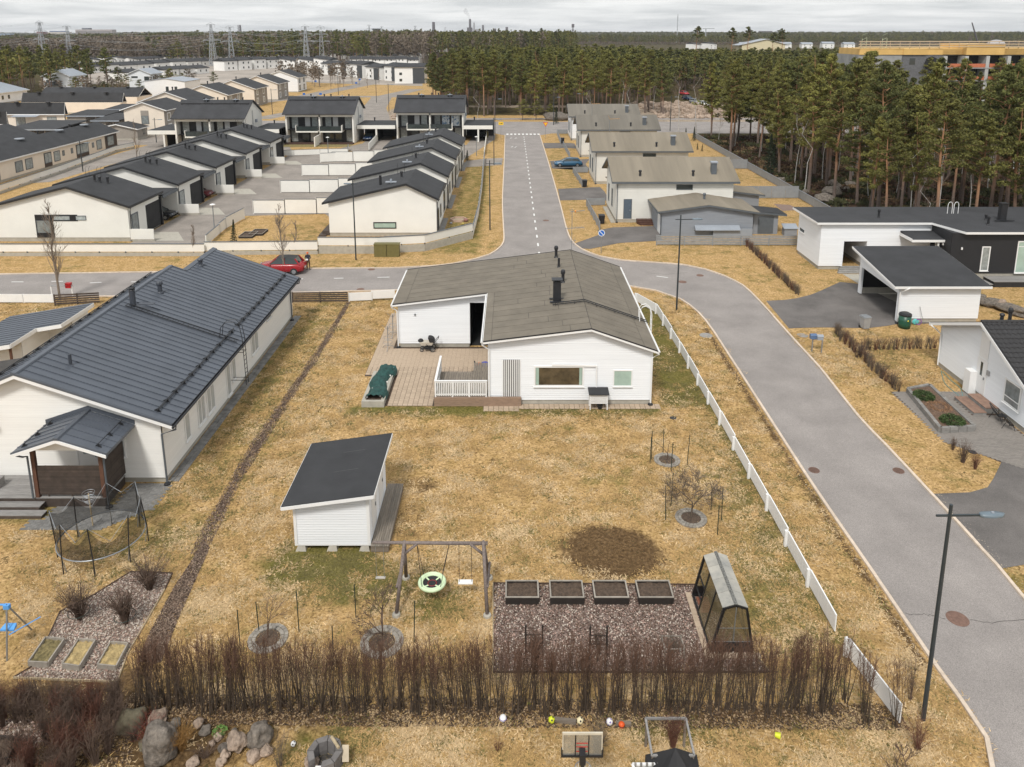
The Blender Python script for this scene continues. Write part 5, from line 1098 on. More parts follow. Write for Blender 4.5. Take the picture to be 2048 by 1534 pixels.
x,y=at(185,625);bin_('wheelie_bin',-29.2,53.6,'dark wheelie bin with green lid behind the left annex',DGREYP,mat('green_lid',(.02,.13,.04),.5));bin_('wheelie_bin',-28.4,53.8,'dark grey wheelie bin next to the green-lidded one behind the annex',DGREYP,DGREYP)
panel_fence('low_fence','low white board fence along the street at the left edge',[(-48,at(20,606)[1]),at(108,607)],.8,WHITE,2.3)
t=thing('letter_boxes','white stand with two red letter boxes on the street verge beside the bare tree','letter box',(*at(140,592),0));x,y=at(140,594)
m=MB();[m.box(x+d-.04,x+d+.04,y-.04,y+.04,0,1.0) for d in (-1.5,.25)];m.build('post',WHITE,t);m=MB();m.box(x-1.55,x+.3,y-.05,y+.05,.95,1.05);m.build('rail',GREYP,t)
REDP=mat('red_box',(.45,.015,.02),.4)
for d,z in ((0,.82),(0,1.06)):m=MB();m.box(x+d-.22,x+d+.22,y-.14,y+.14,z,z+.16);m.box(x+d-.24,x+d+.24,y-.16,y+.16,z+.162,z+.2);m.build('red_letter_box',REDP,t)
# trampoline and kit on the left lawn
T0=thing('trampoline','round trampoline with sagging black safety net and no mat by the left terrace','trampoline',(-17.7,29.3,0));cx,cy,Rr=-17.72,29.3,1.72
m=MB();m.ring((cx,cy,.72),Rr,.03,44,6);m.build('rim',GALV,T0,True)
hs=[2.2,2.25,2.1,2.0,2.3,2.35,2.2,2.2];tips=[]
for k in range(8):
 a=2*pi*k/8+.30;x,y=cx+(Rr+.06)*cos(a),cy+(Rr+.06)*sin(a);x2,y2=x+random.uniform(-.12,.12),y+random.uniform(-.1,.1)
 m=MB();m.tube([(x,y,0),(x,y,.8),(x2,y2,hs[k])],.024,6);m.build('pole',BLACK,T0);tips.append((x2,y2,hs[k]))
 m=MB();m.tube([(x,y,.72),(x-.12*cos(a),y-.12*sin(a),.05)],.022,5);m.build('leg',GALV,T0)
NETB=mat('black_safety_net',(.012,.012,.012),.9,alpha=.55)
def netpiece(k,lo,hi,sag,gap=False):
 m=MB();K=10
 for i in range(K+1):
  u=i/K;a=2*pi*(k+u)/8+.30;A,B=tips[k],tips[(k+1)%8]
  zt_=A[2]+(B[2]-A[2])*u-sag*sin(pi*u);m.v+=[(cx+Rr*.97*cos(a),cy+Rr*.97*sin(a),lo),(A[0]+(B[0]-A[0])*u,A[1]+(B[1]-A[1])*u,max(lo+.02,zt_*hi))]
 m.f=[(2*i,2*i+2,2*i+3,2*i+1) for i in range(K)];m.build('net',NETB,T0)
for k,(s,h) in enumerate(((.25,.98),(.5,.95),(.8,.95),(.35,.97),(.55,.9),(.75,.93),(.9,.96),(.5,.95))):netpiece(k,.72,h,s)
m=MB();pts=[]
for k in range(8):A,B=tips[k],tips[(k+1)%8];pts+=[A,((A[0]+B[0])/2,(A[1]+B[1])/2,(A[2]+B[2])/2-[.25,.5,.8,.35,.55,.75,.9,.5][k])]
m.tube(pts+[tips[0]],.012,4,False);m.build('net_rope',GALV,T0)
m=MB();[m.tube([(cx+Rr*cos(a),cy+Rr*sin(a),.72),(cx+(Rr-.1)*cos(a),cy+(Rr-.1)*sin(a),.60)],.012,4) for a in np.arange(0,2*pi,.26)];m.build('springs',GALV,T0,kind='stuff')
t=thing('rotary_dryer','pale post with a tangle of wire loops beside the trampoline and porch','rotary dryer',(-18.9,31.0,0));m=MB();m.tube([(-19.05,30.9,0),(-19.1,30.95,1.6)],.03,6);m.build('pole',EDGE,t);m=MB();[m.ring((-19.1,30.95,1.2+.09*i),.16+.05*(i%3),.008,14,4) for i in range(6)];m.build('wire_loops',GALV,t)
bedL=[at(27,1357),at(72,1330),at(120,1225),at(190,1190),at(262,1145),at(345,1148),at(330,1180),at(255,1310),at(235,1365),at(150,1362)]
sheet('gravel_bed',bedL,.008,CHIP);chips('bed_chips',bedL,11000,.028,[STNC[1],STNC[0],STNC[1],BARKC[2],STNC[3]])
be2=thing('bed_edging','thin board edging round the left gravelled shrub bed','edging',(*bedL[0],0))
for i,(a,b) in enumerate(zip(bedL,bedL[1:]+bedL[:1])):m=MB();m.bar((a[0],a[1],.03),(b[0],b[1],.03),.03,.09);m.build('edging_board',EDGE if i > 5 else EDGE_D,be2)
def quad_bed(name,lab,P4,h,fill,rim,cat='raised bed'):
 t=thing(name,lab,cat,(*P4[0],0));
 for a,b in zip(P4,P4[1:]+P4[:1]):m=MB();m.bar((a[0],a[1],h/2),(b[0],b[1],h/2),.045,h);m.build('bed_side',rim,t)
 m=MB();g=12
 for j in range(g):
  for i in range(g):
   u,v=i/(g-1),j/(g-1);x=(1-u)*(1-v)*P4[0][0]+u*(1-v)*P4[1][0]+u*v*P4[2][0]+(1-u)*v*P4[3][0];y=(1-u)*(1-v)*P4[0][1]+u*(1-v)*P4[1][1]+u*v*P4[2][1]+(1-u)*v*P4[3][1];m.v.append((x,y,h*.65+random.uniform(-.05,.05)))
 m.f=[(j*g+i,j*g+i+1,(j+1)*g+i+1,(j+1)*g+i) for j in range(g-1) for i in range(g-1)];m.build('soil',fill,t,True);return t
MOSS=mat('mossy_soil',(.10,.085,.03),.95,.5,6,.8,14,col2=(.30,.24,.11),bdist=.05);HAY=mat('straw_grass',(.40,.30,.14),.95,.4,5,.9,14,bdist=.06)
quad_bed('raised_bed','grey-framed bed with mossy soil, leftmost of the three by the left hedge',[at(58,1334),at(97,1336),at(130,1288),at(92,1285)],.25,MOSS,BEDW)
quad_bed('raised_bed','bed overgrown with dry straw grass, middle of the three by the left hedge',[at(126,1338),at(160,1343),at(192,1290),at(158,1289)],.25,HAY,BEDW)
quad_bed('raised_bed','dry-grass bed half hidden by twigs, right one of three by the left hedge',[at(196,1338),at(233,1342),at(257,1295),at(222,1293)],.22,HAY,BEDW)
quad_bed('raised_bed','dark-framed soil bed in the bottom left corner',[at(-20,1530),at(16,1532),at(44,1490),at(-6,1486)],.3,SOIL,BEDB)
bedL2=[at(-60,1440),at(60,1440),at(100,1470),at(20,1540),at(-60,1540)]
sheet('gravel_bed',bedL2,.008,CHIP);chips('bed_chips',bedL2,2500,.034,STNC)
for px,py,n_,h,sp_,lab,sd_ in ((160,1240,95,1.5,1.0,'leafless many-stemmed bush in the left gravel bed, leftmost one',21),(252,1248,95,1.55,.95,'leafless bush in the left gravel bed with a thin support hoop',22),(300,1180,100,1.35,1.05,'dark leafless bush at the upper end of the left gravel bed',23)):
 x,y=at(px,py);m=MB();bare_bush(m,x,y,n_,h,sp_,.013,sd_,twigs=5);tag(m.build('bare_bush',TWIG),lab,'bush')
 if sd_ < 23:m=MB();m.ring((x,y,.38),.38,.014,20,4);tag(m.build('bush_hoop',PEG),'thin dark hoop round the %s bush in the left gravel bed' % ('leftmost' if sd_==21 else 'middle'),'support hoop')
t=thing('metal_swing_set','galvanised and light blue metal swing set cut off by the left edge','swing set',(*at(14,1320),0));BLUEP=mat('sky_blue_plastic',(.10,.33,.70),.4)
x,y=at(14,1322);x2,y2=at(64,1260);ap=(x-.12,y+.55,1.85)
m=MB();m.tube([(x,y,0),ap],.03,6);m.build('leg',GALV,t);m=MB();m.tube([(x2,y2,0),ap],.03,6);m.build('leg',GALV,t);m=MB();m.tube([ap,(ap[0]-3,ap[1],1.85)],.035,6);m.build('top_bar',BLUEP,t)
m=MB();m.tube([(x+.1,y+.15,.95),(x+.75,y+.95,1.0)],.022,5);m.build('crossbar',BLUEP,t);m=MB();m.box(ap[0]-.1,ap[0]+.1,ap[1]-.07,ap[1]+.07,1.7,1.85);m.build('bracket',BLUEP,t)
m=MB();m.hexa([(x-.35,y+.35,.92),(x+.15,y+.35,.92),(x+.1,y+.6,.92),(x-.3,y+.6,.92)],[(x-.35,y+.35,.99),(x+.15,y+.35,.99),(x+.1,y+.6,1.05),(x-.3,y+.6,1.05)]);m.build('seat',BLUEP,t);m=MB();m.tube([(x-.1,y+.5,.99),(x-.25,ap[1],1.85)],.012,4);m.build('rope',GALV,t)
# black and white house on the right
F0=thing('house','long white house with flat charcoal roof and a black boarded wing at the right edge','house',(36,71,0))
RT=4.55;m=MB();m.box(28.9,31.15,69.2,74.7,.35,RT-.1);m.box(33.3,41.,69.2,74.7,.35,RT-.1);m.box(31.14,33.31,69.2,69.5,2.75,RT-.1);m.box(31.14,33.31,74.3,74.69,.35,RT-.1);m.box(31.14,33.31,69.51,74.29,2.75,2.85)
Wa=Wall((28.9,69.2),(39.2,69.2));Wb=Wall((28.9,74.7),(28.9,69.2))
siding(m,Wall((28.9,69.2),(31.15,69.2)),[(0,.35),(2.25,.35),(2.25,RT-.1),(0,RT-.1)],.15);siding(m,Wall((33.3,69.2),(39.2,69.2)),[(0,.35),(5.9,.35),(5.9,RT-.1),(0,RT-.1)],.15);siding(m,Wall((31.15,69.2),(33.3,69.2)),[(0,2.75),(2.15,2.75),(2.15,RT-.1),(0,RT-.1)],.15);siding(m,Wb,[(0,.35),(5.5,.35),(5.5,RT-.1),(0,RT-.1)],.15)
m.build('wall',WHITE_B,F0);m=MB();m.box(28.95,31.1,69.25,74.6,0,.36);m.box(33.35,60,69.25,74.6,0,.36);m.build('foundation',CONC,F0)
m=MB();m.box(31.16,31.19,69.52,74.28,.3,2.74);m.box(31.2,33.3,74.2,74.28,.3,2.74);m.build('passage_lining',BLACKB,F0);door(F0,Wall((31.2,74.15),(33.3,74.15)),.2,1.0,.35,2.4,WHITE)
y0b=65.9;m=MB();m.box(39.25,70,y0b,74.69,.7,RT-.12);siding(m,Wall((39.25,y0b),(70,y0b)),[(0,.7),(30.7,.7),(30.7,RT-.12),(0,RT-.12)],.15);siding(m,Wall((39.25,69.19),(39.25,y0b)),[(0,.35),(3.3,.35),(3.3,RT-.12),(0,RT-.12)],.15);m.build('black_wing',BLACKB,F0)
m=MB();m.box(39.3,70,y0b+.05,70,0,.71);m.build('plinth',CONC,F0)
r=MB();roof_poly=[(28.4,68.85),(39.0,68.85),(40.2,65.4),(75,65.4),(75,75.3),(28.4,75.3)]
r.prism([(x,y,RT-.08) for x,y in roof_poly],[(x,y,RT+.10+(y-65)*.0) for x,y in roof_poly]);r.build('roof',ROOF_DB,F0)
f=MB()
for a,b in zip(roof_poly[:3]+[roof_poly[-1]],roof_poly[1:4]+[roof_poly[0]]):f.bar((a[0],a[1],RT-.02),(b[0],b[1],RT-.02),.05,.2)
f.build('fascia',WHITE,F0)
Wk=Wall((39.25,y0b),(70,y0b))
for (px0,px1,z0,z1,g) in ((1963,1976,1.0,3.1,GLASS_L),(2033,2062,.8,3.6,GLASS_G)):
 a,b=Xof(px0,2,y0b),Xof(px1,2,y0b);window(F0,Wk,a-39.25,b-39.25,z0,z1,glass=g,fw=.09,hbar=.85 if b-a > 1 else None)
Wk2=Wall((39.25,69.19),(39.25,y0b));window(F0,Wk2,1.0,1.45,1.3,3.0,fw=.07)
for t_,W_,zz_ in ((.9,Wk,2.9),(2.1,Wk2,3.0),(.35,Wk2,3.2)):m=MB();W_.box(m,t_,t_+.12,zz_,zz_+.22,.03,.12);m.build('wall_lamp',WHITE,F0)
a=atx(1603,459,28.9);window(F0,Wb,74.7-a[0]-.3,74.7-a[0]+.9,a[1]-.16,a[1]+.16,glass=GLASS,fw=.03)
m=MB();m.prism([(36.3,66.9,3.35),(39.9,66.9,3.35),(39.9,66.9,3.5),(36.3,66.9,3.5)],[(36.3,69.15,3.65),(39.24,69.15,3.65),(39.24,69.15,3.8),(36.3,69.15,3.8)]);m.build('entrance_canopy',ROOF_D,F0);m=MB();m.box(36.25,39.95,66.85,66.89,3.3,3.52);m.box(36.25,36.29,66.9,69.1,3.33,3.6);m.build('canopy_fascia',WHITE,F0);m=MB();m.box(38.7,38.82,67.0,67.1,.3,3.3);m.build('canopy_post',WHITE,F0)
for (px,py,h_,r_) in ((1757,435,.85,.1),(1971,440,.6,.09),(1976,450,.9,.1)):
 x,y=at(px,py,RT+.1);vent_pipe(F0,x,y,RT+.08,h_,r_,BLACK)
x,y=at(2003,441,RT+.1);m=MB();m.box(x-.28,x+.28,y-.25,y+.25,RT+.1,RT+1.75);m.build('chimney',BLACK,F0);m=MB();m.box(x-.34,x+.34,y-.31,y+.31,RT+1.752,RT+1.8);m.box(x-.9,x+.9,y-.5,y-.3,RT+.2,RT+.24);m.build('chimney_cap',BLACK,F0)
x,y=at(1905,427,RT+.1);m=MB()
for d in (-.3,.3):
 pts=[(x+d+.22*cos(a),y,RT+.9+.35*sin(a)) for a in np.linspace(pi,0,8)];m.tube([(x+d-.22,y,RT+.1)]+pts+[(x+d+.22,y,RT+.1)],.03,5)
m.build('ladder_arch',WHITE,F0)
for i in range(4):m=MB();m.box(30.9-.2*i,33.5,68.9-.35*i,69.25-.35*i,0,.33-.08*i);m.build('entrance_step',CONC_D,F0)
sheet('paving',[(30.9,64.5),(32.2,58.8),(34.2,58.5),(34.2,67.7),(30.6,67.7)],.02,CONC)
C0=thing('carport','white carport with charcoal mono-pitch roof beside the right driveway','carport',(32.7,59.2,0))
cz=lambda y:3.08+(y-55.3)*.13
m=MB();m.prism([(29.1,55.3,cz(55.3)-.12),(36.4,55.3,cz(55.3)-.12),(36.4,55.3,cz(55.3)),(29.1,55.3,cz(55.3))],[(29.1,62.95,cz(62.95)-.12),(36.4,62.95,cz(62.95)-.12),(36.4,62.95,cz(62.95)),(29.1,62.95,cz(62.95))]);m.build('roof',ROOF_D,C0)
m=MB();m.box(29.05,36.45,55.24,55.28,cz(55.3)-.2,cz(55.3)-.02)
for x in (29.05,36.41):m.prism([(x,55.3,cz(55.3)-.22),(x+.035,55.3,cz(55.3)-.22),(x+.035,55.3,cz(55.3)-.03),(x,55.3,cz(55.3)-.03)],[(x,62.95,cz(62.95)-.22),(x+.035,62.95,cz(62.95)-.22),(x+.035,62.95,cz(62.95)-.03),(x,62.95,cz(62.95)-.03)])
m.build('fascia',WHITE,C0)
Wc=Wall((29.7,55.7),(35.9,55.7));m=MB();m.box(29.7,35.9,55.7,55.85,.35,2.98);m.box(35.75,35.9,55.86,62.5,.35,2.98);m.box(29.9,35.74,62.35,62.5,.35,3.7);siding(m,Wc,[(0,.35),(6.2,.35),(6.2,2.98),(0,2.98)],.15)
Wd=Wall((29.7,62.5),(29.7,55.7));m.prism([(29.7,55.7,2.3),(29.85,55.7,2.3),(29.85,55.7,2.98),(29.7,55.7,2.98)],[(29.7,62.5,2.45),(29.85,62.5,2.45),(29.85,62.5,3.85),(29.7,62.5,3.85)]);siding(m,Wd,[(0,2.45),(6.8,2.3),(6.8,2.98),(0,3.85)],.15)
m.box(29.68,29.86,55.68,56.0,.1,2.4);m.box(29.68,29.86,62.1,62.5,.1,2.5);m.build('wall',WHITE_B,C0)
m=MB();m.box(29.75,35.85,55.75,55.84,0,.34);m.box(30.0,35.8,62.2,62.34,.1,.6);m.build('foundation',CONC,C0);m=MB();m.box(35.70,35.745,55.86,62.34,.2,2.9);m.box(29.95,35.7,62.28,62.345,.61,3.6);m.build('wall_lining',BLACKB,C0)
downpipe(C0,[(30.2,55.2,2.95),(29.9,55.3,2.75),(29.62,55.5,2.5),(29.62,55.5,.15)],.045)
x,y=at(1729,657);bin_('wheelie_bin',x,y,'light grey wheelie bin standing on the lawn edge by the right driveway',GREYP,mat('bin_lid_grey',(.20,.21,.22),.5),1.05,.58,.2)
x,y=at(1808,655);t=thing('compost_bin','round dark green compost bin with black lid by the carport wall','compost bin',(x,y,0));m=MB();m.lathe(x,y,[(.42,.02),(.44,.3),(.44,1.0)],20);m.build('body',GREEN_P,t,True);m=MB();m.lathe(x,y,[(.46,1.0),(.45,1.12),(.3,1.2),(.02,1.22)],20);m.build('lid',BLACK,t);m=MB();m.lathe(x,y,[(.445,.58),(.455,.6),(.455,.64),(.445,.66)],20);m.build('band',GREEN_P,t);m=MB();m.ball((x+.02,y-.445,.68),.06,8,5,(1,.3,1));m.build('sticker',mat('yellow_sticker',(.8,.65,.05),.5),t)
m=MB();m.tube([(31.6,55.35,0),(31.3,55.6,1.35)],.018,5);tag(m.build('broom',GALV),'thin broom handle leaning on the white carport wall','broom');m=MB();m.ring((31.1,55.2,.25),.22,.03,16,5,'y');tag(m.build('toy_hoop',mat('purple_plastic',(.25,.08,.35),.5)),'small purple hoop beside the green compost bin','toy');m=MB();m.ball((30.9,55.25,.25),.26,10,6,(1,.3,.9));tag(m.build('toy_shell',mat('turquoise_plastic',(.12,.55,.55),.5)),'turquoise plastic dish leaning by the green compost bin','toy')
x,y=at(1633,703);t=thing('letter_boxes','two grey letter boxes on posts in the right verge','letter box',(x,y,0));m=MB();m.box(x-.35,x-.28,y,y+.07,0,.95);m.box(x+.22,x+.29,y-.25,y-.18,0,.95);m.build('post',WOOD_GR,t)
for d,dy,c in ((-.3,.05,mat('blue_grey_box',(.10,.16,.28),.4)),(.1,-.12,METAL_L)):m=MB();m.box(x+d-.2,x+d+.2,y+dy-.15,y+dy+.15,.95,1.2);m.prism([(x+d-.22,y+dy-.17,1.2),(x+d+.22,y+dy-.17,1.2),(x+d+.22,y+dy,1.32),(x+d-.22,y+dy,1.32)],[(x+d-.22,y+dy+.17,1.2),(x+d+.22,y+dy+.17,1.2),(x+d+.22,y+dy+.02,1.32),(x+d-.22,y+dy+.02,1.32)]);m.build('letter_box',c,t)
Hh=thing('house','white house with black tiled gable roof cut off by the right edge','house',(33,43,0))
gable_house('house','','',28.6,48,38.9,47.9,[(38.3,2.75),(43.2,5.0),(48.5,2.9)],'X',WHITE_B,ROOF_D,.13,.5,.18,.35,tagloc=Hh,sides='WS',corner=True)
TILE=mat('black_tile',(.028,.027,.028),.6,.2,3,rnd=.06)
roofH=[c for c in Hh.children if c.name.startswith('roof')][0]
k1=(5.0-2.75)/(43.2-38.3)
tz=lambda y:5.0-k1*(43.2-y)
tm=MB();nW=8;row=.36
prof=[(i*.3/nW*1.0,.022*sin(2*pi*i/nW)) for i in range(nW*3+1)]
for px_,pz_ in prof:tm.v+=[(px_,0,pz_+.045),(px_,row,pz_+.015+.0)]
tm.f=[(2*i,2*i+2,2*i+3,2*i+1) for i in range(len(prof)-1)]
for px_,pz_ in prof:tm.v.append((px_,0,pz_-.03))
b0=2*len(prof);tm.f+=[(b0+i,b0+i+1,2*i+2,2*i) for i in range(len(prof)-1)]
tmesh=tm.mesh('roof_tile',TILE);ang=math.atan(k1);cnt=0;y=38.35
while y < 43.1:
 x=28.15
 while x < 37:
  o=bpy.data.objects.new('roof_tile',tmesh);COL.objects.link(o);o.parent=roofH;o.location=(x-33,y-43,tz(y)+.005);o.rotation_euler=(ang,0,0);x+=.9;cnt+=1
 y+=row*cos(ang)
m=MB();m.tube([(28.1,43.2,5.02),(40,43.2,5.02)],.1,8);m.build('ridge_tile',TILE,roofH)
Wh=Wall((28.6,47.9),(28.6,38.9))
ya,yb=Yof(2012,1.7,28.6),Yof(2040,1.7,28.6);window(Hh,Wh,47.9-ya,47.9-yb,1.05,2.35,glass=GLASS_L,hbar=.28,fw=.1)
ya,yb=Yof(1955,1.4,28.6),Yof(1971,1.4,28.6);door(Hh,Wh,47.9-ya,47.9-yb,.4,2.5,WHITE,glass=GLASS)
m=MB();Wh.box(m,47.9-ya-.02,47.9-yb+.02,2.62,4.2,.02,.045);m.build('smooth_panel',WHITE,Hh)
ym=Yof(1978,1.9,28.6);m=MB();Wh.box(m,47.9-ym-.12,47.9-ym+.12,1.8,2.1,.02,.1);m.build('wall_lamp',GREYP,Hh)
m=MB();m.tube([(28.0,48.2,2.8),(28.25,47.9,2.6),(28.5,47.75,2.3),(28.5,47.72,.15)],.045,6);m.build('downpipe',WHITE,Hh)
for px,py,h_ in ((1989,631,.5),(2022,641,.85)):x,y=at(px,py,5.0);vent_pipe(Hh,x,43.5,4.9,h_,.1,BLACK)
x,y=at(1936,786);m=MB();m.box(x-.2,x+.3,y-.3,y+.3,.1,1.55);tag(m.build('air_heat_unit',WHITE),'tall narrow white utility cabinet by the door of the tiled-roof house','cabinet')
t=thing('entrance_steps','two reddish wooden steps below the door of the tiled-roof house','steps',(27.8,43.5,0));yd=Yof(1955,0,28.6)-.5
for i,(z,x0) in enumerate(((.38,27.8),(.2,27.0))):
 for j in range(5):m=MB();m.box(x0+j*.155,x0+j*.155+.145,yd-1.6-.2*i,yd+.25,z-.03,z);m.build('step_board',mat('red_brown_step',(.27,.17,.125),.8,.2,3,rnd=.1),t)
 m=MB();m.box(x0+.02,x0+.76,yd-1.57-.2*i,yd+.22,0,z-.031);m.build('step_side',CONC_D,t)
pv2=bpy.data.objects.new('paved_terrace',None);COL.objects.link(pv2);pv2['kind']='structure';OFF['paved_terrace']=(0,0,0)
sheet('joint_sand',[(23.6,44.1),(28.55,44.1),(28.55,33),(25.5,36.1),(23.8,38.5)],.012,SOIL,parent=pv2)
pm=MB().box(0,.29,0,.14,0,.04).mesh('brown_paver',PAVER_B);cnt=0;rest=MB();slots=[]
y=33.0
while y < 44:
 x=23.6+(.15 if int(round(y/.15)) % 2 else 0)
 while x < 28.4:
  if y > 33+(28.4-x)*1.05+.1*0 and not (x > 26.9 and yd-1.9 < y < yd+.3):slots.append((x,y))
  x+=.3
 y+=.15
slots.sort(key=lambda p:p[1])
for i,(x,y) in enumerate(slots):
 if i < 300:o=bpy.data.objects.new('paver',pm);COL.objects.link(o);o.parent=pv2;o.location=(x,y,-.012+random.uniform(-.004,.004))
 else:rest.box(x,x+.29,y,y+.14,-.01,.028+random.uniform(-.004,.004))
rest.build('pavers',PAVER_B,pv2,kind='stuff')
t=thing('stone_planter','long grey stone-edged planter with two green shrubs by the paved terrace','planter',(23,41,0))
PP=[at(1815,786),at(1880,866),at(1948,862),at(1858,778)]
STB=mat('grey_wall_block',(.23,.22,.205),.9,.15,5,.4,30,rnd=.15)
for a,b in zip(PP,PP[1:]+PP[:1]):
 L=hypot(b[0]-a[0],b[1]-a[1]);n_=int(L/.42)
 for c_ in range(2):
  for i in range(n_):
   u0,u1=(i+.03)/n_,(i+.97)/n_;m=MB();m.bar((a[0]+(b[0]-a[0])*u0,a[1]+(b[1]-a[1])*u0,.09+.18*c_),(a[0]+(b[0]-a[0])*u1,a[1]+(b[1]-a[1])*u1,.09+.18*c_),.2,.17);m.build('block',STB,t)
m=MB();m.poly([(x,y,.27) for x,y in PP]);m.build('bark',BARK,t)
for px,py,s_,lab in ((1847,793,.62,'low green juniper at the far end of the stone planter'),(1905,843,.66,'low green juniper at the near end of the stone planter')):
 x,y=at(px,py,.3);o=foliage_ball('juniper',(x,y,.25),s_,1500,CONIF,None,.07,.55);tag(o,lab,'shrub')
o=foliage_ball('dry_perennials',(*at(1878,815,.2),.2),.7,700,mat('dry_leaf',(.30,.17,.09),.9,.5,9),None,.05,.3);tag(o,'heap of dry brown leaves between the junipers in the stone planter','plant')
WIRE=mat('black_wire',(.015,.015,.016),.5)
def acapulco(px,py,lab,rz):
 x,y=at(px,py);t=thing('wire_chair',lab,'chair',(x,y,.03),rz);OFF[t.name]=(0,0,0);m=MB();N=24
 rim=[Vector((.42*cos(a),.30*sin(a)+.12,.55+.30*sin(a)*1.1)) for a in np.linspace(0,2*pi,N+1)];m.tube(rim,.022,5,False);m.build('rim',WIRE,t)
 m=MB();c=Vector((0,-.02,.34))
 for p in rim[:-1]:m.tube([p,(p+c)/2+Vector((0,.02,-.1)),c],.009,3,False)
 for s in (.35,.6,.82):m.tube([c+(p-c)*s+Vector((0,.02,-.1*sin(pi*s))) for p in rim],.009,3,False)
 m.build('cords',WIRE,t)
 for dx,dy in ((-.28,-.2),(.28,-.2),(0,.38)):m=MB();m.tube([(dx*.4,dy*.5,.36),(dx,dy,0)],.018,4);m.build('leg',WIRE,t)
acapulco(1992,838,'black wire round chair on the paved terrace, farther one',1.2);acapulco(2017,858,'black wire round chair on the paved terrace, nearer one',1.5)
x,y=at(2003,845);t=thing('side_table','small round black table between the two black wire chairs','table',(x,y,.03));m=MB();m.lathe(x,y,[(.25,.42),(.25,.445)],18);m.build('tabletop',WIRE,t);[MB().tube([(x+.1*cos(a),y+.1*sin(a),.42),(x+.2*cos(a),y+.2*sin(a),.03)],.01,4).build('leg',WIRE,t) for a in (0,2.1,4.2)]
m=MB();pts=smooth_line([at(1882,742),at(1890,768),at(1915,790),at(1925,800),at(1921,778),at(1902,762),at(1885,744)],.3);m.tube([(x,y,.04) for x,y in pts],.018,5,False);tag(m.build('garden_hose',mat('teal_hose',(.12,.30,.28),.5),None),'pale green garden hose on the grass by the tiled-roof house corner','hose')
for i,(px,py) in enumerate(((1975,545),(1990,548),(2010,552),(2035,560))):
 pass
t=thing('stepping_deck','grey plank platforms in front of the black boarded wall','deck',(42,64,0))
for i,(x0,x1,y0,y1,z) in enumerate(((38.2,40.2,63.6,64.9,.12),(40.1,42.2,63.9,65.2,.3),(42.3,48,64.0,65.6,.5))):
 y=y0
 while y < y1:m=MB();m.box(x0,x1,y,y+.135,z-.03,z);m.build('plank',WOOD_GR,t);y+=.15
 m=MB();m.box(x0+.02,x1-.02,y0+.02,y1,0,z-.031);m.build('platform_base',DARKIN,t)
STONE_G=mat('grey_boulder',(.14,.12,.10),.9,.6,5,1.,7,rnd=.15,bdist=.09);STONE_P=mat('pale_pinkish_boulder',(.34,.26,.20),.9,.5,5,1.,7,rnd=.12,bdist=.09);STONE_M=mat('mossy_boulder',(.15,.13,.085),.95,.45,2.5,.7,9,bdist=.04)
def boulder(px,py,r,lab,mtl=None,sc=(1,1,.7),seed=0,name='boulder',sink=.25,group=None):
 x,y=at(px,py);m=MB();boulderish(m,(0,0,r*sc[2]*(1-sink)),r,26,18,sc,.42,seed);o=m.build(name,mtl or STONE_G,None,True);o.location=(x,y,0);o.rotation_euler=(0,0,seed*1.3);return tag(o,lab,'boulder' if r > .3 else 'stone',group)
boulder(1983,612,.95,'flat grey boulder on the lawn right of the carport',STONE_G,(1.4,.8,.4),31);boulder(2002,616,.5,'pale pinkish boulder in front of the flat grey one right of the carport',STONE_P,(1.2,.8,.8),32);boulder(2030,628,.9,'grey boulder above the tiled roof at the right edge',STONE_G,(1.5,.8,.45),33);boulder(1962,597,.4,'small grey boulder touching the carport corner',STONE_G,(1.2,.8,.6),34)
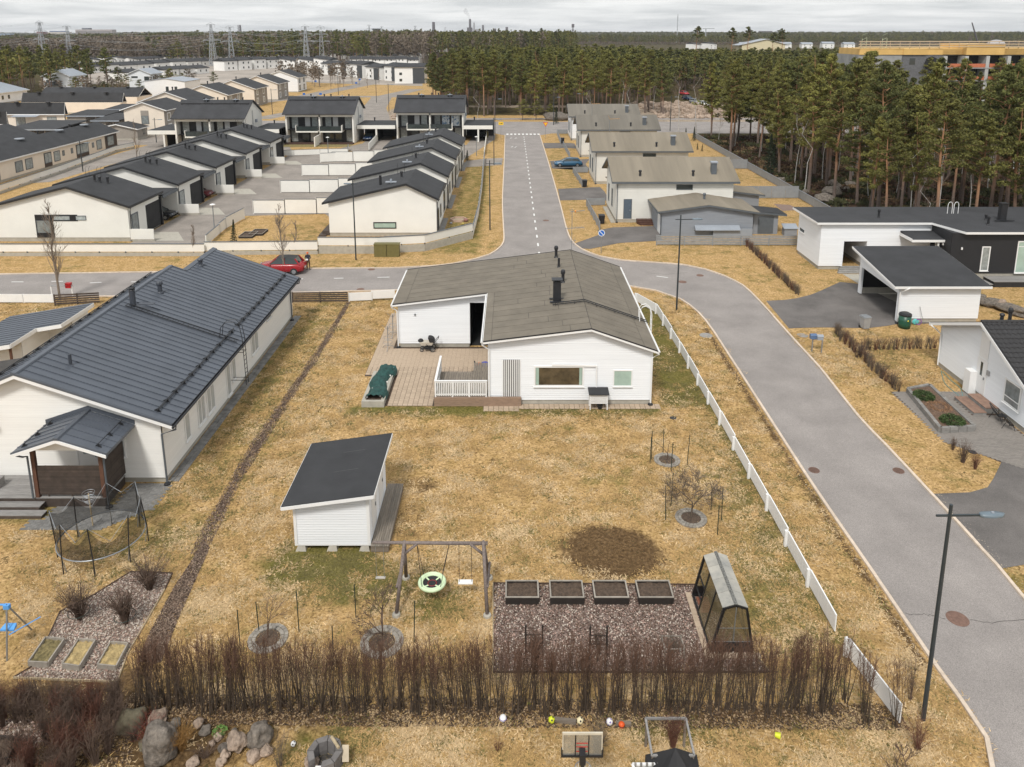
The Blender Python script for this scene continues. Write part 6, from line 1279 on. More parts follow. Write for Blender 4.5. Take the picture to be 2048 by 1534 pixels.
# white terrace with car ports, far side of the street (left)
def simple_vents(t,pts,z,hs=(.8,)):
 for i,(x,y) in enumerate(pts):vent_pipe(t,x,y,z(x,y)-.03,hs[i % len(hs)],.12,BLACK)
ORD=['nearest','second','third','fourth','farthest']
pa=[(-55.6,3.9),(-46.9,6.1),(-40.4,3.95)]
GA='stepped white terrace units with car ports'
def unit_a(k):
 y0=79.0+12.0*k;lab=f'{ORD[k]} unit of the white gabled terrace with car ports left of the courtyard'
 t,W,ro=gable_house('terrace_unit',lab,'terraced house',-55.2,-40.8,y0,y0+7.2,pa,'Y',RENDER_W,ROOF_D,.11 if k==0 else 0,.35,.16,.45,BLACK,GA,sides='S',corner=False)
 m=MB();m.box(-55.2,-44.4,y0+7.21,y0+11.99,0,3.3);m.build('car_port_wall',BLACKB,t)
 m=MB();m.box(-55.5,-40.5,y0+7.56,y0+11.6,3.32,3.5);m.build('car_port_roof',ROOF_D,t);m=MB();m.box(-40.52,-40.44,y0+7.56,y0+11.6,3.1,3.45);m.build('car_port_fascia',TRIM_G,t)
 m=MB();m.box(-40.85,-40.6,y0+7.3,y0+7.55,0,3.32);m.box(-40.83,-40.65,y0+4.4,y0+7.3,.0,.02);m.build('car_port_post',BLACK,t)
 m=MB();m.box(-40.795,-38.3,y0+.02,y0+.16,.25,1.35);m.build('screen_wall',RENDER_W,t);m=MB();m.box(-40.8,-38.25,y0+.0,y0+.18,0,.24);m.build('screen_base',CONC,t)
 We=W['E'];m=MB();We.box(m,3.9,7.19,.1,3.05,.002,.03);m.build('shade_panel',DARKIN,t)  # flat dark panel on the wall, its colour standing in for the opening's shade
 f=window(t,We,.7,1.9,.7,2.7,TRIM_G,GLASS_L,fw=.12,sill=False);downpipe(t,[(-40.35,y0-.2,3.7),(-40.6,y0+.1,3.3),(-40.72,y0+.12,.1)],.05,BLACK)
 simple_vents(t,[(-46.1,y0+3.9),(-45.6,y0+4.0),(-45.0,y0+4.5)],lambda x,y:6.1-.33*(x+46.9),(.9,.7,.8))
 m=MB()
 for d in (0,.4,1.3,1.7):m.tube([(-48.2+d,y0+6.0,5.6),(-48.2+d,y0+6.0,6.9),(-48.05+d,y0+6.0,7.1)],.02,4)
 m.build('ladder_hoop',BLACK,t)
 sheet('paving',[(-40.6,y0+.2),(-35.2,y0+.2),(-37.4,y0+3.9),(-40.6,y0+3.9)],.022,CONC)
 if k==0:
  Ws=W['S'];a,b=Xof(72,1.8,79),Xof(157,1.8,79);m=MB();Ws.box(m,a+55.2,b+55.2,2.25,2.95,.03,.06);Ws.box(m,a+55.2,a+55.2+1.9,.46,2.249,.03,.06);m.build('window_surround',BLACKB,t)
  window(t,Ws,a+55.35,a+56.8,1.0,2.3,TRIM_G,GLASS_L,fw=.04,out=.09,sill=False);window(t,Ws,a+57.2,a+58.9,2.4,2.8,TRIM_G,GLASS_L,fw=.04,out=.09,sill=False);window(t,Ws,a+59.6,a+60.6,2.4,2.8,TRIM_G,GLASS_L,fw=.04,out=.09,sill=False)
for k in range(5):unit_a(k)
pb=[(-20.6,3.85),(-11.45,5.97),(-8.0,4.3)];GB='stepped white terrace units beside the straight street'
def unit_b(k):
 y0=81.2+13.3*k;lab=f'{ORD[k] if k < 3 else "farthest"} unit of the white terrace between the courtyard and the straight street'
 t,W,ro=gable_house('terrace_unit',lab,'terraced house',-20.0,-8.25,y0,y0+8.2,pb,'Y',RENDER_W,ROOF_D,.11 if k==0 else 0,.35,.16,.4,BLACK,GB,sides='SE',corner=False)
 m=MB();m.box(-19.9,-8.4,y0+8.21,y0+13.25,0,3.2);m.build('link_wall',RENDER_W,t);m=MB();m.box(-20.1,-8.2,y0+8.56,y0+12.9,3.22,3.4);m.build('link_roof',ROOF_D,t)
 Ws,We=W['S'],W['E']
 if k==0:a,b=Xof(749,1,81.2),Xof(791,1,81.2);z0,z1=aty(749,455,81.2)[1],aty(749,446,81.2)[1];window(t,Ws,a+20,b+20,z0,z1,BLACK,GLASS_G,fw=.1,sill=False)
 window(t,We,1.2,2.2,.5,2.6,BLACK,GLASS,fw=.12,sill=False);window(t,We,4.2,5.0,1.2,2.5,BLACK,GLASS,fw=.1,sill=False);window(t,Wall((-8.39,y0+8.2),(-8.39,y0+13.2)),1,3.4,.5,2.6,BLACK,GLASS,fw=.12,sill=False)
 downpipe(t,[(-7.9,y0+.2,4.1),(-8.15,y0+.2,3.7),(-8.18,y0+.22,.1)],.05,BLACK)
 zf=lambda x,y:5.97-.2317*(-11.45-x) if x < -11.45 else 5.97-.48*(x+11.45)
 vent_pipe(t,-12.6,y0+4.5,zf(-12.6,0)-.05,.8,.12,BLACK);m=MB();m.lathe(-13.4,y0+1.9,[(.12,zf(-13.4,0)-.1),(.12,zf(-13.4,0)+.5)],8);m.box(-14.0,-12.8,y0+1.7,y0+2.1,zf(-12.8,0)-.02,zf(-12.8,0)+.10);m.build('roof_vent',METAL_L,t)
 if k==0:m=MB();m.tube([(-14.7,y0+2.6,5.0),(-14.7,y0+2.6,6.3)],.15,10);m.build('flue',BLACK,t)
 m=MB();[m.tube([(-13.4+d,y0+7,5.3),(-13.4+d,y0+7,6.9)],.02,4) for d in (0,.8)];m.build('ladder_hoop',BLACK,t)
 m=MB();m.box(-8.25,-7.65,y0,y0+8.2,0,.04);m.build('paving_strip',CONC_D,t)
for k in range(4):unit_b(k)
m=MB();m.box(-20.9,-20.05,81.5,88,0,.5);[m.box(-20.9-.3*i,-20.1-.3*i,81.0,87.5,0,.3-.14*i) for i in (1,)];tag(m.build('side_steps',WOOD_BR),'dark brown wooden steps along the west wall of the nearest street-side terrace unit','steps')
def low_wall(lab,pts,h,base=.35,cap=True):
 t=thing('boundary_wall',lab,'wall',(*pts[0],0))
 for a,b in zip(pts,pts[1:]):
  m=MB();m.bar((a[0],a[1],base+.12+(h-base-.12)/2),(b[0],b[1],base+.12+(h-base-.12)/2),.1,h-base-.12);m.build('wall_panel',RENDER_W,t)
  m=MB();m.bar((a[0],a[1],base/2),(b[0],b[1],base/2),.16,base);m.build('wall_base',CONC,t)
  if cap:m=MB();m.bar((a[0],a[1],h+.02),(b[0],b[1],h+.02),.2,.04);m.build('coping',TRIM_G,t)
  L=hypot(b[0]-a[0],b[1]-a[1]);n=max(2,int(L/2.4))
  for i in range(n+1):u=i/n;m=MB();m.box(a[0]+(b[0]-a[0])*u-.05,a[0]+(b[0]-a[0])*u+.05,a[1]+(b[1]-a[1])*u-.07,a[1]+(b[1]-a[1])*u+.05,base,base+.14);m.build('post',BLACK,t)
 return t
low_wall('long low white wall between the side street verge and the left terrace',[at(-40,512),at(200,512),at(410,512)],1.25)
low_wall('low white wall in front of the vegetable garden of the street-side terrace',[at(410,510),at(636,508)],1.35)
low_wall('low white wall round the nearest street-side terrace unit, bending along the street corner',[at(637,507),(at(757,507)[0],at(700,507)[1]),at(850,502),at(945,477)],1.7,.75)
def priv(lab,pts,h,mtl=RENDER_W,steps=(0,),cap=TRIM_G,base=.12):
 t=thing('privacy_fence',lab,'fence',(*pts[0],0));k=0
 for a,b in zip(pts,pts[1:]):
  hh=h+steps[k % len(steps)];k+=1;m=MB();m.bar((a[0],a[1],(hh+base)/2),(b[0],b[1],(hh+base)/2),.08,hh-base);m.build('fence_panel',mtl,t)
  m=MB();m.bar((a[0],a[1],hh+.02),(b[0],b[1],hh+.02),.14,.04);m.build('coping',cap,t);m=MB();[m.box(q[0]-.05,q[0]+.05,q[1]-.04,q[1]+.04,0,hh) for q in (a,b)];m.build('post',mtl,t)
 return t
for (yy,x0,lab) in ((91.5,-31.8,'nearest stepped white privacy fence in the courtyard'),(104.2,-32.2,'second stepped white privacy fence in the courtyard'),(117,-32.7,'third stepped white privacy fence in the courtyard'),(130,-31.,'farthest stepped white privacy fence in the courtyard')):
 L=(-20.1-x0)/3;priv(lab,[(x0,yy),(x0+L,yy),(x0+2*L,yy),(-20.1,yy)],1.75,steps=(0,.12,.3))
priv('short white fence between courtyard drive and vegetable garden',[at(413,492),at(440,468),at(452,458),at(489,438)],1.15,steps=(0,.1,.2))
panel_fence('low_fence','long white fence along the gardens east of the street-side terrace',[at(945,477),at(957,430),at(964,380),at(967,342),at(969,318)],1.2,RENDER_W,2.6,topcap=TRIM_G)
panel_fence('low_fence','white fence along the drive of the far right duplex',[at(969,312),at(976,255)],1.2,RENDER_W,3)
priv('white slat fence across the far end of the courtyard',[at(641,325),at(690,323),at(745,321)],1.6);
priv('low white fence in front of the middle duplex garden',[at(543,313),at(588,312),at(640,310),at(696,309),at(697,300)],1.1)
low_wall('long white wall on the grass between the left terrace and the beige row',[at(-30,398),at(120,347),at(232,305),at(269,297)],1.2)
# two-storey duplexes with balconies
CURT=mat('white_curtain',(.55,.56,.56),.8,.15,6,stretch=(8,8,.3))
def duplex(x0,x1,y0,lab,left=True):
 pr_=[(y0-.7,6.0),(y0+4.9,9.05),(y0+11.0,6.1)]
 t=thing('duplex',lab,'house',((x0+x1)/2,y0+5,0),0,'two-storey white duplexes')
 m=MB();zt=lambda y:(pr_[0][1]+(y-pr_[0][0])*(3.05/5.6) if y < y0+4.9 else 9.05-(y-y0-4.9)*(2.95/6.1))-.2
 for xa in (x0,x1-.3,(x0+x1)/2-.15):m.prism([(xa,y0,0),(xa,y0+10.4,0),(xa,y0+10.4,zt(y0+10.4)),(xa,y0+4.9,8.85),(xa,y0,zt(y0))],[(xa+.3,y0,0),(xa+.3,y0+10.4,0),(xa+.3,y0+10.4,zt(y0+10.4)),(xa+.3,y0+4.9,8.85),(xa+.3,y0,zt(y0))])
 m.box(x0+.3,x1-.3,y0,y0+.25,5.35,5.75);m.box(x0+.3,x1-.3,y0+10.1,y0+10.4,0,zt(y0+10.4));m.build('wall',RENDER_W,t)
 m=MB();m.box(x0+.31,x1-.31,y0+1.8,y0+2.0,0,5.5);m.box(x0+.31,x1-.31,y0+.3,y0+1.79,2.7,2.78);m.box(x0+.31,x1-.31,y0+.3,y0+1.79,5.5,5.56);m.build('recessed_front',BLACKB,t)
 r=MB()
 for (a,za),(b,zb) in zip(pr_,pr_[1:]):r.prism([(x0-.4,a,za-.16),(x0-.4,b,zb-.16),(x0-.4,b,zb),(x0-.4,a,za)],[(x1+.4,a,za-.16),(x1+.4,b,zb-.16),(x1+.4,b,zb),(x1+.4,a,za)])
 r.build('roof',ROOF_DB,t)
 m=MB();m.box(x0,x1,y0+3.5,y0+3.62,8.2,8.5)
 for i in range(12):m.box(x0+.3+i*(x1-x0-.7)/11,x0+.38+i*(x1-x0-.7)/11,y0+3.3,y0+3.75,8.0,8.3)
 m.build('snow_guard',BLACK,t)
 for u in (.35,.78):x=x0+(x1-x0)*u;m=MB();m.lathe(x,y0+4.4,[(.12,8.6),(.12,9.35)],8);m.lathe(x,y0+4.4,[(.55,9.05),(.6,9.13)],8);m.build('roof_vent',METAL_L,t)
 for u in (.3,.5,.6,.87):vent_pipe(t,x0+(x1-x0)*u,y0+5.1,8.9,.6,.12,BLACK)
 xm=(x0+x1)/2
 for s,(a,b) in enumerate(((x0+.3,xm-.15),(xm+.15,x1-.3))):
  w=b-a;Wf=Wall((a,y0+1.8),(b,y0+1.8))
  for (u0,u1,z0,z1,g) in ((.08,.28,2.9,5.2,GLASS_L),(.5,.66,2.9,5.1,CURT),(.72,.9,2.9,5.1,GLASS_L),(.05,.25,.2,2.5,GLASS_L),(.4,.6,.2,2.5,GLASS),(.66,.9,.2,2.5,CURT if s==0 else GLASS)):
   if s:u0,u1=1-u1,1-u0
   window(t,Wf,w*u0,w*u1,z0,z1,BLACK,g,fw=.06,sill=False)
  ba,bb_=(a+w*.3,b-.02) if s==0 else (a+.02,b-w*.3)
  m=MB();m.box(ba,bb_,y0-.9,y0+1.75,2.35,2.62);m.build('balcony',RENDER_W,t)
  m=MB();m.box(ba+.02,bb_-.02,y0-.88,y0-.84,2.64,3.55);m.build('balcony_glass',GLASS,t);sx_=ba if s==0 else bb_-.12
  m=MB();m.box(sx_,sx_+.12,y0-.9,y0+.2,2.63,3.75);m.build('balcony_side',RENDER_W,t);m=MB();m.bar((ba,y0-.86,3.6),(bb_,y0-.86,3.6),.05);m.build('handrail',BLACK,t)
 m=MB();m.box(xm-.08,xm+.08,y0-4.6,y0-.01,0,1.9);m.build('dividing_wall',RENDER_W,t)
 m=MB();m.box(x0,x1,y0-1.3,y0-.02,0,.25);m.build('terrace_edge',mat('red_brown_terrace',(.07,.035,.028),.7),t)
 We=Wall((x1,y0),(x1,y0+10));m=MB();We.box(m,6.2,6.9,4.5,5.1,.01,.3);m.build('air_unit',METAL_L,t);m=MB();[We.box(m,4.5+d,4.54+d,3.0,7.0,.05,.1) for d in (0,.4)];m.build('wall_ladder',GALV,t)
 sheet('lawn_strip',[(x0,y0-4.6),(x1,y0-4.6),(x1,y0-1.35),(x0,y0-1.35)],.026,mat('short_grass',(.20,.165,.06),.95,.3,2,col2=(.30,.24,.10)))
 return t
duplex(-63.8,-50.6,144,'leftmost two-storey white duplex with charcoal roof and recessed balconies')
duplex(-45.2,-31.6,152,'middle two-storey white duplex with curtains on its ground floor');t3=duplex(-23.6,-9.9,155.5,'rightmost two-storey white duplex with blue-patterned film on its upper windows')
m=MB();[m.box(-14.4+i*1.9,-12.9+i*1.9,157.25,157.29,2.95,5.05) for i in range(2)];m.build('window_film',mat('blue_patterned_film',(.10,.26,.48),.6,.3,2.2,col2=(.66,.70,.72),contrast=(.40,.52)),t3)
def flat_port(x0,x1,y0,y1,lab,z=3.3,back=True):
 t=thing('car_port',lab,'carport',((x0+x1)/2,y0,0),0,'flat-roofed car ports between the duplexes');m=MB();m.box(x0,x1,y0,y1,z,z+.14);m.build('roof',ROOF_D,t);m=MB();m.box(x0,x1,y0-.06,y0-.005,z-.65,z+.1);m.build('fascia',RENDER_W,t)
 m=MB();m.box(x0,x1,y1-.3,y1,0,z-.01);m.box((x0+x1)/2-.1,(x0+x1)/2+.1,y0+1,y1-.3,0,z-.01);m.build('inner_wall',BLACKB,t);m=MB();m.box((x0+x1)/2-.15,(x0+x1)/2+.15,y0,y0+1,0,z-.66);m.build('post',RENDER_W,t)
 vent_pipe(t,x0+(x1-x0)*.3,y1-1,z+.1,.8,.13,BLACK);return t
flat_port(-50.5,-45.3,148,158,'flat-roofed car port between the left and middle duplexes');flat_port(-31.5,-23.7,154.5,163,'flat-roofed car port with a dark blue car between middle and right duplexes');flat_port(-9.8,-3.9,154,164,'open flat-roofed car port at the right end of the duplex row');flat_port(-70,-63.9,146,156,'flat-roofed car port left of the leftmost duplex')
low_wall('white drive wall between the left and middle duplexes',[at(505,296),at(560,274)],1.6,.1,False);low_wall('white drive wall beside the dark blue car between the duplexes',[at(738,302),at(764,272)],1.5,.1,False)
# grey-roofed houses right of the straight street
GD='two-storey pale houses with long grey-brown roofs'
def house_d(k,y0,lab,roofm):
 t,W,ro=gable_house('house',lab,'house',12.2,25.8,y0,y0+9,[(y0-.5,5.0),(y0+4.5,7.1),(y0+9.6,5.0)],'X',mat('off_white_boards',(.70,.69,.64),.65,.05,.8) if k < 3 else WHITE_B,roofm,.2 if k==0 else 0,.6,.18,.4,TRIM_G,GD,sides='SW',corner=False)
 Ws,Ww=W['S'],W['W'];downpipe(t,[(12.3,y0-.45,4.8),(12.3,y0-.1,4.4),(12.3,y0-.08,.1)],.05,TRIM_G)
 window(t,Ws,7.0,8.8,4.0,4.5,TRIM_G,GLASS,fw=.06,sill=False)
 for u in (2.0,5.2):window(t,Ww,u,u+.7,1.3,3.3,TRIM_G,GLASS,fw=.08,sill=False)
 if k==0:a,b=Xof(1248,1.4,87.3),Xof(1262,1.4,87.3);door(t,Ws,a-12.2,b-12.2,.45,2.75,mat('blue_grey_door',(.09,.12,.155),.5),TRIM_G)
 zf=7.1
 m=MB();m.box(23.4,24.0,y0+.9,y0+1.5,5.4,6.9) ;m.build('chimney',TRIM_G,t);m=MB();m.box(23.3,24.1,y0+.8,y0+1.6,6.92,7.08);m.build('chimney_cap',METAL_L,t)
 for x in (15.0,21.2):vent_pipe(t,x,y0+.7,5.4,.75,.13,BLACK)
 m=MB();m.box(12.9,15.5,y0+9.01,y0+13,0,2.8);m.build('link',TRIM_G if k else GREYB,t);m=MB();m.prism([(12.5,y0+9.1,3.3),(15.8,y0+9.1,3.3),(15.8,y0+9.1,3.42),(12.5,y0+9.1,3.42)],[(12.5,y0+13.4,2.85),(15.8,y0+13.4,2.85),(15.8,y0+13.4,2.97),(12.5,y0+13.4,2.97)]);m.build('link_roof',roofm,t)
 if k==0:
  m=MB();[m.box(14.6+.12*i,18.4,y0-.5-.32*(i+1),y0-.5-.32*i,0,.5-.15*i) for i in range(3)];m.box(14.6,18.4,y0-.5,y0-.02,0,.5);m.build('entrance_steps',mat('dark_red_steps',(.085,.04,.028),.7,.2,3),t)
  m=MB();m.box(11.6,12.15,y0-.2,y0+8,0,.1);m.build('paving_strip',CONC,t)
 return t
dl=['nearest pale two-storey house with long grey-brown roof right of the straight street','second pale house with grey-brown roof, a television aerial on its ridge','third pale house with grey roof counting away along the straight street','farthest pale house with grey roof by the cross street']
for k,(y0,rf) in enumerate(((87.3,ROOF_T2),(110.5,ROOF_T2),(135.3,ROOF_T3),(156.8,ROOF_T3))):house_d(k,y0,dl[k],rf)
def small_aerial(x,y,z,lab):
 t=thing('aerial',lab,'antenna',(x,y,z));m=MB();m.tube([(x,y,z-.3),(x,y,z+2.2)],.03,4);m.build('mast',GALV,t);m=MB();m.bar((x,y,z+2.1),(x+1.5,y+.3,z+2.15),.05);[m.bar((x+.2*i,y-.3,z+2.14),(x+.2*i,y+.35,z+2.14),.03) for i in range(8)];m.bar((x,y,z+2.1),(x-.2,y,z+2.6),.04);m.build('aerial_element',mat('dull_orange',(.45,.25,.08),.6),t)
small_aerial(14.7,114.8,7.0,'television aerial with orange element on the second grey-brown roof');small_aerial(14.6,139.5,7.0,'thin television aerial on the third grey roof')
tg,Wg,rg=gable_house('garage','blue-grey boarded garage with shallow grey-brown gable roof and a pale panel along its foot','garage',16.4,26.4,81.3,87.2,[(15.9,2.85),(21.4,3.6),(27.0,2.75)],'Y',GREYB,ROOF_T2,.14,.4,.16,.0,TRIM_G,sides='SW',corner=False)
vent_pipe(tg,21.6,83.9,3.45,.8,.13,TRIM_G)
m=MB();Wall((16.4,81.3),(26.4,81.3)).box(m,5.6,9.9,.0,.9,.3,.42) ;m.hexa([(20.0,80.6,.75),(24.9,80.6,.75),(24.9,81.2,.75),(20.0,81.2,.75)],[(20.0,80.6,.85),(24.9,80.6,.85),(24.9,81.2,1.25),(20.0,81.2,1.25)]);m.build('wood_store',METAL_L,tg)
Ww=Wg['W'];m=MB();Ww.box(m,3.8,5.2,.05,2.4,.005,.05);m.build('garage_door',WHITE,tg);downpipe(tg,[(15.8,81.2,2.7),(16.2,81.15,2.5),(16.3,81.2,2.2),(16.3,81.2,.1)],.05,TRIM_G)
t,W,r=gable_house('garden_shed','low grey-roofed garden shed at the back of the nearest pale house','shed',26.4,30.6,92.5,96.5,[(26.0,2.9),(31.2,2.3)],'Y',GREYB,ROOF_T2,0,.3,.12,0,TRIM_G,sides='S',corner=False)
t,W,r=gable_house('tool_shed','small blue-grey tool shed with black roof on the right side of the grey garage','shed',26.7,29.4,82.0,84.5,[(26.45,2.7),(30.2,2.35)],'Y',GREYB,ROOF_D,0,.3,.12,0,TRIM_G,sides='S',corner=False);m=MB();W['S'].box(m,.5,2.2,.1,2.0,.005,.04);m.build('double_door',TRIM_G,t)
t=thing('storage_box','small grey storage box with pale sloping lid beside the tool shed','box',(30.5,81.5,0));m=MB();m.box(29.9,31.3,81.2,82,0,.8);m.build('body',GREYB,t);m=MB();m.prism([(29.8,81.1,.8),(31.4,81.1,.8),(31.4,81.1,.86),(29.8,81.1,.86)],[(29.8,82.1,1.15),(31.4,82.1,1.15),(31.4,82.1,1.21),(29.8,82.1,1.21)]);m.build('lid',METAL_L,t)
FGREY=mat('grey_fence',(.26,.275,.29),.6,.08,2,rnd=.06)
panel_fence('slat_fence','long grey horizontal board fence in front of the grey garage',[at(1313,491),at(1594,492)],1.15,FGREY,3.2,slats=6)
for (pts,lab) in (([at(1200,461),at(1173,412),at(1210,411)],'grey board fence round the front lawn of the nearest pale house'),([at(1165,374),at(1146,346),at(1176,346)],'grey board fence round the front lawn of the second pale house'),([at(1140,317),at(1126,292)],'grey board fence by the third pale house'),([at(1122,289),at(1114,268),at(1135,268)],'grey board fence by the farthest pale house')):panel_fence('garden_fence',lab,pts,1.0,FGREY,2.5)
panel_fence('garden_fence','long grey fence with framed glass panels between the back gardens and the forest',[(38.4,161),(38.5,118),(38.6,98),(38.6,76.5)],1.15,FGREY,2.6,thick=.04,topcap=METAL_L)
panel_fence('garden_fence','grey cross fence between two back gardens by the forest',[(31.2,100.5),(38.5,100.5)],1.7,FGREY,2.);panel_fence('garden_fence','grey cross fence in the farther back garden by the forest',[(33.5,123),(38.4,123)],1.6,FGREY,2.)
for (px,py,lab) in ((1203,447,'black wheelie bin at the corner of the nearest grey garden fence'),(1169,374,'black wheelie bin at the corner of the second grey garden fence'),(1125,286,'black wheelie bin by the farthest pale house')):x,y=at(px,py);bin_('wheelie_bin',x,y,lab,BLACK,BLACK,1.1,.7)
sheet('sand_pit',[at(1548,408),at(1580,410),at(1602,420),at(1565,422)],.02,mat('reddish_sand',(.24,.17,.14),.95))
# beige long terrace and its neighbours
pk=[(-82.5,3.2),(-79.6,5.1),(-75.6,3.3)]
tk,Wk_,rk=gable_house('row_house','long low beige row house with charcoal roof and grey-framed windows at the left edge','row house',-82.2,-76.0,108,146,pk,'Y',BEIGE,ROOF_D,0,.3,.16,.35,WHITE,sides='SE',corner=False)
We=Wk_['E']
for (px,w,z0,z1,k) in ((38,1.6,.9,2.4,0),(58,1.6,.9,2.4,0),(96,1.7,.3,2.5,1),(114,1.5,.9,2.4,0),(127,.4,1.5,2.2,0),(144,.4,1.5,2.2,0),(165,3.6,.3,2.5,1),(186,.4,1.5,2.2,0),(198,1.5,.9,2.4,0)):
 y=Yof(px,1.6,-76.0)-108;
 if k:m=MB();We.box(m,y-w/2-.2,y+w/2+.2,.3,2.65,.003,.02);m.build('window_surround',mat('brown_panel',(.075,.055,.045),.7),tk)
 window(tk,We,y-w/2,y+w/2,z0 if not k else 1.0,z1,TRIM_G,GLASS_L,1 if w > 1.6 else 0,fw=.1,sill=False,out=.07)
m=MB();We.box(m,33.6,37.9,.3,3.0,.003,.03);m.build('window_surround',MATS['brown_panel'],tk);window(tk,We,34.5,36.6,1.0,2.6,TRIM_G,GLASS_L,fw=.1,sill=False,out=.07)
m=MB();We.box(m,.1,3.6,.3,3.0,.003,.03);m.build('grey_end_panel',TAUPE,tk)
for y in (112,122,133,141):m=MB();m.lathe(-79.2,y,[(.7,5.0),(.75,5.2)],8);m.build('roof_vent',METAL_L,tk)
for y in (109.5,110.5,114,128,137.5):vent_pipe(tk,-79.9,y,5.0,.7,.13,BLACK)
t,W,r=gable_house('house','beige two-storey gabled house with grey end window behind the long row house','house',-83.3,-74.7,164,175,[(-84,5.6),(-79,7.3),(-74,5.55)],'Y',BEIGE,ROOF_D,0,.4,.16,.3,WHITE,sides='S',corner=False)
m=MB();W['S'].box(m,3.6,5.3,2.5,5.4,.003,.03);m.build('window_surround',TAUPE,t);window(t,W['S'],3.8,5.1,2.6,4.2,TRIM_G,GLASS_L,fw=.08,sill=False,out=.07);m=MB();W['E'].box(m,0,10.8,.3,5.2,.003,.02);m.build('grey_side',TAUPE,t)
for a,z in ((1.5,3.2),(6,3.4),(1.8,.8)):window(t,W['E'],a,a+1.3,z,z+1.4,WHITE,GLASS_L,fw=.2,sill=False,out=.07)
t,W,r=gable_house('garden_shed','taupe boarded shed with low dark gable roof in front of the beige two-storey house','shed',-85.3,-77.4,157,161.5,[(-86,2.5),(-81.5,3.4),(-77.1,2.4)],'Y',TAUPE,ROOF_D,0,.4,.14,.4,WHITE,sides='S',corner=False);window(t,W['E'],2.5,3.3,1.0,2.0,TRIM_G,GLASS,fw=.06)
def px_house(lab,px0,px1,pyE,he,pyR,hr,depth_back=None,wall=BEIGE,roof=ROOF_D,wins=True,group=None,solar=False):
 """long house with its ridge along the picture, surveyed from eave and ridge lines"""
 ye=at(1024,pyE,he)[1];yr=at(1024,pyR,hr)[1];xa,xb=at(px0,pyE,he)[0],at(px1,pyE,he)[0];y1=depth_back or 2*yr-ye
 t,W,r=gable_house('house',lab,'house',xa+.4,xb-.4,ye+.5,y1-.5,[(ye,he),(yr,hr),(y1,he)],'X',wall,roof,0,.3,.16,.3,WHITE,group,sides='S',corner=False)
 if wins:
  n=max(1,int((xb-xa)/7))
  for i in range(n):
   u=(xb-xa)*(i+.5)/n;window(t,W['S'],u-1.1,u+.9,.4 if i % 2 else 1.0,min(2.4,he-.4),TRIM_G,GLASS_L,1,fw=.1,sill=False)
  m=MB();k=0
  for i in range(max(1,n//2)):u=xa+(xb-xa)*(i+.6)/max(1,n//2);m.hexa([(u-3,ye-1.6,he-.55),(u+3,ye-1.6,he-.55),(u+3,ye+.3,he-.25),(u-3,ye+.3,he-.25)],[(u-3,ye-1.6,he-.5),(u+3,ye-1.6,he-.5),(u+3,ye+.3,he-.2),(u-3,ye+.3,he-.2)])
  m.build('canopy',METAL_L,t)
  for i in range(3):u=xa+(xb-xa)*(i+.5)/3;m=MB();m.lathe(u,yr-.5,[(.5,hr-.1),(.55,hr+.2)],8);m.build('roof_vent',BLACK,t)
 return t
px_house('dark-roofed beige row house, the farthest back of the left group',110,305,188,3.2,174.3,5.6)
px_house('dark-roofed beige row house with pale canopies in the middle of the left group',52,254,202,3.2,185.2,5.6)
px_house('dark-roofed beige house third from the back in the left group',-60,129,228,3.2,205,5.8)
px_house('dark-roofed beige house nearest in the left group, with a ladder hoop on its roof',-90,15.6,248,3.0,223,5.6)
def flat_shed(lab,px0,px1,py,h,dpt,wall,grp='dark flat-roofed outbuildings of the beige estate',ope=True):
 x0,y0=at(px0,py,h);x1=at(px1,py,h)[0];t=thing('outbuilding',lab,'outbuilding',((x0+x1)/2,y0,0),0,grp);m=MB();m.box(x0+.3,(x0+x1)/2 if ope else x1-.3,y0+.4,y0+dpt-.4,0,h-.2);m.build('wall',wall,t)
 if ope:m=MB();m.box((x0+x1)/2+.01,x1-.3,y0+dpt-.8,y0+dpt-.4,0,h-.2);m.build('car_port_back',BLACKB,t);m=MB();[m.box(x0+(x1-x0)*u-.08,x0+(x1-x0)*u+.08,y0+.4,y0+.56,0,h-.18) for u in (.75,.97)];m.build('post',TAUPE,t)
 m=MB();m.prism([(x0,y0,h-.2),(x1,y0,h-.2),(x1,y0,h),(x0,y0,h)],[(x0,y0+dpt,h+.25),(x1,y0+dpt,h+.25),(x1,y0+dpt,h+.45),(x0,y0+dpt,h+.45)]);m.build('roof',ROOF_D,t);m=MB();m.box(x0,x1,y0-.05,y0-.004,h-.3,h-.03);m.build('fascia',METAL_L,t);return t
flat_shed('dark flat-roofed car port in front of the nearest beige house of the left group',8,112,258,2.8,12,TAUPE);flat_shed('dark flat-roofed car port right of the third beige house',129,209,231,2.8,10,TAUPE);flat_shed('dark flat-roofed car port joined to the beige two-storey house',180,238,240.5,2.8,12,TAUPE);flat_shed('low taupe outbuilding left of the beige two-storey house',208,252,218,3.4,9,WHITE,ope=False)
gable_house('house','beige gable at the left edge behind the long row house roof','house',-98,-88,128,140,[(-99,3.4),(-93,5.4),(-87,3.3)],'Y',BEIGE,ROOF_D,0,.4,.16,.3,WHITE,sides='S',corner=False)
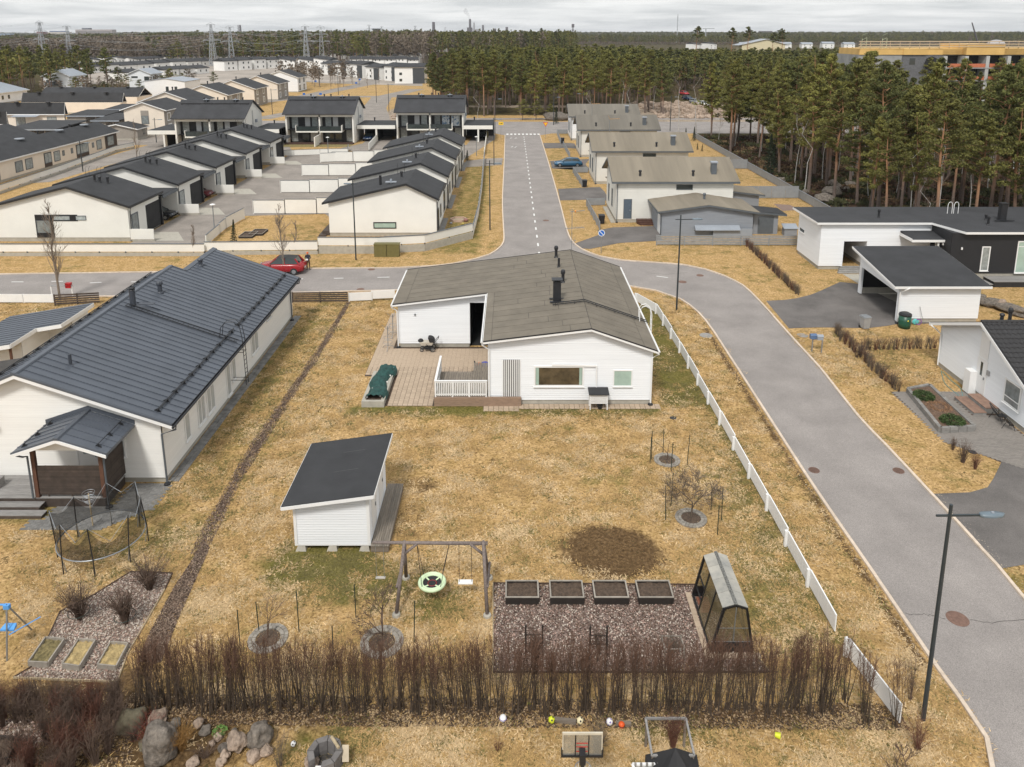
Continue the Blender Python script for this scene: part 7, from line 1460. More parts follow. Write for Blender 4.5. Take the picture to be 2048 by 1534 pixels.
for i,(y0,lab,wl_,sidem) in enumerate(((184,'first beige two-storey house of the stepped row, dark-roofed, behind the leftmost duplex',BEIGE,TAUPE),(206,'second beige two-storey house of the stepped row with taupe window side',BEIGE,TAUPE),(228,'third beige two-storey house of the stepped row with white-framed windows',BEIGE,TAUPE),(251,'fourth beige two-storey house of the stepped row',BEIGE,TAUPE),(284,'white two-storey house with corner glazing at the end of the stepped row',WHITE_B,WHITE_B))):
 X1=-76.5 if i < 4 else -79
 t,W,r=gable_house('house',lab,'house',X1-13,X1,y0,y0+12,[(X1-13.6,5.4),(X1-6.5,8.0),(X1+.6,5.4)],'Y',wl_,ROOF_D,0,.4,.16,.3,WHITE,'stepped beige two-storey houses',sides='S',corner=False)
 if i < 4:m=MB();W['E'].box(m,0,12,.3,5.1,.003,.02);m.build('taupe_side',sidem,t)
 for a in (2,8):
  for z in (.9,3.5):window(t,W['E'],a,a+1.3,z,z+1.4,WHITE if i < 4 else BLACK,GLASS_L,fw=.22,sill=False,out=.07)
 vent_pipe(t,X1-6.5,y0+4,7.9,.9,.15,BLACK)
def white_h(lab,x0,x1,y0,y1,he,hr,roofm=METAL_L,axis='Y',wall=WHITE_B,wins=((1,2,3.4,4.6),(4,5,3.4,4.6),(1.2,2.2,.8,2.2))):
 xm=(x0+x1)/2;ym=(y0+y1)/2;pr_=[(x0-.6,he),(xm,hr),(x1+.6,he)] if axis=='Y' else [(y0-.6,he),(ym,hr),(y1+.6,he)]
 t,W,r=gable_house('house',lab,'house',x0,x1,y0,y1,pr_,axis,wall,roofm,0,.5,.16,.3,WHITE,sides='S',corner=False)
 for (a,b,z0,z1) in wins:window(t,W['S'],a,b,z0,z1,WHITE,GLASS,fw=.05,sill=False)
 for a in (2,5):window(t,W['E'],a,a+1,he-2.2,he-1,WHITE,GLASS,fw=.05,sill=False)
 return t
t=white_h('white two-storey house with light metal roof and a small balcony, left of the pines',-172,-162.6,283,294,6,8.3);m=MB();m.box(-171,-165.5,281.6,282.9,2.7,4.0);m.build('balcony',TRIM_G,t)
white_h('white gabled house with light metal roof and two dark strip windows, behind the left group',-150,-141.5,302,312,5.8,7.8,wins=((1,3.5,4.2,4.9),(6,8,3.2,4.8)))
white_h('low white house with light metal roof near the left edge',-176,-159,237,252,3.4,5.8,METAL_L);white_h('white house at the left edge under the pines',-196,-184,262,275,3.2,5.6)
t=thing('house','tall plain white cube house with pale flat roof beside its low garage','house',(-113,262,0));a0=at(379,186);m=MB();m.box(-114.5,-102,240,252,0,6.6);m.prism([(-114.5,240,6.6),(-102,240,6.6),(-102,240,6.62),(-108,240,7.6),(-114.5,240,6.8)],[(-114.5,252,6.6),(-102,252,6.6),(-102,252,6.62),(-108,252,7.6),(-114.5,252,6.8)]);m.build('wall',WHITE,t);m=MB();m.prism([(-114.8,239.8,6.82),(-108,239.8,7.64),(-101.8,239.8,6.66),(-101.8,239.8,6.78),(-108,239.8,7.76),(-114.8,239.8,6.94)],[(-114.8,252.2,6.82),(-108,252.2,7.64),(-101.8,252.2,6.66),(-101.8,252.2,6.78),(-108,252.2,7.76),(-114.8,252.2,6.94)]);m.build('roof',METAL_L,t)
Wq=Wall((-114.5,240),(-102,240));[window(t,Wq,a,a+.9,3.2,5.2,WHITE,GLASS,0,.04,sill=False) for a in (6.5,9.2)];m=MB();m.box(-122,-114.6,238.5,248,0,3.4);m.build('garage',WHITE_B,t);m=MB();m.box(-119.5,-115.5,238.45,238.49,.1,2.5);m.build('garage_opening',DARKIN,t)
# trees
PINE_N=[mat('pine_needles_%s' % a,c_,.85,.45,.9,rnd=.18) for a,c_ in (('olive',(.150,.146,.034)),('deep',(.100,.108,.028)),('fresh',(.178,.172,.040)))]
def bark_mat():
 m=mat('pine_bark',(.16,.12,.10),.9,.3,6,.5,12);n=m.node_tree.nodes;l=m.node_tree.links;b=n['Principled BSDF'];src=b.inputs['Base Color'].links[0].from_socket
 t=n.new('ShaderNodeTexCoord');s=n.new('ShaderNodeSeparateXYZ');l.new(t.outputs['Object'],s.inputs[0]);r=n.new('ShaderNodeMapRange');r.inputs[1].default_value=2.5;r.inputs[2].default_value=7.5;l.new(s.outputs[2],r.inputs[0])
 x=n.new('ShaderNodeMixRGB');l.new(r.outputs[0],x.inputs[0]);l.new(src,x.inputs[1]);x.inputs[2].default_value=(.36,.19,.10,1);l.new(x.outputs[0],b.inputs['Base Color']);return m
PBARK=bark_mat();BIRCH=mat('birch_bark',(.50,.48,.45),.8,.45,5,col2=(.62,.60,.57));SBARK=mat('spruce_bark',(.11,.09,.07),.9,.3,6)
def tris_mesh(name,C,N,size,flat,material):
 """clumps: C centres (n,3), N leaves per clump; returns mesh of small leaf triangles"""
 n=len(C)*N;c=np.repeat(C[:,:3],N,0);r=np.repeat(C[:,3],N)[:,None]
 d=rng.normal(size=(n,3));d /=np.linalg.norm(d,axis=1)[:,None];p=c+d*r*np.array([1,1,flat])*rng.uniform(.35,1.05,(n,1))
 a=rng.normal(size=(n,3));a[:,2]=np.abs(a[:,2])*.8+.2;a /=np.linalg.norm(a,axis=1)[:,None];b=np.cross(a,rng.normal(size=(n,3)));b /=np.linalg.norm(b,axis=1)[:,None]
 s=size*rng.uniform(.6,1.4,(n,1));V=np.stack([p-b*s*.42,p+b*s*.42,p+a*s],1).reshape(-1,3)
 me=bpy.data.meshes.new(name);me.vertices.add(len(V));me.vertices.foreach_set('co',V.ravel().astype(np.float32));me.loops.add(3*n);me.loops.foreach_set('vertex_index',np.arange(3*n,dtype=np.int32));me.polygons.add(n);me.polygons.foreach_set('loop_start',np.arange(0,3*n,3,dtype=np.int32));me.update(calc_edges=True);me.materials.append(material);return me
def pine_clumps(Ht,zb,Rm,nb,rr):
 C=[]
 for i in range(nb):
  t=(i+rr.random())/nb;z=zb+(Ht-zb)*t**.9;R_=Rm*(.45+.75*sin(pi*min(1,.15+t*.8)))*(1-t**3*.8);a=i*2.4+rr.uniform(-.5,.5);L=R_*rr.uniform(.55,1.1)
  if rr.random() < .12:continue
  for s in (1.0,.68,.36):C.append((cos(a)*L*s,sin(a)*L*s,z+L*s*.22+rr.uniform(-.15,.15),rr.uniform(.45,.78)*(.6+.4*(1-t))*(1.1 if s==1 else .9)*Rm/2))
 C.append((0,0,Ht-.1,.5));return np.array(C)
PV=[]
for i in range(9):
 rr=random.Random(100+i);Ht=17.5;zb=Ht*rr.uniform(.30,.50);Rm=rr.uniform(1.9,2.5);m=MB();pts=[(0,0,-.1)];bx=by=0
 for k in range(1,7):bx+=rr.gauss(0,.10);by+=rr.gauss(0,.10);pts.append((bx*k/3,by*k/3,Ht*k/6*.98))
 m.tube(pts,[.24,.20,.17,.14,.10,.06,.02],8,False);C=pine_clumps(Ht,zb,Rm,40,rr)
 for c_ in C[::3]:m.tube([(pts[3][0]*.7,pts[3][1]*.7,max(zb-.6,c_[2]-1.0)),(c_[0],c_[1],c_[2]-.1)],[.05,.018],3,False)
 for k in range(5):a=rr.uniform(0,6.28);z=zb*rr.uniform(.5,1);m.tube([(0,0,z),(cos(a)*rr.uniform(.4,1.2),sin(a)*.9,z+.1)],[.03,.01],3,False)
 PV.append((m.mesh('pine_trunk',PBARK),tris_mesh('pine_crown',C,85,.20,.6,PINE_N[i % 3])))
SV=[]
for i in range(2):
 rr=random.Random(300+i);C=np.array([(cos(k*2.4)*(1-k/70)*1.9*s,sin(k*2.4)*(1-k/70)*1.9*s,1.0+k/70*11-.25*s,.5*(1-k/90)) for k in range(70) for s in (.45,.95)]);m=MB();m.tube([(0,0,0),(0,0,12)],[.16,.03],6,False);SV.append((m.mesh('spruce_trunk',SBARK),tris_mesh('spruce_crown',C,16,.3,.5,mat('spruce_needles',(.022,.036,.014),.85,.4,1.))))
BV=[]
for i in range(4):
 rr=random.Random(400+i);m=MB();H_=11;pts=[(rr.gauss(0,.12)*k,rr.gauss(0,.1)*k,H_*k/5) for k in range(6)];m.tube(pts,[.09,.075,.06,.045,.03,.01],5,False);m2=MB()
 for k in range(14):u=rr.uniform(.3,.95)*5;i0=int(u);q=Vector(pts[i0]).lerp(Vector(pts[i0+1]),u-i0);branchy(m2,q,(rr.gauss(0,1),rr.gauss(0,1),1.2),1.8*(1.2-u/6),.02,2,rr,4,.5,3,.3,.6,.007)
 BV.append((m.mesh('birch_trunk',BIRCH),m2.mesh('birch_twigs',mat('birch_twigs',(.18,.13,.10),.85,.3,2))))
def tree_thing(kind,x,y,s,lab,grp,var,cat='tree',sxy=1.):
 t=thing(kind,lab,cat,(x,y,0),random.uniform(0,6.28),grp);t.rotation_euler.x=random.gauss(0,.022);t.rotation_euler.y=random.gauss(0,.022);t.scale=(s*sxy,s*sxy,s)
 for nm,me in (('trunk',var[0]),('crown',var[1])):o=bpy.data.objects.new(nm,me);COL.objects.link(o);o.parent=t
 return t
def poisson(region,step,jit=.8):
 out=[];x0,x1,y0,y1=region[:4];y=y0
 while y < y1:
  x=x0+random.uniform(0,step)
  while x < x1:out.append((x+random.uniform(-.5,.5)*step*jit,y+random.uniform(-.5,.5)*step*jit));x+=step*random.uniform(.8,1.25)
  y+=step*.9
 return out
near=[p for p in poisson((41,150,79,164),5.6) if p[0] < .72*p[1]+14 and random.random() > .12]
near=[(44.5,96.2),(50.3,92.5),(58.5,88),(62,82.5),(42,106),(42.5,88),(53,101)]+near
midf=[p for p in poisson((-26,330,203,420),6.4) if -26+abs(p[1]-203)*.02 < p[0] < .74*p[1]+25 and not (44 < p[0] < 70 and p[1] < 285 and abs(p[0]-p[1]*.235) < 9) and random.random() > .08]
midf.sort(key=lambda p:p[1]);near.sort(key=lambda p:p[1]);nn=0
GP='tall pines of the wood on the right'
for (x,y) in near:
 if nn > 190:break
 s=(random.uniform(.82,1.12)*(1 if y < 118 else .86)) if x < .44*y else random.choice((.70,.74,.78,.82,.86,1.03))
 if y > 112 and x > 74 and random.random() < .72:continue
 tree_thing('pine_tree',x,y,s,'tall orange-barked pine of the wood, %s' % ('behind the black and white house' if y < 98 and x > 40 else 'nearest the grey garage and back gardens' if y < 110 and x <=50 else 'deeper in, in front of the unfinished block' if x > 70 else 'close to the long garden fence' if x < 47 else 'in the middle depth of the wood'),GP,PV[random.randrange(9)],sxy=random.uniform(.9,1.2));nn+=1
k=0
for (x,y) in midf:
 if nn+k >=296:break
 tree_thing('pine_tree',x,y,random.uniform(.80,.98)*(1 if x < 45 else .9),'dense dark green pine in the wood across the cross street, %s' % ('left of the straight street' if x < -2 else 'facing the straight street' if x < 10 else 'behind the grey roofs' if x < 40 else 'right of the sandy clearing'),'pines of the wood beyond the cross street',PV[random.randrange(9)],sxy=random.uniform(1.,1.3));k+=1
for p in poisson((41,85,80,160),6.5):
 if p[0] < .7*p[1] and random.random() < .8:tree_thing('birch',p[0],p[1],random.uniform(.55,1.),'thin leafless white-stemmed birch among the pines on the right','thin birches among the pines',BV[random.randrange(4)])
for (px,py,s) in ((1182,262,.8),(1251,262,.95),(1357,266,1.15),(1393,268,1.15),(1306,222,1.0),(1241,235,.9),(956,255,.8),(1180,256,.8)):x,y=at(px,py);tree_thing('birch',x,y,s,'thin bare birch with pale trunk standing along the cross street','birches along the cross street',BV[int(px) % 4])
for (px,py,s) in ((1540,352,.55),(1388,282,.25),(1372,281,.22),(1545,337,.4),(1395,300,.12),(1404,303,.12),(1112,248,.35)):x,y=at(px,py);tree_thing('spruce',x,y,s,'small dark green spruce at the edge of the wood','small spruces at the wood edge',SV[int(px) % 2])
for (px,py,s,lab) in ((1045,240,.30,'wide low young pine beside the cross street'),(1072,240,.28,'second low young pine beside the cross street'),(1100,238,.22,'low dark evergreen by the boulder across the cross street')):x,y=at(px,py);tree_thing('young_pine',x,y,s,lab,None,(SV[0][0],PV[2][1]),sxy=2.2)
def inst_mass(name,lab,cat,P,S,SZ,VI,meshes):
 me=bpy.data.meshes.new(name);me.vertices.add(len(P));me.vertices.foreach_set('co',np.asarray(P,dtype=np.float32).ravel())
 for nm,arr,ty in (('sxy',S,'FLOAT'),('sz',SZ,'FLOAT'),('rz',rng.uniform(0,6.28,len(P)),'FLOAT'),('vi',VI,'INT')):a=me.attributes.new(nm,ty,'POINT');a.data.foreach_set('value',np.asarray(arr,dtype=np.int32 if ty=='INT' else np.float32))
 o=link(name,me,kind='stuff');tag(o,lab,cat);ng=bpy.data.node_groups.new(name,'GeometryNodeTree');ng.interface.new_socket('Geometry',in_out='INPUT',socket_type='NodeSocketGeometry');ng.interface.new_socket('Geometry',in_out='OUTPUT',socket_type='NodeSocketGeometry')
 N=ng.nodes;L=ng.links;gi=N.new('NodeGroupInput');go=N.new('NodeGroupOutput');J=N.new('GeometryNodeJoinGeometry')
 def attr(nm,ty='FLOAT'):q=N.new('GeometryNodeInputNamedAttribute');q.data_type=ty;q.inputs[0].default_value=nm;return q.outputs[0]
 cs=N.new('ShaderNodeCombineXYZ');L.new(attr('sxy'),cs.inputs[0]);L.new(attr('sxy'),cs.inputs[1]);L.new(attr('sz'),cs.inputs[2]);cr_=N.new('ShaderNodeCombineXYZ');L.new(attr('rz'),cr_.inputs[2])
 for i,ms in enumerate(meshes):
  cmp_=N.new('FunctionNodeCompare');cmp_.data_type='INT';cmp_.operation='EQUAL';L.new(attr('vi','INT'),cmp_.inputs[2]);cmp_.inputs[3].default_value=i
  src=bpy.data.objects.new(name+'_source',ms);oi=N.new('GeometryNodeObjectInfo');oi.inputs['Object'].default_value=src;oi.inputs['As Instance'].default_value=True
  ip=N.new('GeometryNodeInstanceOnPoints');L.new(gi.outputs[0],ip.inputs['Points']);L.new(cmp_.outputs[0],ip.inputs['Selection']);L.new(oi.outputs['Geometry'],ip.inputs['Instance']);L.new(cr_.outputs[0],ip.inputs['Rotation']);L.new(cs.outputs[0],ip.inputs['Scale']);L.new(ip.outputs[0],J.inputs[0])
 L.new(J.outputs[0],go.inputs[0]);md=o.modifiers.new('scatter','NODES');md.node_group=ng;return o
def join_meshes(a,b,name):
 m=bpy.data.meshes.new(name);va=np.empty(len(a.vertices)*3,np.float32);a.vertices.foreach_get('co',va);vb=np.empty(len(b.vertices)*3,np.float32);b.vertices.foreach_get('co',vb)
 fa=[tuple(p.vertices) for p in a.polygons];na=len(a.vertices);fb=[tuple(v+na for v in p.vertices) for p in b.polygons];m.from_pydata(list(map(tuple,np.concatenate([va,vb]).reshape(-1,3))),[],fa+fb)
 m.materials.append(a.materials[0]);m.materials.append(b.materials[0]);m.polygons.foreach_set('material_index',np.array([0]*len(fa)+[1]*len(fb),dtype=np.int32));return m
lod=[]
for i in range(5):
 rr=random.Random(500+i);Ht=16;C=pine_clumps(Ht,Ht*rr.uniform(.2,.4),rr.uniform(2.2,2.8),20,rr);m=MB();m.tube([(0,0,0),(0,0,Ht*.9)],[.2,.05],4,False);lod.append(join_meshes(m.mesh('far_trunk',PBARK),tris_mesh('far_crown',C,15,.55,.6,PINE_N[i % 3]),'far_pine'))
FARB=mat('far_bare_twigs',(.17,.135,.10),.9,.35,.3,rnd=.25)
for i in range(3):
 rr=random.Random(600+i);m=MB();m.tube([(0,0,0),(rr.gauss(0,.3),0,7),(rr.gauss(0,.6),0,13)],[.14,.1,.03],3,False);C=np.array([(rr.gauss(0,1.0),rr.gauss(0,1.0),rr.uniform(5,13.5),.9) for _ in range(26)]);tm_=tris_mesh('far_bare',C,5,.9,1.4,FARB)
 lod.append(join_meshes(m.mesh('bare_trunk',mat('pale_bare_bark',(.26,.22,.20),.9)),tm_,'bare_tree'))
rest=[p for p in near[nn:] if not (p[0] > 74 and random.random() < .5)]+midf[k:];P=[(x,y,0) for x,y in rest];S=rng.uniform(1.,1.4,len(P));Z=np.array([random.uniform(.78,.96)*(1 if p[0] < .17*p[1] else .9)*(.7 if p[0] > 84 and 110 < p[1] < 204 else 1) for p in P])
inst_mass('pine_forest','dense pine wood filling the ground behind the cross street and right-hand houses','forest',P,S,Z,rng.integers(0,5,len(P)),lod[:5])
P,S,Z,V_=[],[],[],[]
Y=520.
while Y < 5600:
 step=max(5.0,Y*.0045);x=-.73*Y-20;xe=(.73*Y+20)
 while x < xe:
  left=x < -.10*Y
  if left or Y > 1300 or (Y > 650 and x < .08*Y) :
   sc_=step/5.2
   tall=1.0+.25*sin(x*.004+Y*.002)+random.gauss(0,.1)
   bare=left and Y < 760 and sin(x*.018+1.0)+random.gauss(0,.6)+(.5 if x > -420 else -.9) > 0 or (Y < 2500 and random.random() < .04)
   P.append((x+random.uniform(-.4,.4)*step,Y+random.uniform(-.5,.5)*Y*.02,0));S.append(sc_*random.uniform(1.1,1.7));zz_=tall*(1.0 if Y < 2000 else .95)*(1.15 if bare else 1.);Z.append(zz_);V_.append(5+random.randrange(3) if bare else random.randrange(5))
  x+=step*random.uniform(.7,1.3)
 Y*=1.018 if Y < 1500 else 1.035
for p in poisson((-250,-166,250,330),7):P.append((p[0],p[1],0));S.append(random.uniform(.9,1.2));Z.append(random.uniform(.8,1.05));V_.append(random.randrange(5))
for p in poisson((-290,-222,330,370),9):P.append((p[0],p[1],0));S.append(1.1);Z.append(random.uniform(.7,1.));V_.append(random.randrange(5))
for p in poisson((-104,-70,300,350),8):
 if p[0] > -.27*p[1]-10 :P.append((p[0],p[1],0));S.append(.9);Z.append(random.uniform(.5,.75));V_.append(5+random.randrange(3))
for p in poisson((-165,-118,262,320),10):P.append((p[0],p[1],0));S.append(.7);Z.append(random.uniform(.3,.5));V_.append(random.choice((0,1,5,6,7,5)))
for p in poisson((60,420,430,700),15):
 if p[0] < .75*p[1]:P.append((p[0],p[1],0));S.append(1.2);Z.append(random.uniform(.35,.55));V_.append(random.randrange(5))
inst_mass('distant_forest','continuous forest of pines and bare birches stretching to the horizon','forest',P,S,Z,V_,lod)
for (px,pt,Yd) in ((1395,54,420),(1465,57,430),(1497,55,420),(1567,58,425),(1550,66,430)):
 x,zt_=aty(px,pt,Yd);tree_thing('pine_tree',x,Yd,zt_/17.5,'lone tall pine rising above the forest skyline on the right','lone pines above the skyline',(PV[0][0],tris_mesh('lone_crown',pine_clumps(17.5,13.2,2.0,14,random.Random(px)),30,.4,.6,PINE_N[1])))
HEA=[mat('heather',(.075,.042,.024),.95,.5,2,rnd=.3),mat('lingonberry',(.055,.058,.020),.95,.5,2,rnd=.3),mat('dry_sprigs',(.17,.115,.06),.95,.4,2,rnd=.3)]
hm=[tris_mesh('ground_clump',np.array([(rng.normal()*.5,rng.normal()*.5,.12,.4) for _ in range(6)]),22,.22,.5,q) for q in HEA]
P=[(p[0],p[1],0) for p in poisson((40.5,110,77,160),1.7) if p[0] < .74*p[1]+8];inst_mass('undergrowth','brown and green heather and berry shrubs covering the forest floor','undergrowth',P,rng.uniform(.6,1.7,len(P)),rng.uniform(.5,2.0,len(P)),rng.choice([0,0,1,1,2],len(P)),hm)
for i,(px,py,r_) in enumerate(((1665,375,.9),(1700,372,.7),(1662,392,1.3),(1760,372,.6),(1560,365,.8),(1645,404,1.0),(1610,388,.6),(1540,360,.5),(1690,383,.6))):boulder(px,py,r_,'grey lichened boulder lying on the heathery forest floor',STONE_G,(1.2,.9,.6),50+i,group='boulders on the forest floor')
boulder(1112,240,2.2,'large pale grey boulder beyond the cross street by the low pines',STONE_G,(1.5,.9,.5),70)
P=[(p[0],p[1],0) for p in poisson((-32,-16,197,245),2.6)+poisson((38,60,198,240),2.2)];rk_=MB();boulderish(rk_,(0,0,.2),.8,8,5,(1,1,.6),.35,5)
inst_mass('rubble','pale rocks and heaps of rubble on the sandy clearings','rubble',P,rng.uniform(.4,1.6,len(P)),rng.uniform(.4,1.6,len(P)),np.zeros(len(P)),[rk_.mesh('rock',STONE_P)])
# far white estate
FW=mat('far_white',(.84,.83,.80),.8,.05,.1);FD=mat('far_dark_panel',(.06,.065,.07),.7)
def far_unit(x,y,w,d,h,rz,lab,grp,style=0,wallm=None,roofm=None):
 t=thing('house',lab,'house',(x,y,0),rz,grp);m=MB();m.prism([(-w/2,0,0),(w/2,0,0),(w/2,0,h-.3),(-w/2,0,h+(.9 if style==0 else -.3))],[(-w/2,d,0),(w/2,d,0),(w/2,d,h-.3),(-w/2,d,h+(.9 if style==0 else -.3))]);m.mesh;o=link('wall',m.mesh('wall',wallm or FW),t)
 m=MB();r0,r1=h+(.95 if style==0 else -.25),h-.25;rk=.7+.07*d;m.prism([(-w/2-.3,-.5,r0),(-w/2-.3,d/2,r0+rk),(-w/2-.3,d+.4,r0),(-w/2-.3,d+.4,r0-.2),(-w/2-.3,-.5,r0-.2)],[(w/2+.3,-.5,r1),(w/2+.3,d/2,r1+rk),(w/2+.3,d+.4,r1),(w/2+.3,d+.4,r1-.2),(w/2+.3,-.5,r1-.2)]);link('roof',m.mesh('roof',roofm or ROOF_D),t)
 for i in range(2):
  for z in ((1,) if h < 4.5 else (.9,3.6)):m=MB();a=-w/2+w*(.22+.42*i+.1*sin(x*7+i));m.box(a,a+w*.09,-.06,-.004,z,z+1.1);link('window',m.mesh('window',GLASS),t)
 if style==2:m=MB();m.box(w*.1,w/2-.1,-.12,-.065,0,h-.8);link('dark_panel',m.mesh('dark_panel',FD),t)
def far_row(a,b,n,h,lab,grp,style=0,d=9,gap=.92,roofm=None):
 A,B=at(*a),at(*b);L=hypot(B[0]-A[0],B[1]-A[1]);rz=atan2(B[1]-A[1],B[0]-A[0])
 for i in range(n):u=(i+.5)/n;far_unit(A[0]+(B[0]-A[0])*u,A[1]+(B[1]-A[1])*u+random.uniform(-1.5,1.5),L/n*gap*random.uniform(.82,1),d,h*random.uniform(.82,.98),rz,lab,grp,style,None,roofm)
far_row((162,140),(276,134),5,6,'small white house with dark roof in the row below the bare birch wood','white row below the birch wood',0,gap=.8)
far_row((276,134),(425,124),6,6,'joined white house with dark roof in the long row below the birch wood','long white row below the birch wood',1,gap=.99)
far_row((165,147),(430,131),8,4.2,'low white house with wide dark roof in front of the long white row','low dark-roofed houses of the far left estate',1,14,.95)
far_row((448,142),(560,136),4,6.4,'white house of the middle-distance row with pale fences in front','white row in the middle distance',1,gap=.98)
far_row((560,136),(662,138),3,6,'white house at the right end of the middle-distance row','right end of the middle-distance row',0,gap=.95)
far_row((440,126),(640,121),7,6,'white house in the farthest long row left of the bend','farthest long white row',1,12,.99)
far_row((688,123),(840,121),8,6,'white house with slanted roof in the row left of the wood','slant-roofed white row left of the wood',0,12,.9)
far_row((690,114),(860,111),8,6,'white house in the second slant-roofed row left of the wood','second slant-roofed white row',0,16,.9);far_row((700,107),(900,104),7,6,'white house in the third far row left of the wood','third far white row',0,20,.85)
far_row((690,118.5),(850,116),8,6,'white slant-roofed house in a packed row left of the wood','packed white row left of the wood',0,10,.85);far_row((684,128),(842,126),7,6,'white slant-roofed house just behind the black-panelled row','white slant row behind the black-panelled row',0,10,.88);far_row((440,133),(640,129),7,5,'white house in the middle row between two longer ones','middle white row of the far estate',1,10,.97);far_row((250,160),(420,146),5,3.8,'low cream house with wide dark roof near the young birches','low cream houses near the young birches',1,10,.9)
far_row((700,134),(838,133),6,5.5,'white house with flat dark roof behind the black-panelled row','white row behind the black-panelled row',1,12,.97)
far_row((640,148),(800,164),5,7.2,'cream two-storey house with black end panel beside the far bend of the road','black-panelled cream row by the far bend',2,10,.85)
A_=at(820,167);far_unit(A_[0],A_[1],13,10,7.4,0,'black and white two-storey house at the near end of the far row',None,2);A_=at(664,122);far_unit(A_[0],A_[1],15,10,9,0,'taller white house with red window panels in the far estate',None,1)
far_row((820,93),(900,92),2,7,'long pale hall beyond the far estate','pale halls beyond the far estate',1,25,.9);far_row((1380,99),(1440,98),2,7,'white house among the trees far to the right','far white houses on the right',0,14,.6);far_row((1470,96),(1720,97),6,7,'pale roofed house among the trees below the right skyline','pale houses below the right skyline',1,20,.6,METAL_L)
t_=at(1427,100);gable_house('house','pale yellow house with light gable roof among far trees on the right','house',t_[0]-20,t_[0]+22,760,780,[(t_[0]-24,9),(t_[0]+4,15),(t_[0]+26,9)],'Y',mat('pale_yellow',(.66,.58,.38),.8),METAL_L,0,1,.4,.5,sides='S',corner=False)
ORR=mat('orange_roof',(.45,.12,.05),.8)
for px0,px1,lab in ((905,940,'orange-roofed building on the far skyline left of the centre'),(962,1010,'orange-roofed building on the far skyline right of the centre')):
 x0,z=aty(px0,84,1150);x1,_=aty(px1,84,1150);px_=(x0+x1)/2;far_unit(px_,1150,x1-x0,25,9,0,lab,None,0,None,ORR)
STEEL=mat('pylon_steel',(.36,.38,.40),.6,.1,1)
pm1=MB();Hp=34
for sx_ in (-1,1):
 for sy_ in (-1,1):pm1.bar((sx_*2.6,sy_*2.6,0),(sx_*.5,sy_*.5,Hp),.28)
for k_ in range(9):
 z0,z1=Hp*k_/9,Hp*(k_+1)/9;w0,w1=2.6-2.1*k_/9,2.6-2.1*(k_+1)/9
 for s in (-1,1):pm1.bar((-w0,s*w0,z0),(w1,s*w1,z1),.16);pm1.bar((w0,s*w0,z0),(-w1,s*w1,z1),.16);pm1.bar((s*w0,-w0,z0),(s*w1,w1,z1),.16)
pa_=MB()
for z,w in ((Hp*.62,7.5),(Hp*.80,6),(Hp*.985,3.5)):pa_.bar((-w,0,z),(w,0,z),.4,.3);pa_.bar((-w,0,z),(0,0,z+1.6),.2);pa_.bar((w,0,z),(0,0,z+1.6),.2);[pa_.bar((q,0,z),(q,0,z-1.8),.18) for q in (-w+.3,w-.3)]
PYL=Placer(proto('pylon','','pylon','power line pylons'));link('lattice',pm1.mesh('lattice',STEEL),PYL.r);link('crossarms',pa_.mesh('crossarms',STEEL),PYL.r);tops=[]
for (px,pt,Yd,lab) in ((78,44,490,'leftmost tall lattice pylon against the sky'),(133,52,530,'second lattice pylon from the left, right of the leftmost'),(421,48,500,'third lattice pylon, left one of the pair in front of the birch wood'),(459,53,515,'fourth lattice pylon, right one of the pair in front of the birch wood'),(610,52,510,'lattice pylon left one of the middle pair'),(641,53,516,'lattice pylon right one of the middle pair'),(738,50,1250,'slim far pylon left of the water tower'),(763,53,1400,'slim far pylon beside the water tower'),(830,52,1700,'tiny far pylon right of the water tower'),(890,55,1900,'tiny far pylon near the factory'),(786,58,2000,'smallest far pylon between two larger ones')):
 x,z=aty(px,pt,Yd);PYL.put((x,Yd,0),random.uniform(-.3,.3),lab,None,z/Hp);tops.append((x,Yd,z))
m=MB()
for i,j in ((0,2),(1,3),(2,4),(3,5),(4,6),(5,7)):
 for zf,w in ((.59,7),(.77,5.6),(.98,3)):
  for s in (-1,1):
   a,b=tops[i],tops[j];m.tube([(a[0]+s*w+(b[0]-a[0])*u,a[1]+(b[1]-a[1])*u,a[2]*zf+(b[2]*zf-a[2]*zf)*u-6*sin(pi*u)) for u in np.linspace(0,1,7)],.04,3,False)
for i in (0,1):
 a=tops[i]
 for zf,w in ((.59,7),(.77,5.6),(.98,3)):[m.tube([(a[0]+s*w-200*u,a[1]-30*u,a[2]*zf-8*sin(pi*u)) for u in np.linspace(0,1,5)],.04,3,False) for s in (-1,1)]
tag(m.build('power_lines',STEEL),'high-voltage wires strung between the lattice pylons','power line')
def sky_box(lab,px0,px1,pt,Yd,mtl,d=30,cat='building',rows=0,cols=0,name='building'):
 x0,z=aty(px0,pt,Yd);x1,_=aty(px1,pt,Yd);t=thing(name,lab,cat,((x0+x1)/2,Yd,0));m=MB();m.box(x0,x1,Yd,Yd+d,0,z);m.build('wall',mtl,t)
 for r_ in range(rows):m=MB();zz_=z*(.42+.5*r_/rows);m.box(x0+2,x1-2,Yd-.6,Yd-.05,zz_,zz_+z*.035);m.build('window_band',FD,t)
 return t
HSP=mat('hospital_wall',(.42,.37,.36),.8);CREAMF=mat('far_cream',(.55,.50,.44),.8);DKF=mat('far_dark',(.10,.11,.13),.8)
t=sky_box('wide hospital block with window bands on the left skyline',150,223,59,2500,HSP,rows=4);x0,z=aty(165,56,2510);x1,_=aty(180,56,2510);m=MB();m.box(x0,x1,2505,2520,0,z);m.build('roof_block',DKF,t)
t=sky_box('cream building with blue-grey top floor left of the hospital block',96,133,64,2500,CREAMF,rows=2);m=MB();x0,z=aty(100,62,2505);x1,_=aty(133,62,2505);m.box(x0,x1,2502,2520,0,z);m.build('top_floor',mat('far_blue',(.08,.12,.22),.7),t)
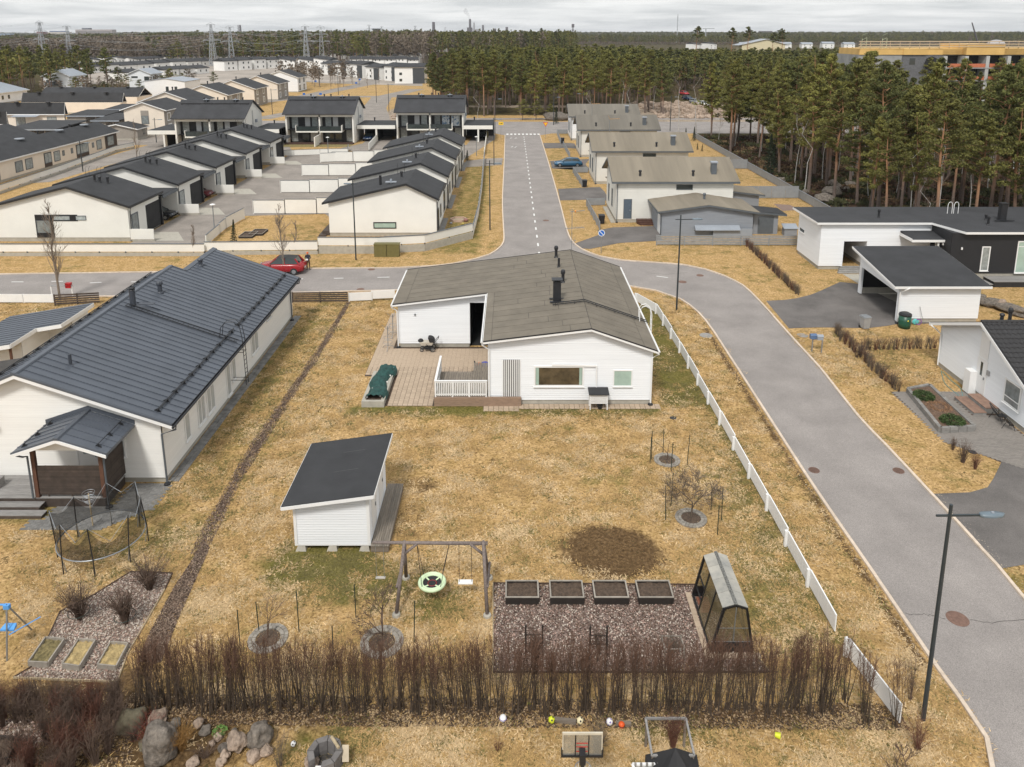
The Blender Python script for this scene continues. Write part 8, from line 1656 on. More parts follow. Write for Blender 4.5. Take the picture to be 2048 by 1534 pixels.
sky_box('small blue-grey building at the left end of the skyline',0,20,67,2500,mat('far_greyblue',(.25,.32,.42),.8));sky_box('small dark red block behind the leftmost pylon',73,84,63.5,2450,mat('far_red',(.22,.08,.07),.8));
t=sky_box('church-like small tower with ochre top on the left skyline',281,286,64,2600,mat('far_ochre',(.40,.33,.2),.8),12)
for a,b,c_ in ((230,262,69.5),(290,330,69),(340,400,70.5),(303,307,66),(640,700,70)):sky_box('low pale town building on the left skyline',a,b,c_,2800,mat('far_pale',(.42,.44,.47),.8))['group']='low town buildings on the skyline'
CHM=mat('chimney_dark',(.12,.11,.12),.8);CHG=mat('chimney_grey',(.36,.36,.38),.8)
for px,pt,r_,mt_,lab in ((480,50,3.2,CHM,'dark chimney on the left skyline between the pylons'),(867,44,4.5,CHM,'tall dark chimney on the skyline left of the factory'),(940,38,3.5,CHM,'factory chimney giving off a wisp of smoke'),(948,45,2.5,CHG,'thin pale chimney right of the smoking one'),(966,50,3,CHM,'shorter dark chimney right of the factory'),(476,50,2,CHG,'thin pale chimney beside the dark one on the left skyline')):
 x,z=aty(px,pt,2600);m=MB();m.tube([(x,2600,0),(x,2600,z)],[r_*1.3,r_],8);tag(m.build('chimney',mt_),lab,'chimney')
for a,b,c_,lab in ((934,944,55,'main brown factory block under the smoking chimney'),(944,957,58,'pale lower factory block'),(986,992,57,'small grey tower block right of the factory'),(1011,1016,54,'narrow dark silo block on the skyline'),(895,905,64,'low white factory hall on the skyline'),(1523,1545,62,'dark building with green panel on the right skyline'),(1476,1500,65,'pale building on the right skyline')):sky_box(lab,a,b,c_,2600,CHM if 'pale' not in lab and 'white' not in lab else CHG)
x,z=aty(752.5,57,2300);t=thing('water_tower','funnel-shaped dark water tower on the left skyline','water tower',(x,2300,0));m=MB();m.lathe(x,2300,[(3,0),(3,z*.55),(14,z*.96),(14,z)],16);m.build('tank',DKF,t)
x,z=aty(1146,48,1800);m=MB();m.tube([(x,1800,0),(x,1800,z)],1.2,6);m.box(x-3,x+3,1798,1802,z*.8,z);m.box(x-2.5,x+2.5,1798,1802,z*.62,z*.68);tag(m.build('radio_mast',CHM),'telephone mast with dark head above the middle of the wood','mast')
x,z=aty(1356,29,1500);m=MB();m.tube([(x,1500,0),(x,1500,z)],.7,5);[m.bar((x-1.6,1500,z*u),(x+1.6,1500,z*u),.4) for u in (.6,.8,.9)];tag(m.build('radio_mast',STEEL),'very tall thin radio mast on the right half of the skyline','mast')
x,z=aty(1412,57,1600);t=thing('tower_crane','distant tower crane with horizontal jib on the right skyline','crane',(x,1600,0));m=MB();m.bar((x,1600,0),(x,1600,z),1.6);m.build('mast',STEEL,t);m=MB();m.bar((x-7,1600,z),(x+17,1600,z),1.3);m.build('jib',STEEL,t)
x0,z0=aty(1963,76,520);x1,z1=aty(1944,45,520);m=MB();m.tube([(x0,520,z0-8),(x1,520,z1)],[.7,.35],5);tag(m.build('crane_boom',CHM),'slanted dark mobile crane boom above the building site','crane')
x,z=aty(940,38,2600);m=MB();[m.ball((x-3-2.6*i+2*sin(i),2600+i*2,z+3+5.6*i),3.2+1.0*i,10,7,(1,1,1.5)) for i in range(5)];SMK=bpy.data.materials.new('smoke');SMK.use_nodes=True;nd=SMK.node_tree.nodes;nd.remove(nd['Principled BSDF']);vs=nd.new('ShaderNodeVolumePrincipled');vs.inputs['Density'].default_value=.035;vs.inputs['Color'].default_value=(.6,.6,.6,1);SMK.node_tree.links.new(vs.outputs[0],nd['Material Output'].inputs['Volume']);o=m.build('smoke',SMK,kind='stuff');tag(o,'thin wisp of smoke rising from the factory chimney','smoke')
# building site block on the right
B0=thing('apartment_block','unfinished concrete apartment block with orange-yellow top band above the pines','building',(118,200,0));YB=205.
xa,zt_=aty(1719,97,YB);xb=165.;OY=mat('orange_yellow_boarding',(.66,.42,.14),.7,.12,.3);GC=mat('raw_concrete',(.30,.30,.29),.9,.2,.4);zB=aty(1719,109.5,YB)[1]
m=MB();m.box(xa,xa+22,YB,YB+14,0,zB-.01);m.box(xa+22,xb,YB+3,YB+14,0,zB-.01);m.build('concrete_wall',GC,B0)
segs=[(xa,xa+11.5,YB-.2),(xa+11.5,xa+17.6,YB-.4),(xa+17.6,xa+22,YB-.2),(xa+22,xa+28,YB+1.2),(xa+28,xa+38,YB-.6),(xa+38,xb,YB+.8)]
for (a,b,y) in segs:m=MB();m.box(a,b,y,y+13,zB,zt_-(.0 if b < xa+28.1 or a > xa+37 else -1.2));m.build('top_band',OY,B0)
FH=3.3;RLO=mat('orange_guard_net',(.50,.15,.07),.7);TMB=mat('pale_scaffold_timber',(.55,.42,.28),.8)
for fl in range(5):
 z=zB-FH*(fl+1)
 m=MB();m.box(xa+22,xb,YB-.8,YB+2.99,z-.3,z);m.build('floor_slab',GC,B0)
 for c_ in range(9):x=xa+22.2+c_*5.6;m=MB();m.box(x,x+.9,YB-.7,YB+2.98,z,z+FH-.31);m.build('cross_wall',mat('pale_concrete',(.45,.45,.43),.9),B0);m=MB();m.box(x+.92,x+5.58,YB+2.8,YB+2.98,z,z+FH-.32);m.build('dark_bay',DARKIN,B0);m=MB();m.box(x+1,x+5.5,YB-.75,YB-.68,z+.05,z+1.0);m.build('guard_net',RLO,B0)
for a,b in ((13.5,15.0),):m=MB();m.box(xa+a,xa+b,YB-.08,YB-.005,zB-2.6,zB-.9);m.build('window_opening',GLASS,B0)
m=MB();m.box(xa+11.4,xa+22,YB-.06,YB-.004,zB-9,zB-.02);m.build('brick_facing',mat('dark_grey_brick',(.13,.13,.135),.9,.3,4),B0)
m=MB();m.tube([(xa+19.3,YB-.12,zB-2.3),(xa+19.3,YB-.07,zB-2.3)],1.9,8);m.build('octagonal_opening',DARKIN,B0)
for z in (.5,1.1,1.8):m=MB();m.bar((xa-.5,YB-.5,zt_+z),(xb,YB-.9,zt_+z+.1),.12,.22);m.build('scaffold_rail',TMB,B0)
for c_ in range(26):m=MB();x=xa+c_*2.6;m.bar((x,YB-.4,zt_),(x,YB-.4,zt_+2.0),.12);m.build('scaffold_post',TMB,B0)
m=MB();m.ball((xa+39,YB+5,zt_+1.0),1.8,12,7,(1.3,1,.7));m.build('roof_dome',CHG,B0)
for px in (1736,1777):x,z=aty(px,77,YB);m=MB();[m.bar((x+d,YB+2,zt_-6),(x+d,YB+2,z),.12) for d in (-.6,.6)];[m.bar((x-.6,YB+2,zt_-5+i*1.2),(x+.6,YB+2,zt_-4.4+i*1.2),.08) for i in range(8)];m.build('hoist_mast',mat('pale_yellow_green_steel',(.40,.44,.30),.6),B0)
m=MB();m.box(-8900,8900,-150,8900,-1,76);HZ=bpy.data.materials.new('haze_air');HZ.use_nodes=True;nd=HZ.node_tree.nodes;nd.remove(nd['Principled BSDF']);vs=nd.new('ShaderNodeVolumePrincipled');vs.inputs['Density'].default_value=.00007;vs.inputs['Color'].default_value=(.86,.90,.96,1);HZ.node_tree.links.new(vs.outputs[0],nd['Material Output'].inputs['Volume']);o=m.build('haze',HZ,kind='stuff')
# hedges of bare shrubs
HTW=mat('hedge_stems',(.078,.058,.042),.85,.35,2.5,col2=(.105,.072,.048));n_=HTW.node_tree.nodes;l_=HTW.node_tree.links;b_=n_['Principled BSDF'];sr_=b_.inputs['Base Color'].links[0].from_socket
tq=n_.new('ShaderNodeTexCoord');sq=n_.new('ShaderNodeSeparateXYZ');l_.new(tq.outputs['Object'],sq.inputs[0]);rq=n_.new('ShaderNodeMapRange');rq.inputs[1].default_value=1.1;rq.inputs[2].default_value=2.2;l_.new(sq.outputs[2],rq.inputs[0]);xq=n_.new('ShaderNodeMixRGB');l_.new(rq.outputs[0],xq.inputs[0]);l_.new(sr_,xq.inputs[1]);xq.inputs[2].default_value=(.125,.068,.044,1);l_.new(xq.outputs[0],b_.inputs['Base Color'])
HV=[]
for i in range(7):
 m=MB();rr=random.Random(800+i);H_=2.72
 for s in range(11):
  a=rr.uniform(0,6.28);b=rr.uniform(.01,.17);p0=Vector((b*cos(a),b*sin(a),0));top=Vector((rr.gauss(0,.23),rr.gauss(0,.16),H_*rr.uniform(.84,1.0)));mid_=p0.lerp(top,.45)+Vector((rr.gauss(0,.05),rr.gauss(0,.05),0));m.tube([p0,mid_,top],[.014*rr.uniform(.7,1.3),.009,.0035],4,False)
  for k in range(16):
   u=rr.uniform(.0,1)**.8;q=mid_.lerp(top,u);d=Vector((rr.gauss(0,.55),rr.gauss(0,.55),rr.uniform(.7,1.5))).normalized()*rr.uniform(.18,.5)*(1.15-u*.4);m.tube([q,q+d*.5+Vector((0,0,.03)),q+d],[.005,.004,.0025],3,False)
  for k in range(2):q=p0.lerp(mid_,rr.uniform(.3,1));d=Vector((rr.gauss(0,1),rr.gauss(0,1),.9)).normalized()*rr.uniform(.1,.3);m.tube([q,q+d],[.006,.003],3,False)
 HV.append(m.mesh('bare_stems',HTW))
def hedge(p,q,step,lab,grp,sc=1.,name='hedge_shrub',jit=.06,meshes=None,cat='shrub'):
 L=hypot(q[0]-p[0],q[1]-p[1]);n=int(L/step)
 for i in range(n):
  u=(i+.5)/n;o=bpy.data.objects.new(name,random.choice(meshes or HV));COL.objects.link(o);o.location=(p[0]+(q[0]-p[0])*u+random.gauss(0,jit),p[1]+(q[1]-p[1])*u+random.gauss(0,jit),0);o.rotation_euler=(random.gauss(0,.045),random.gauss(0,.045),random.uniform(0,6.28))
  s=sc*random.uniform(.9,1.07);o.scale=(sc*random.uniform(.85,1.2),sc*random.uniform(.85,1.15),s);l_=lab(u) if callable(lab) else lab;tag(o,l_,cat,grp)
hl=lambda u:'bare upright shrub of the long hedge, '+('left end above the rocks' if u < .25 else 'between rocks and fire pit' if u < .42 else 'in front of the gravel garden' if u < .78 else 'near the white fence')
hedge((-12.6,21.25),(10.7,21.15),.36,hl,'bare shrubs of the long clipped hedge',1.0)
hedge((-12.4,21.5),(10.5,21.4),.55,hl,'bare shrubs of the long clipped hedge',.96)
hedge((10.6,21.2),(12.6,20.6),.5,'straggly shrub at the right end of the long hedge by the white fence','shrubs at the hedge end',.95,jit=.2)
DH=[]
for i in range(3):
 m=MB();bare_bush(m,0,0,46,1.35,.42,.009,900+i,twigs=4);DH.append(m.mesh('dense_stems',(TWIG,TWIG_R,TWIG)[i]))
hedge((-19,21.1),(-13.4,21.2),.36,'shrub of the lower brown hedge at the left edge','lower brown hedge',.95,meshes=DH,jit=.1);hedge((-19,20.7),(-13.8,20.8),.4,'front-row shrub of the lower brown hedge at the left edge','lower brown hedge',.9,meshes=DH,jit=.12)
for (p,q) in (((-13.2,21.5),(-15.7,18.3)),((-12.7,21.2),(-15.1,18.3)),((-12.4,20.8),(-14.5,18.2)),((-12.3,20.1),(-13.9,18.2))):hedge(p,q,.42,'dense dark red-brown leafless shrub in the mass at the bottom left','dense leafless shrubs at the bottom left',.98,meshes=DH,jit=.15)
SH=[]
for i in range(4):
 m=MB();bare_bush(m,0,0,20,.95,.36,.009,950+i,twigs=5);SH.append(m.mesh('low_stems',(TWIG,TWIG_G,TWIG_R,TWIG_G)[i]))
hedge(at(1488,487),at(1598,592),.3,'low bare shrub of the hedge running towards the right driveway','low hedge left of the right driveway',.95,meshes=SH)
hedge(at(1667,664),at(1795,785),.27,'low bare shrub of the hedge running towards the stone planter','low hedge above the stone planter',1.0,meshes=SH,jit=.1)
hedge(at(1720,700),at(1882,697),.3,'low bare shrub of the hedge between the carport and the tiled-roof house','low hedge below the carport',1.05,meshes=SH,jit=.05)
for i,(px,py,s,lab) in enumerate(((1925,925,1.1,'twiggy brown bush in the lawn below the stone planter'),(1950,938,.8,'smaller twiggy brown bush beside the dark cap'),(1905,900,.7,'sparse twiggy bush just below the stone planter'))):x,y=at(px,py);o=bpy.data.objects.new('bare_bush',DH[i]);COL.objects.link(o);o.location=(x,y,0);o.scale=(s*1.1,)*2+(s*.8,);tag(o,lab,'bush')
LIT=[mat('leaf_litter_dark',(.045,.028,.018),.9,.4),mat('leaf_litter_brown',(.11,.065,.035),.9,.4),mat('leaf_litter_pale',(.30,.21,.12),.9,.3)]
chips('leaf_litter',[(-12.9,20.7),(12.8,20.5),(12.8,21.5),(-12.9,21.9)],16000,.026,LIT);chips('leaf_litter',[(-19,21.5),(-12.5,21.5),(-11.2,18),(-15,18),(-19,20.0)],7000,.028,LIT)
GT=[mat('straw_tussock',(.60,.425,.215),.95,.35,.8,rnd=.25,col2=(.76,.565,.33)),mat('tan_tussock',(.44,.285,.115),.95,.35,.8,rnd=.25),mat('olive_tussock',(.17,.145,.045),.95,.35,.8,rnd=.3)]
gmsh=[]
for q in GT:
 m=MB();rr=random.Random(77)
 for b in range(16):a=rr.uniform(0,6.28);x,y=rr.gauss(0,.09),rr.gauss(0,.09);l_=rr.uniform(.05,.13);h_=rr.uniform(.008,.04);w=.012;m.poly([(x-sin(a)*w,y+cos(a)*w,0),(x+sin(a)*w,y-cos(a)*w,0),(x+cos(a)*l_,y+sin(a)*l_,h_)])
 gmsh.append(m.mesh('tussock',q))
gxs,gys=gx,gy
def lookup(arr,x,y):i=np.clip(np.searchsorted(gxs,x)-1,0,nx-2);j=np.clip(np.searchsorted(gys,y)-1,0,ny-2);return arr[j,i]
NT=70000;Yr=18.3*np.exp(rng.uniform(0,np.log(64/18.3),NT));Xr=rng.uniform(-.69,.69,NT)*(Yr+2)
def ins(poly,x,y):
 r_=np.zeros(len(x),bool);j=len(poly)-1
 for i in range(len(poly)):
  (xi,yi),(xj,yj)=poly[i],poly[j];c_=((yi > y) !=(yj > y));r_ ^=c_ & (x < (xj-xi)*(y-yi)/((yj-yi) if yj !=yi else 1e-9)+xi);j=i
 return r_
ok=~ins(poly,Xr,Yr) & ~ins(bed,Xr,Yr) & ~ins(bedL,Xr,Yr) & ~((Xr > 8.6) & (Xr < 8.8)) & ~((Xr > -9.8) & (Xr < 8.9) & (Yr > 41.8) & (Yr < 58.6)) & ~((Xr < -16.5) & (Yr > 34.2) & (Yr < 57)) & ~((Xr < -17) & (Yr > 30.5) & (Yr < 35)) & ~((Xr > 27.5) & (Yr > 33) & (Yr < 66)) & ~((Xr > 20) & (Yr > 20) & (Yr < 45)) & ~ins(lowbed,Xr,Yr) & ~((Xr > 20.2) & (Yr > 54)) & ~((Xr>-9.6)&(Xr<-5.3)&(Yr>29)&(Yr<33.9)) & ~ins(rb,Xr,Yr)
Xr,Yr=Xr[ok],Yr[ok];g_=lookup(green,Xr,Yr);b_r=lookup(brown,Xr,Yr);keep=rng.random(len(Xr)) > b_r*1.25;Xr,Yr,g_=Xr[keep],Yr[keep],g_[keep]
pk_=np.sin(Xr*.8+np.sin(Yr*1.1+1)*2.2)+np.sin(Yr*1.3-Xr*.5)+rng.normal(0,.7,len(Xr));kp=pk_ > -.75;Xr,Yr,g_=Xr[kp],Yr[kp],g_[kp]
cl=np.sin(Xr*1.3+np.sin(Yr*.9)*2)*np.sin(Yr*1.7+Xr*.4)+rng.normal(0,.5,len(Xr));vi=np.where(rng.random(len(Xr)) < g_*.9+.05+.12*(cl < -.6),2,np.where(cl > .1,0,1)).astype(int)
sz_=rng.uniform(.7,1.6,len(Xr))*(1+.012*(Yr-18));inst_mass('dry_grass','short matted straw-coloured grass covering the lawns and verges','grass',np.stack([Xr,Yr,np.full(len(Xr),.004)],1),sz_,sz_*1.1,vi,gmsh)
# bottom garden: rocks, fire pit, toys
RK=[(263,1452,.43,STONE_M,(1.2,.9,.8),'mossy brown boulder at the top left of the rock garden'),(318,1448,.34,STONE_P,(1.2,.8,.6),'pinkish boulder between the mossy one and the hedge'),(322,1512,.52,STONE_G,(.95,.9,1.15),'largest tall grey-brown boulder of the rock garden'),(520,1487,.41,STONE_G,(1,.85,1.0),'big pale grey boulder at the right end of the rock garden'),(472,1494,.33,STONE_P,(1.2,.8,.8),'flat beige boulder left of the big pale grey one'),(397,1452,.16,STONE_P,(1,1,.9),'small pinkish stone near the hedge in the rock garden'),(412,1466,.18,STONE_G,(1,1,.7),'grey stone below the small pinkish one'),(437,1478,.14,STONE_P,(1,1,.7),'small pale stone in the middle of the rock garden'),(452,1500,.21,STONE_G,(1.1,1,.6),'grey stone left of the flat beige boulder'),(451,1517,.15,STONE_P,(1,1,.9),'small square pale stone low in the rock garden'),(443,1530,.15,STONE_P,(1,1,.9),'pale stone at the bottom edge of the rock garden'),(508,1517,.21,STONE_P,(1,1,.8),'brownish stone under the big pale grey boulder'),(532,1508,.21,STONE_P,(1,.8,.8),'white-topped stone right of the brownish one'),(385,1530,.19,STONE_P,(1.3,1,.5),'flat pale stone at the bottom edge beside the tall boulder'),(352,1450,.17,STONE_G,(1,1,.6),'dark stone between pinkish boulder and hedge'),(425,1490,.10,STONE_P,(1,1,.8),'tiny pale stone in the middle of the rock garden'),(467,1472,.14,STONE_G,(1,1,.8),'small grey stone above the flat beige boulder'),(290,1495,.21,STONE_M,(1,1,.6),'low mossy stone left of the tall boulder'),(622,1532,.21,STONE_P,(1.2,1,.7),'rounded pale stone left of the fire pit')]
for i,(px,py,r_,mt_,sc_,lab) in enumerate(RK):boulder(px,py,r_,lab,mt_,sc_,80+i)
def bushy(px,py,n_,h,sp_,mtl,lab,sd_,r=.007,tw=5):x,y=at(px,py);m=MB();bare_bush(m,x,y,n_,h,sp_,r,sd_,twigs=tw);return tag(m.build('bare_bush',mtl),lab,'bush')
bushy(365,1500,110,.85,.7,mat('orange_twigs',(.26,.14,.04),.85,.3,3),'orange-brown wiry bush among the boulders',31);bushy(300,1478,60,.7,.7,mat('crimson_twigs',(.22,.05,.035),.85,.3,3),'red-twigged bush growing over the mossy boulder',32);bushy(560,1534,30,1.1,.5,TWIG_G,'thin leafless bush right of the rock garden',33);bushy(270,1480,60,.6,.8,TWIG,'dark brown tangle left of the tall boulder',34);bushy(410,1515,45,.5,.6,TWIG,'low brown tangle in the middle of the rock garden',35)
bushy(995,1500,14,.45,.3,TWIG_R,'tiny leafless bush in the straw lawn left of the basketball hoop',36);bushy(1195,1512,90,1.1,.45,TWIG_G,'dense leafless bush behind the basketball hoop',37);bushy(1345,1495,60,1.3,.45,TWIG_R,'red-brown canes inside the wooden berry frame',38)
bushy(1822,1400,26,1.5,.7,TWIG,'twiggy bush beside the foot of the nearest lamp post',39);bushy(1835,1500,40,1.2,.8,TWIG_R,'reddish bush in the verge at the bottom right',40)
x,y=at(440,1470);tag(foliage_ball('green_plant',(x,y,.1),.22,160,mat('fresh_leaf',(.12,.22,.05),.7,.4,4),None,.05,.4),'small fresh green plant between stones in the rock garden','plant')
x,y=-5.72,19.35;t=thing('fire_pit','octagonal grey stone fire pit in the straw lawn at the bottom edge','fire pit',(x,y,0));STB2=mat('dark_wall_stone',(.15,.14,.135),.9,.2,5,.5,30,rnd=.15)
for c_ in range(3):
 for k in range(8):
  if k==5 and c_ < 3 and c_ > 0:continue
  a0,a1=2*pi*(k+.03+.0)/8,2*pi*(k+.97)/8;z0=.17*c_;m=MB();r0,r1=.34,.54;m.hexa([(x+r0*cos(a0),y+r0*sin(a0),z0),(x+r1*cos(a0),y+r1*sin(a0),z0),(x+r1*cos(a1),y+r1*sin(a1),z0),(x+r0*cos(a1),y+r0*sin(a1),z0)],[(x+r0*cos(a0),y+r0*sin(a0),z0+.165),(x+r1*cos(a0),y+r1*sin(a0),z0+.165),(x+r1*cos(a1),y+r1*sin(a1),z0+.165),(x+r0*cos(a1),y+r0*sin(a1),z0+.165)]);m.build('stone',STB2,t)
m=MB();m.lathe(x,y,[(.33,.02),(.3,.05),(.05,.06)],12);m.build('ash',mat('ash',(.05,.045,.04),.95,.5,12),t)
m=MB();m.tube([(x+.12,y+.42,.56),(x+.42,y+.05,.56)],.05,7);tag(m.build('log',EDGE),'pale log lying across the rim of the fire pit','log')
t=thing('grill_rack','small white slatted rack leaning on the front of the fire pit','rack',(x,y-.6,.3));[MB().box(x-.2+.0,x+.22,y-.62+.05*k,y-.59+.05*k,.42-.02*k,.44-.02*k).build('slat',WHITE,t) for k in range(6)]
m=MB();m.hexa([(x+.55,y-.1,.2),(x+.75,y-.1,.2),(x+.7,y+.2,.5),(x+.5,y+.2,.5)],[(x+.55,y-.12,.23),(x+.75,y-.12,.23),(x+.7,y+.18,.53),(x+.5,y+.18,.53)]);tag(m.build('board',mat('pale_board',(.45,.38,.28),.8)),'small pale board leaning on the right side of the fire pit','board')
PUR=mat('purple_ball',(.22,.15,.42),.5,.1,5);YEL=mat('neon_yellow',(.62,.68,.03),.5);CRM=mat('cream_ball',(.75,.66,.42),.5);ORB=mat('orange_ball',(.72,.10,.015),.5);BLKP=mat('ball_black',(.02,.02,.02),.6)
def ball(px,py,r,base,lab,spots=None,band=None):
 x,y=at(px,py+4);t=thing('ball',lab,'ball',(x,y,0));m=MB();m.ball((x,y,r),r,14,10);m.build('surface',base,t,True)
 if spots:
  m=MB();
  for k in range(12):
   zc=1-2*(k+.5)/12;a=k*2.4;rr_=sqrt(1-zc*zc);c_=Vector((rr_*cos(a),rr_*sin(a),zc));u=c_.orthogonal().normalized();v=c_.cross(u);m.poly([tuple(Vector((x,y,r))+(c_*1.01+(u*cos(q)+v*sin(q))*.30)*r*.985) for q in [2*pi*j/5 for j in range(5)]])
  m.build('patches',spots,t)
 if band:m=MB();m.ring((x,y,r),r*.93,r*.14,16,5);m.build('band',band,t)
ball(1006,1438,.115,WHITE,'white ball with a purple band at the hedge foot, leftmost of the row',None,PUR);ball(1103,1441,.11,YEL,'neon yellow ball with dark patches at the hedge foot',BLKP);ball(1160,1443,.115,CRM,'cream football with black lines at the hedge foot',BLKP);ball(1219,1445,.11,WHITE,'white and violet football at the hedge foot',PUR);ball(1243,1451,.105,ORB,'small orange-red basketball at the hedge foot',None,BLKP);ball(587,1488,.085,WHITE,'black and white football on the straw lawn left of the fire pit',BLKP)
x,y=at(1553,1474);m=MB();m.tube([(x-.06,y,.1),(x+.1,y-.06,.1)],[.07,.1],10);tag(m.build('toy_bucket',YEL),'neon yellow toy bucket lying on the straw lawn','bucket');m=MB();m.ball((*at(1058,1410),.05),.05,8,6);tag(m.build('toy',YEL),'tiny yellow toy caught among the hedge stems','toy')
for a,b,lab in (((1108,1443),(1152,1448),'old brown beam lying along the hedge foot, left one'),((1232,1451),(1262,1452),'old grey beam lying along the hedge foot behind the orange ball')):p,q=at(*a),at(*b);m=MB();m.bar((*p,.07),(*q,.07),.13);tag(m.build('beam',WOOD_D),lab,'beam')
t=thing('basketball_hoop','portable basketball hoop with clear backboard and white net at the bottom edge','basketball hoop',(1.95,17.6,0));BGc=mat('clear_board',(.35,.33,.28),.15,.1,2,alpha=.45)
m=MB();m.box(1.42,2.5,17.68,17.70,2.2,2.93);m.build('backboard',BGc,t);m=MB();m.box(1.40,2.52,17.665,17.715,2.90,2.96);m.box(1.40,1.43,17.665,17.715,2.4,2.9);m.box(2.49,2.52,17.665,17.715,2.4,2.9);m.build('board_frame',mat('cream_frame',(.55,.5,.4),.6),t);m=MB();m.box(1.37,2.55,17.65,17.73,2.16,2.22);m.box(1.37,1.41,17.65,17.73,2.22,2.42);m.box(2.51,2.55,17.65,17.73,2.22,2.42);m.box(1.75,1.78,17.66,17.675,2.2,2.9);m.box(2.12,2.15,17.66,17.675,2.2,2.9);m.build('board_padding',BLACK,t)
m=MB();[m.box(1.79,2.11,17.655,17.665,z,z+.025) for z in (2.35,2.5,2.62)];m.build('target_lines',mat('board_red',(.45,.05,.04),.6),t);m=MB();m.box(1.87,2.03,17.4,17.65,2.18,2.5);m.build('hoop_bracket',BLACK,t);m=MB();m.ring((1.95,17.28,2.22),.225,.014,22,5);m.build('rim',GALV,t)
m=MB();[m.tube([(1.95+.225*cos(a),17.28+.225*sin(a),2.22),(1.95+.17*cos(a+.25),17.28+.17*sin(a+.25),2.0),(1.95+.11*cos(a-.1),17.28+.11*sin(a-.1),1.82)],.009,3,False) for a in np.arange(0,6.28,.52)];m.build('net',WHITE,t);m=MB();m.tube([(1.95,17.5,.1),(1.95,17.45,2.3)],.05,8);m.build('pole',BLACK,t);m=MB();m.box(1.55,2.35,16.9,17.7,0,.2);m.build('base',BLACK,t)
t=thing('timber_frame','rectangular grey timber frame round the berry canes at the bottom edge','frame',(4.8,19.4,0));Wt=WOOD_GR
for p,q in (((4.17,20.0,1.0),(5.43,20.0,1.0)),((5.43,20.0,1.0),(5.4,18.75,1.0)),((5.4,18.75,1.0),(4.15,18.75,1.0)),((4.15,18.75,1.0),(4.17,20.0,1.0))):m=MB();m.bar(p,q,.06);m.build('rail',Wt,t)
for p in ((4.2,19.95),(5.4,19.95),(5.37,18.8),(4.18,18.8)):m=MB();m.bar((*p,0),(*p,.97),.07);m.build('post',WOOD_D,t)
t=thing('toy_pen','white-topped wooden toy pen with pickets at the bottom edge','toy pen',(4.1,18.4,0));m=MB();m.bar((3.55,18.6,.85),(4.75,18.6,.85),.07);m.bar((3.55,18.6,.85),(3.72,17.6,.85),.07);m.build('top_rail',WHITE,t)
for k in range(7):m=MB();m.box(3.6+.17*k,3.66+.17*k,18.55,18.58,0,.95);m.build('picket',CONC_D,t)
for (dx,dy,mt_,lab) in ((.35,.25,GREEN_P,'green ball in the toy pen'),(.55,.2,MINT,'mint ball in the toy pen'),(.72,.3,WHITE,'white soft toy in the toy pen, middle'),(.95,.22,WHITE,'white soft toy in the toy pen, right'),(.2,.1,mat('pale_pink',(.6,.42,.42),.8),'pale pink soft toy in the toy pen')):m=MB();m.ball((3.55+dx,18.1+dy,.55),.11,9,6);m.box(3.53+dx,3.57+dx,18.08+dy,18.12+dy,0,.45);tag(m.build('toy',mt_),lab,'toy')
t=thing('play_tent','black pointed play tent beside the toy pen at the bottom edge','tent',(4.78,18.3,0));ap=(4.78,18.55,1.5);cs_=[(4.05,17.6),(5.45,17.6),(5.55,19.0),(4.0,19.0)]
for i in range(4):a,b=cs_[i],cs_[(i+1)%4];m=MB();mid_=((a[0]+b[0])/2*.6+ap[0]*.4,(a[1]+b[1])/2*.6+ap[1]*.4,.95);m.v=[(*a,.75),(*b,.75),ap,mid_,(*a,0),(*b,0)];m.f=[(0,1,3),(1,2,3),(2,0,3),(4,5,1,0)];m.build('canvas',BK,t)
def bare_tree(px,py,H_,lab,seed,mtl=TWIG_P,col=True,r=.07,nb=3,depth=3):
 x,y=at(px,py);rr=random.Random(seed);t=thing('bare_tree',lab,'tree',(x,y,0));m=MB();pts=[(x+rr.gauss(0,.03)*k,y+rr.gauss(0,.03)*k,H_*k/6) for k in range(7)];m.tube(pts,[r*(1-k/7.5) for k in range(7)],6,False);m.build('trunk',mtl,t);m=MB()
 for k in range(int(14+H_*2)):
  u=rr.uniform(.16,.97)*6;i=min(5,int(u));q=Vector(pts[i]).lerp(Vector(pts[i+1]),u-i);a=rr.uniform(0,6.28);L=H_*(.22 if col else .34)*(1.15-u/6.5);branchy(m,q,(cos(a)*(.45 if col else .9),sin(a)*(.45 if col else .9),1),L,r*.35,depth-1,rr,nb,.5,4,.35,.6,.0055)
 m.build('branches',mtl,t)
bare_tree(120,600,8.4,'tall leafless columnar tree by the street beside the red letter boxes',1,r=.1);bare_tree(568,550,6.6,'tall thin leafless tree in front of the red car',2,r=.08);bare_tree(388,512,3.2,'small leafless tree by the wall behind the metal roof',3);bare_tree(1790,1600,1.9,'leafless sapling at the bottom right in front of the lamp post',5,TWIG,False,.035)
bare_tree(275,322,7,'slender leafless tree in front of the taupe shed',6,r=.07,nb=2);bare_tree(592,507,3.5,'small sapling just behind the low wall near the red car',7,nb=2);bare_tree(1108,215,6,'leafless young tree beside the cross street',8,r=.09,nb=2)
for i,(px,py,h_) in enumerate(((690,158,6),(703,165,6),(718,170,6),(735,176,6),(705,150,5),(725,155,5),(744,160,5),(758,168,6),(680,175,6),(662,180,6))):bare_tree(px,py,h_,'thin leafless street tree along the far bend, '+('left side' if px < 700 else 'far end' if py < 162 else 'right side'),20+i,nb=2,r=.09,depth=2)
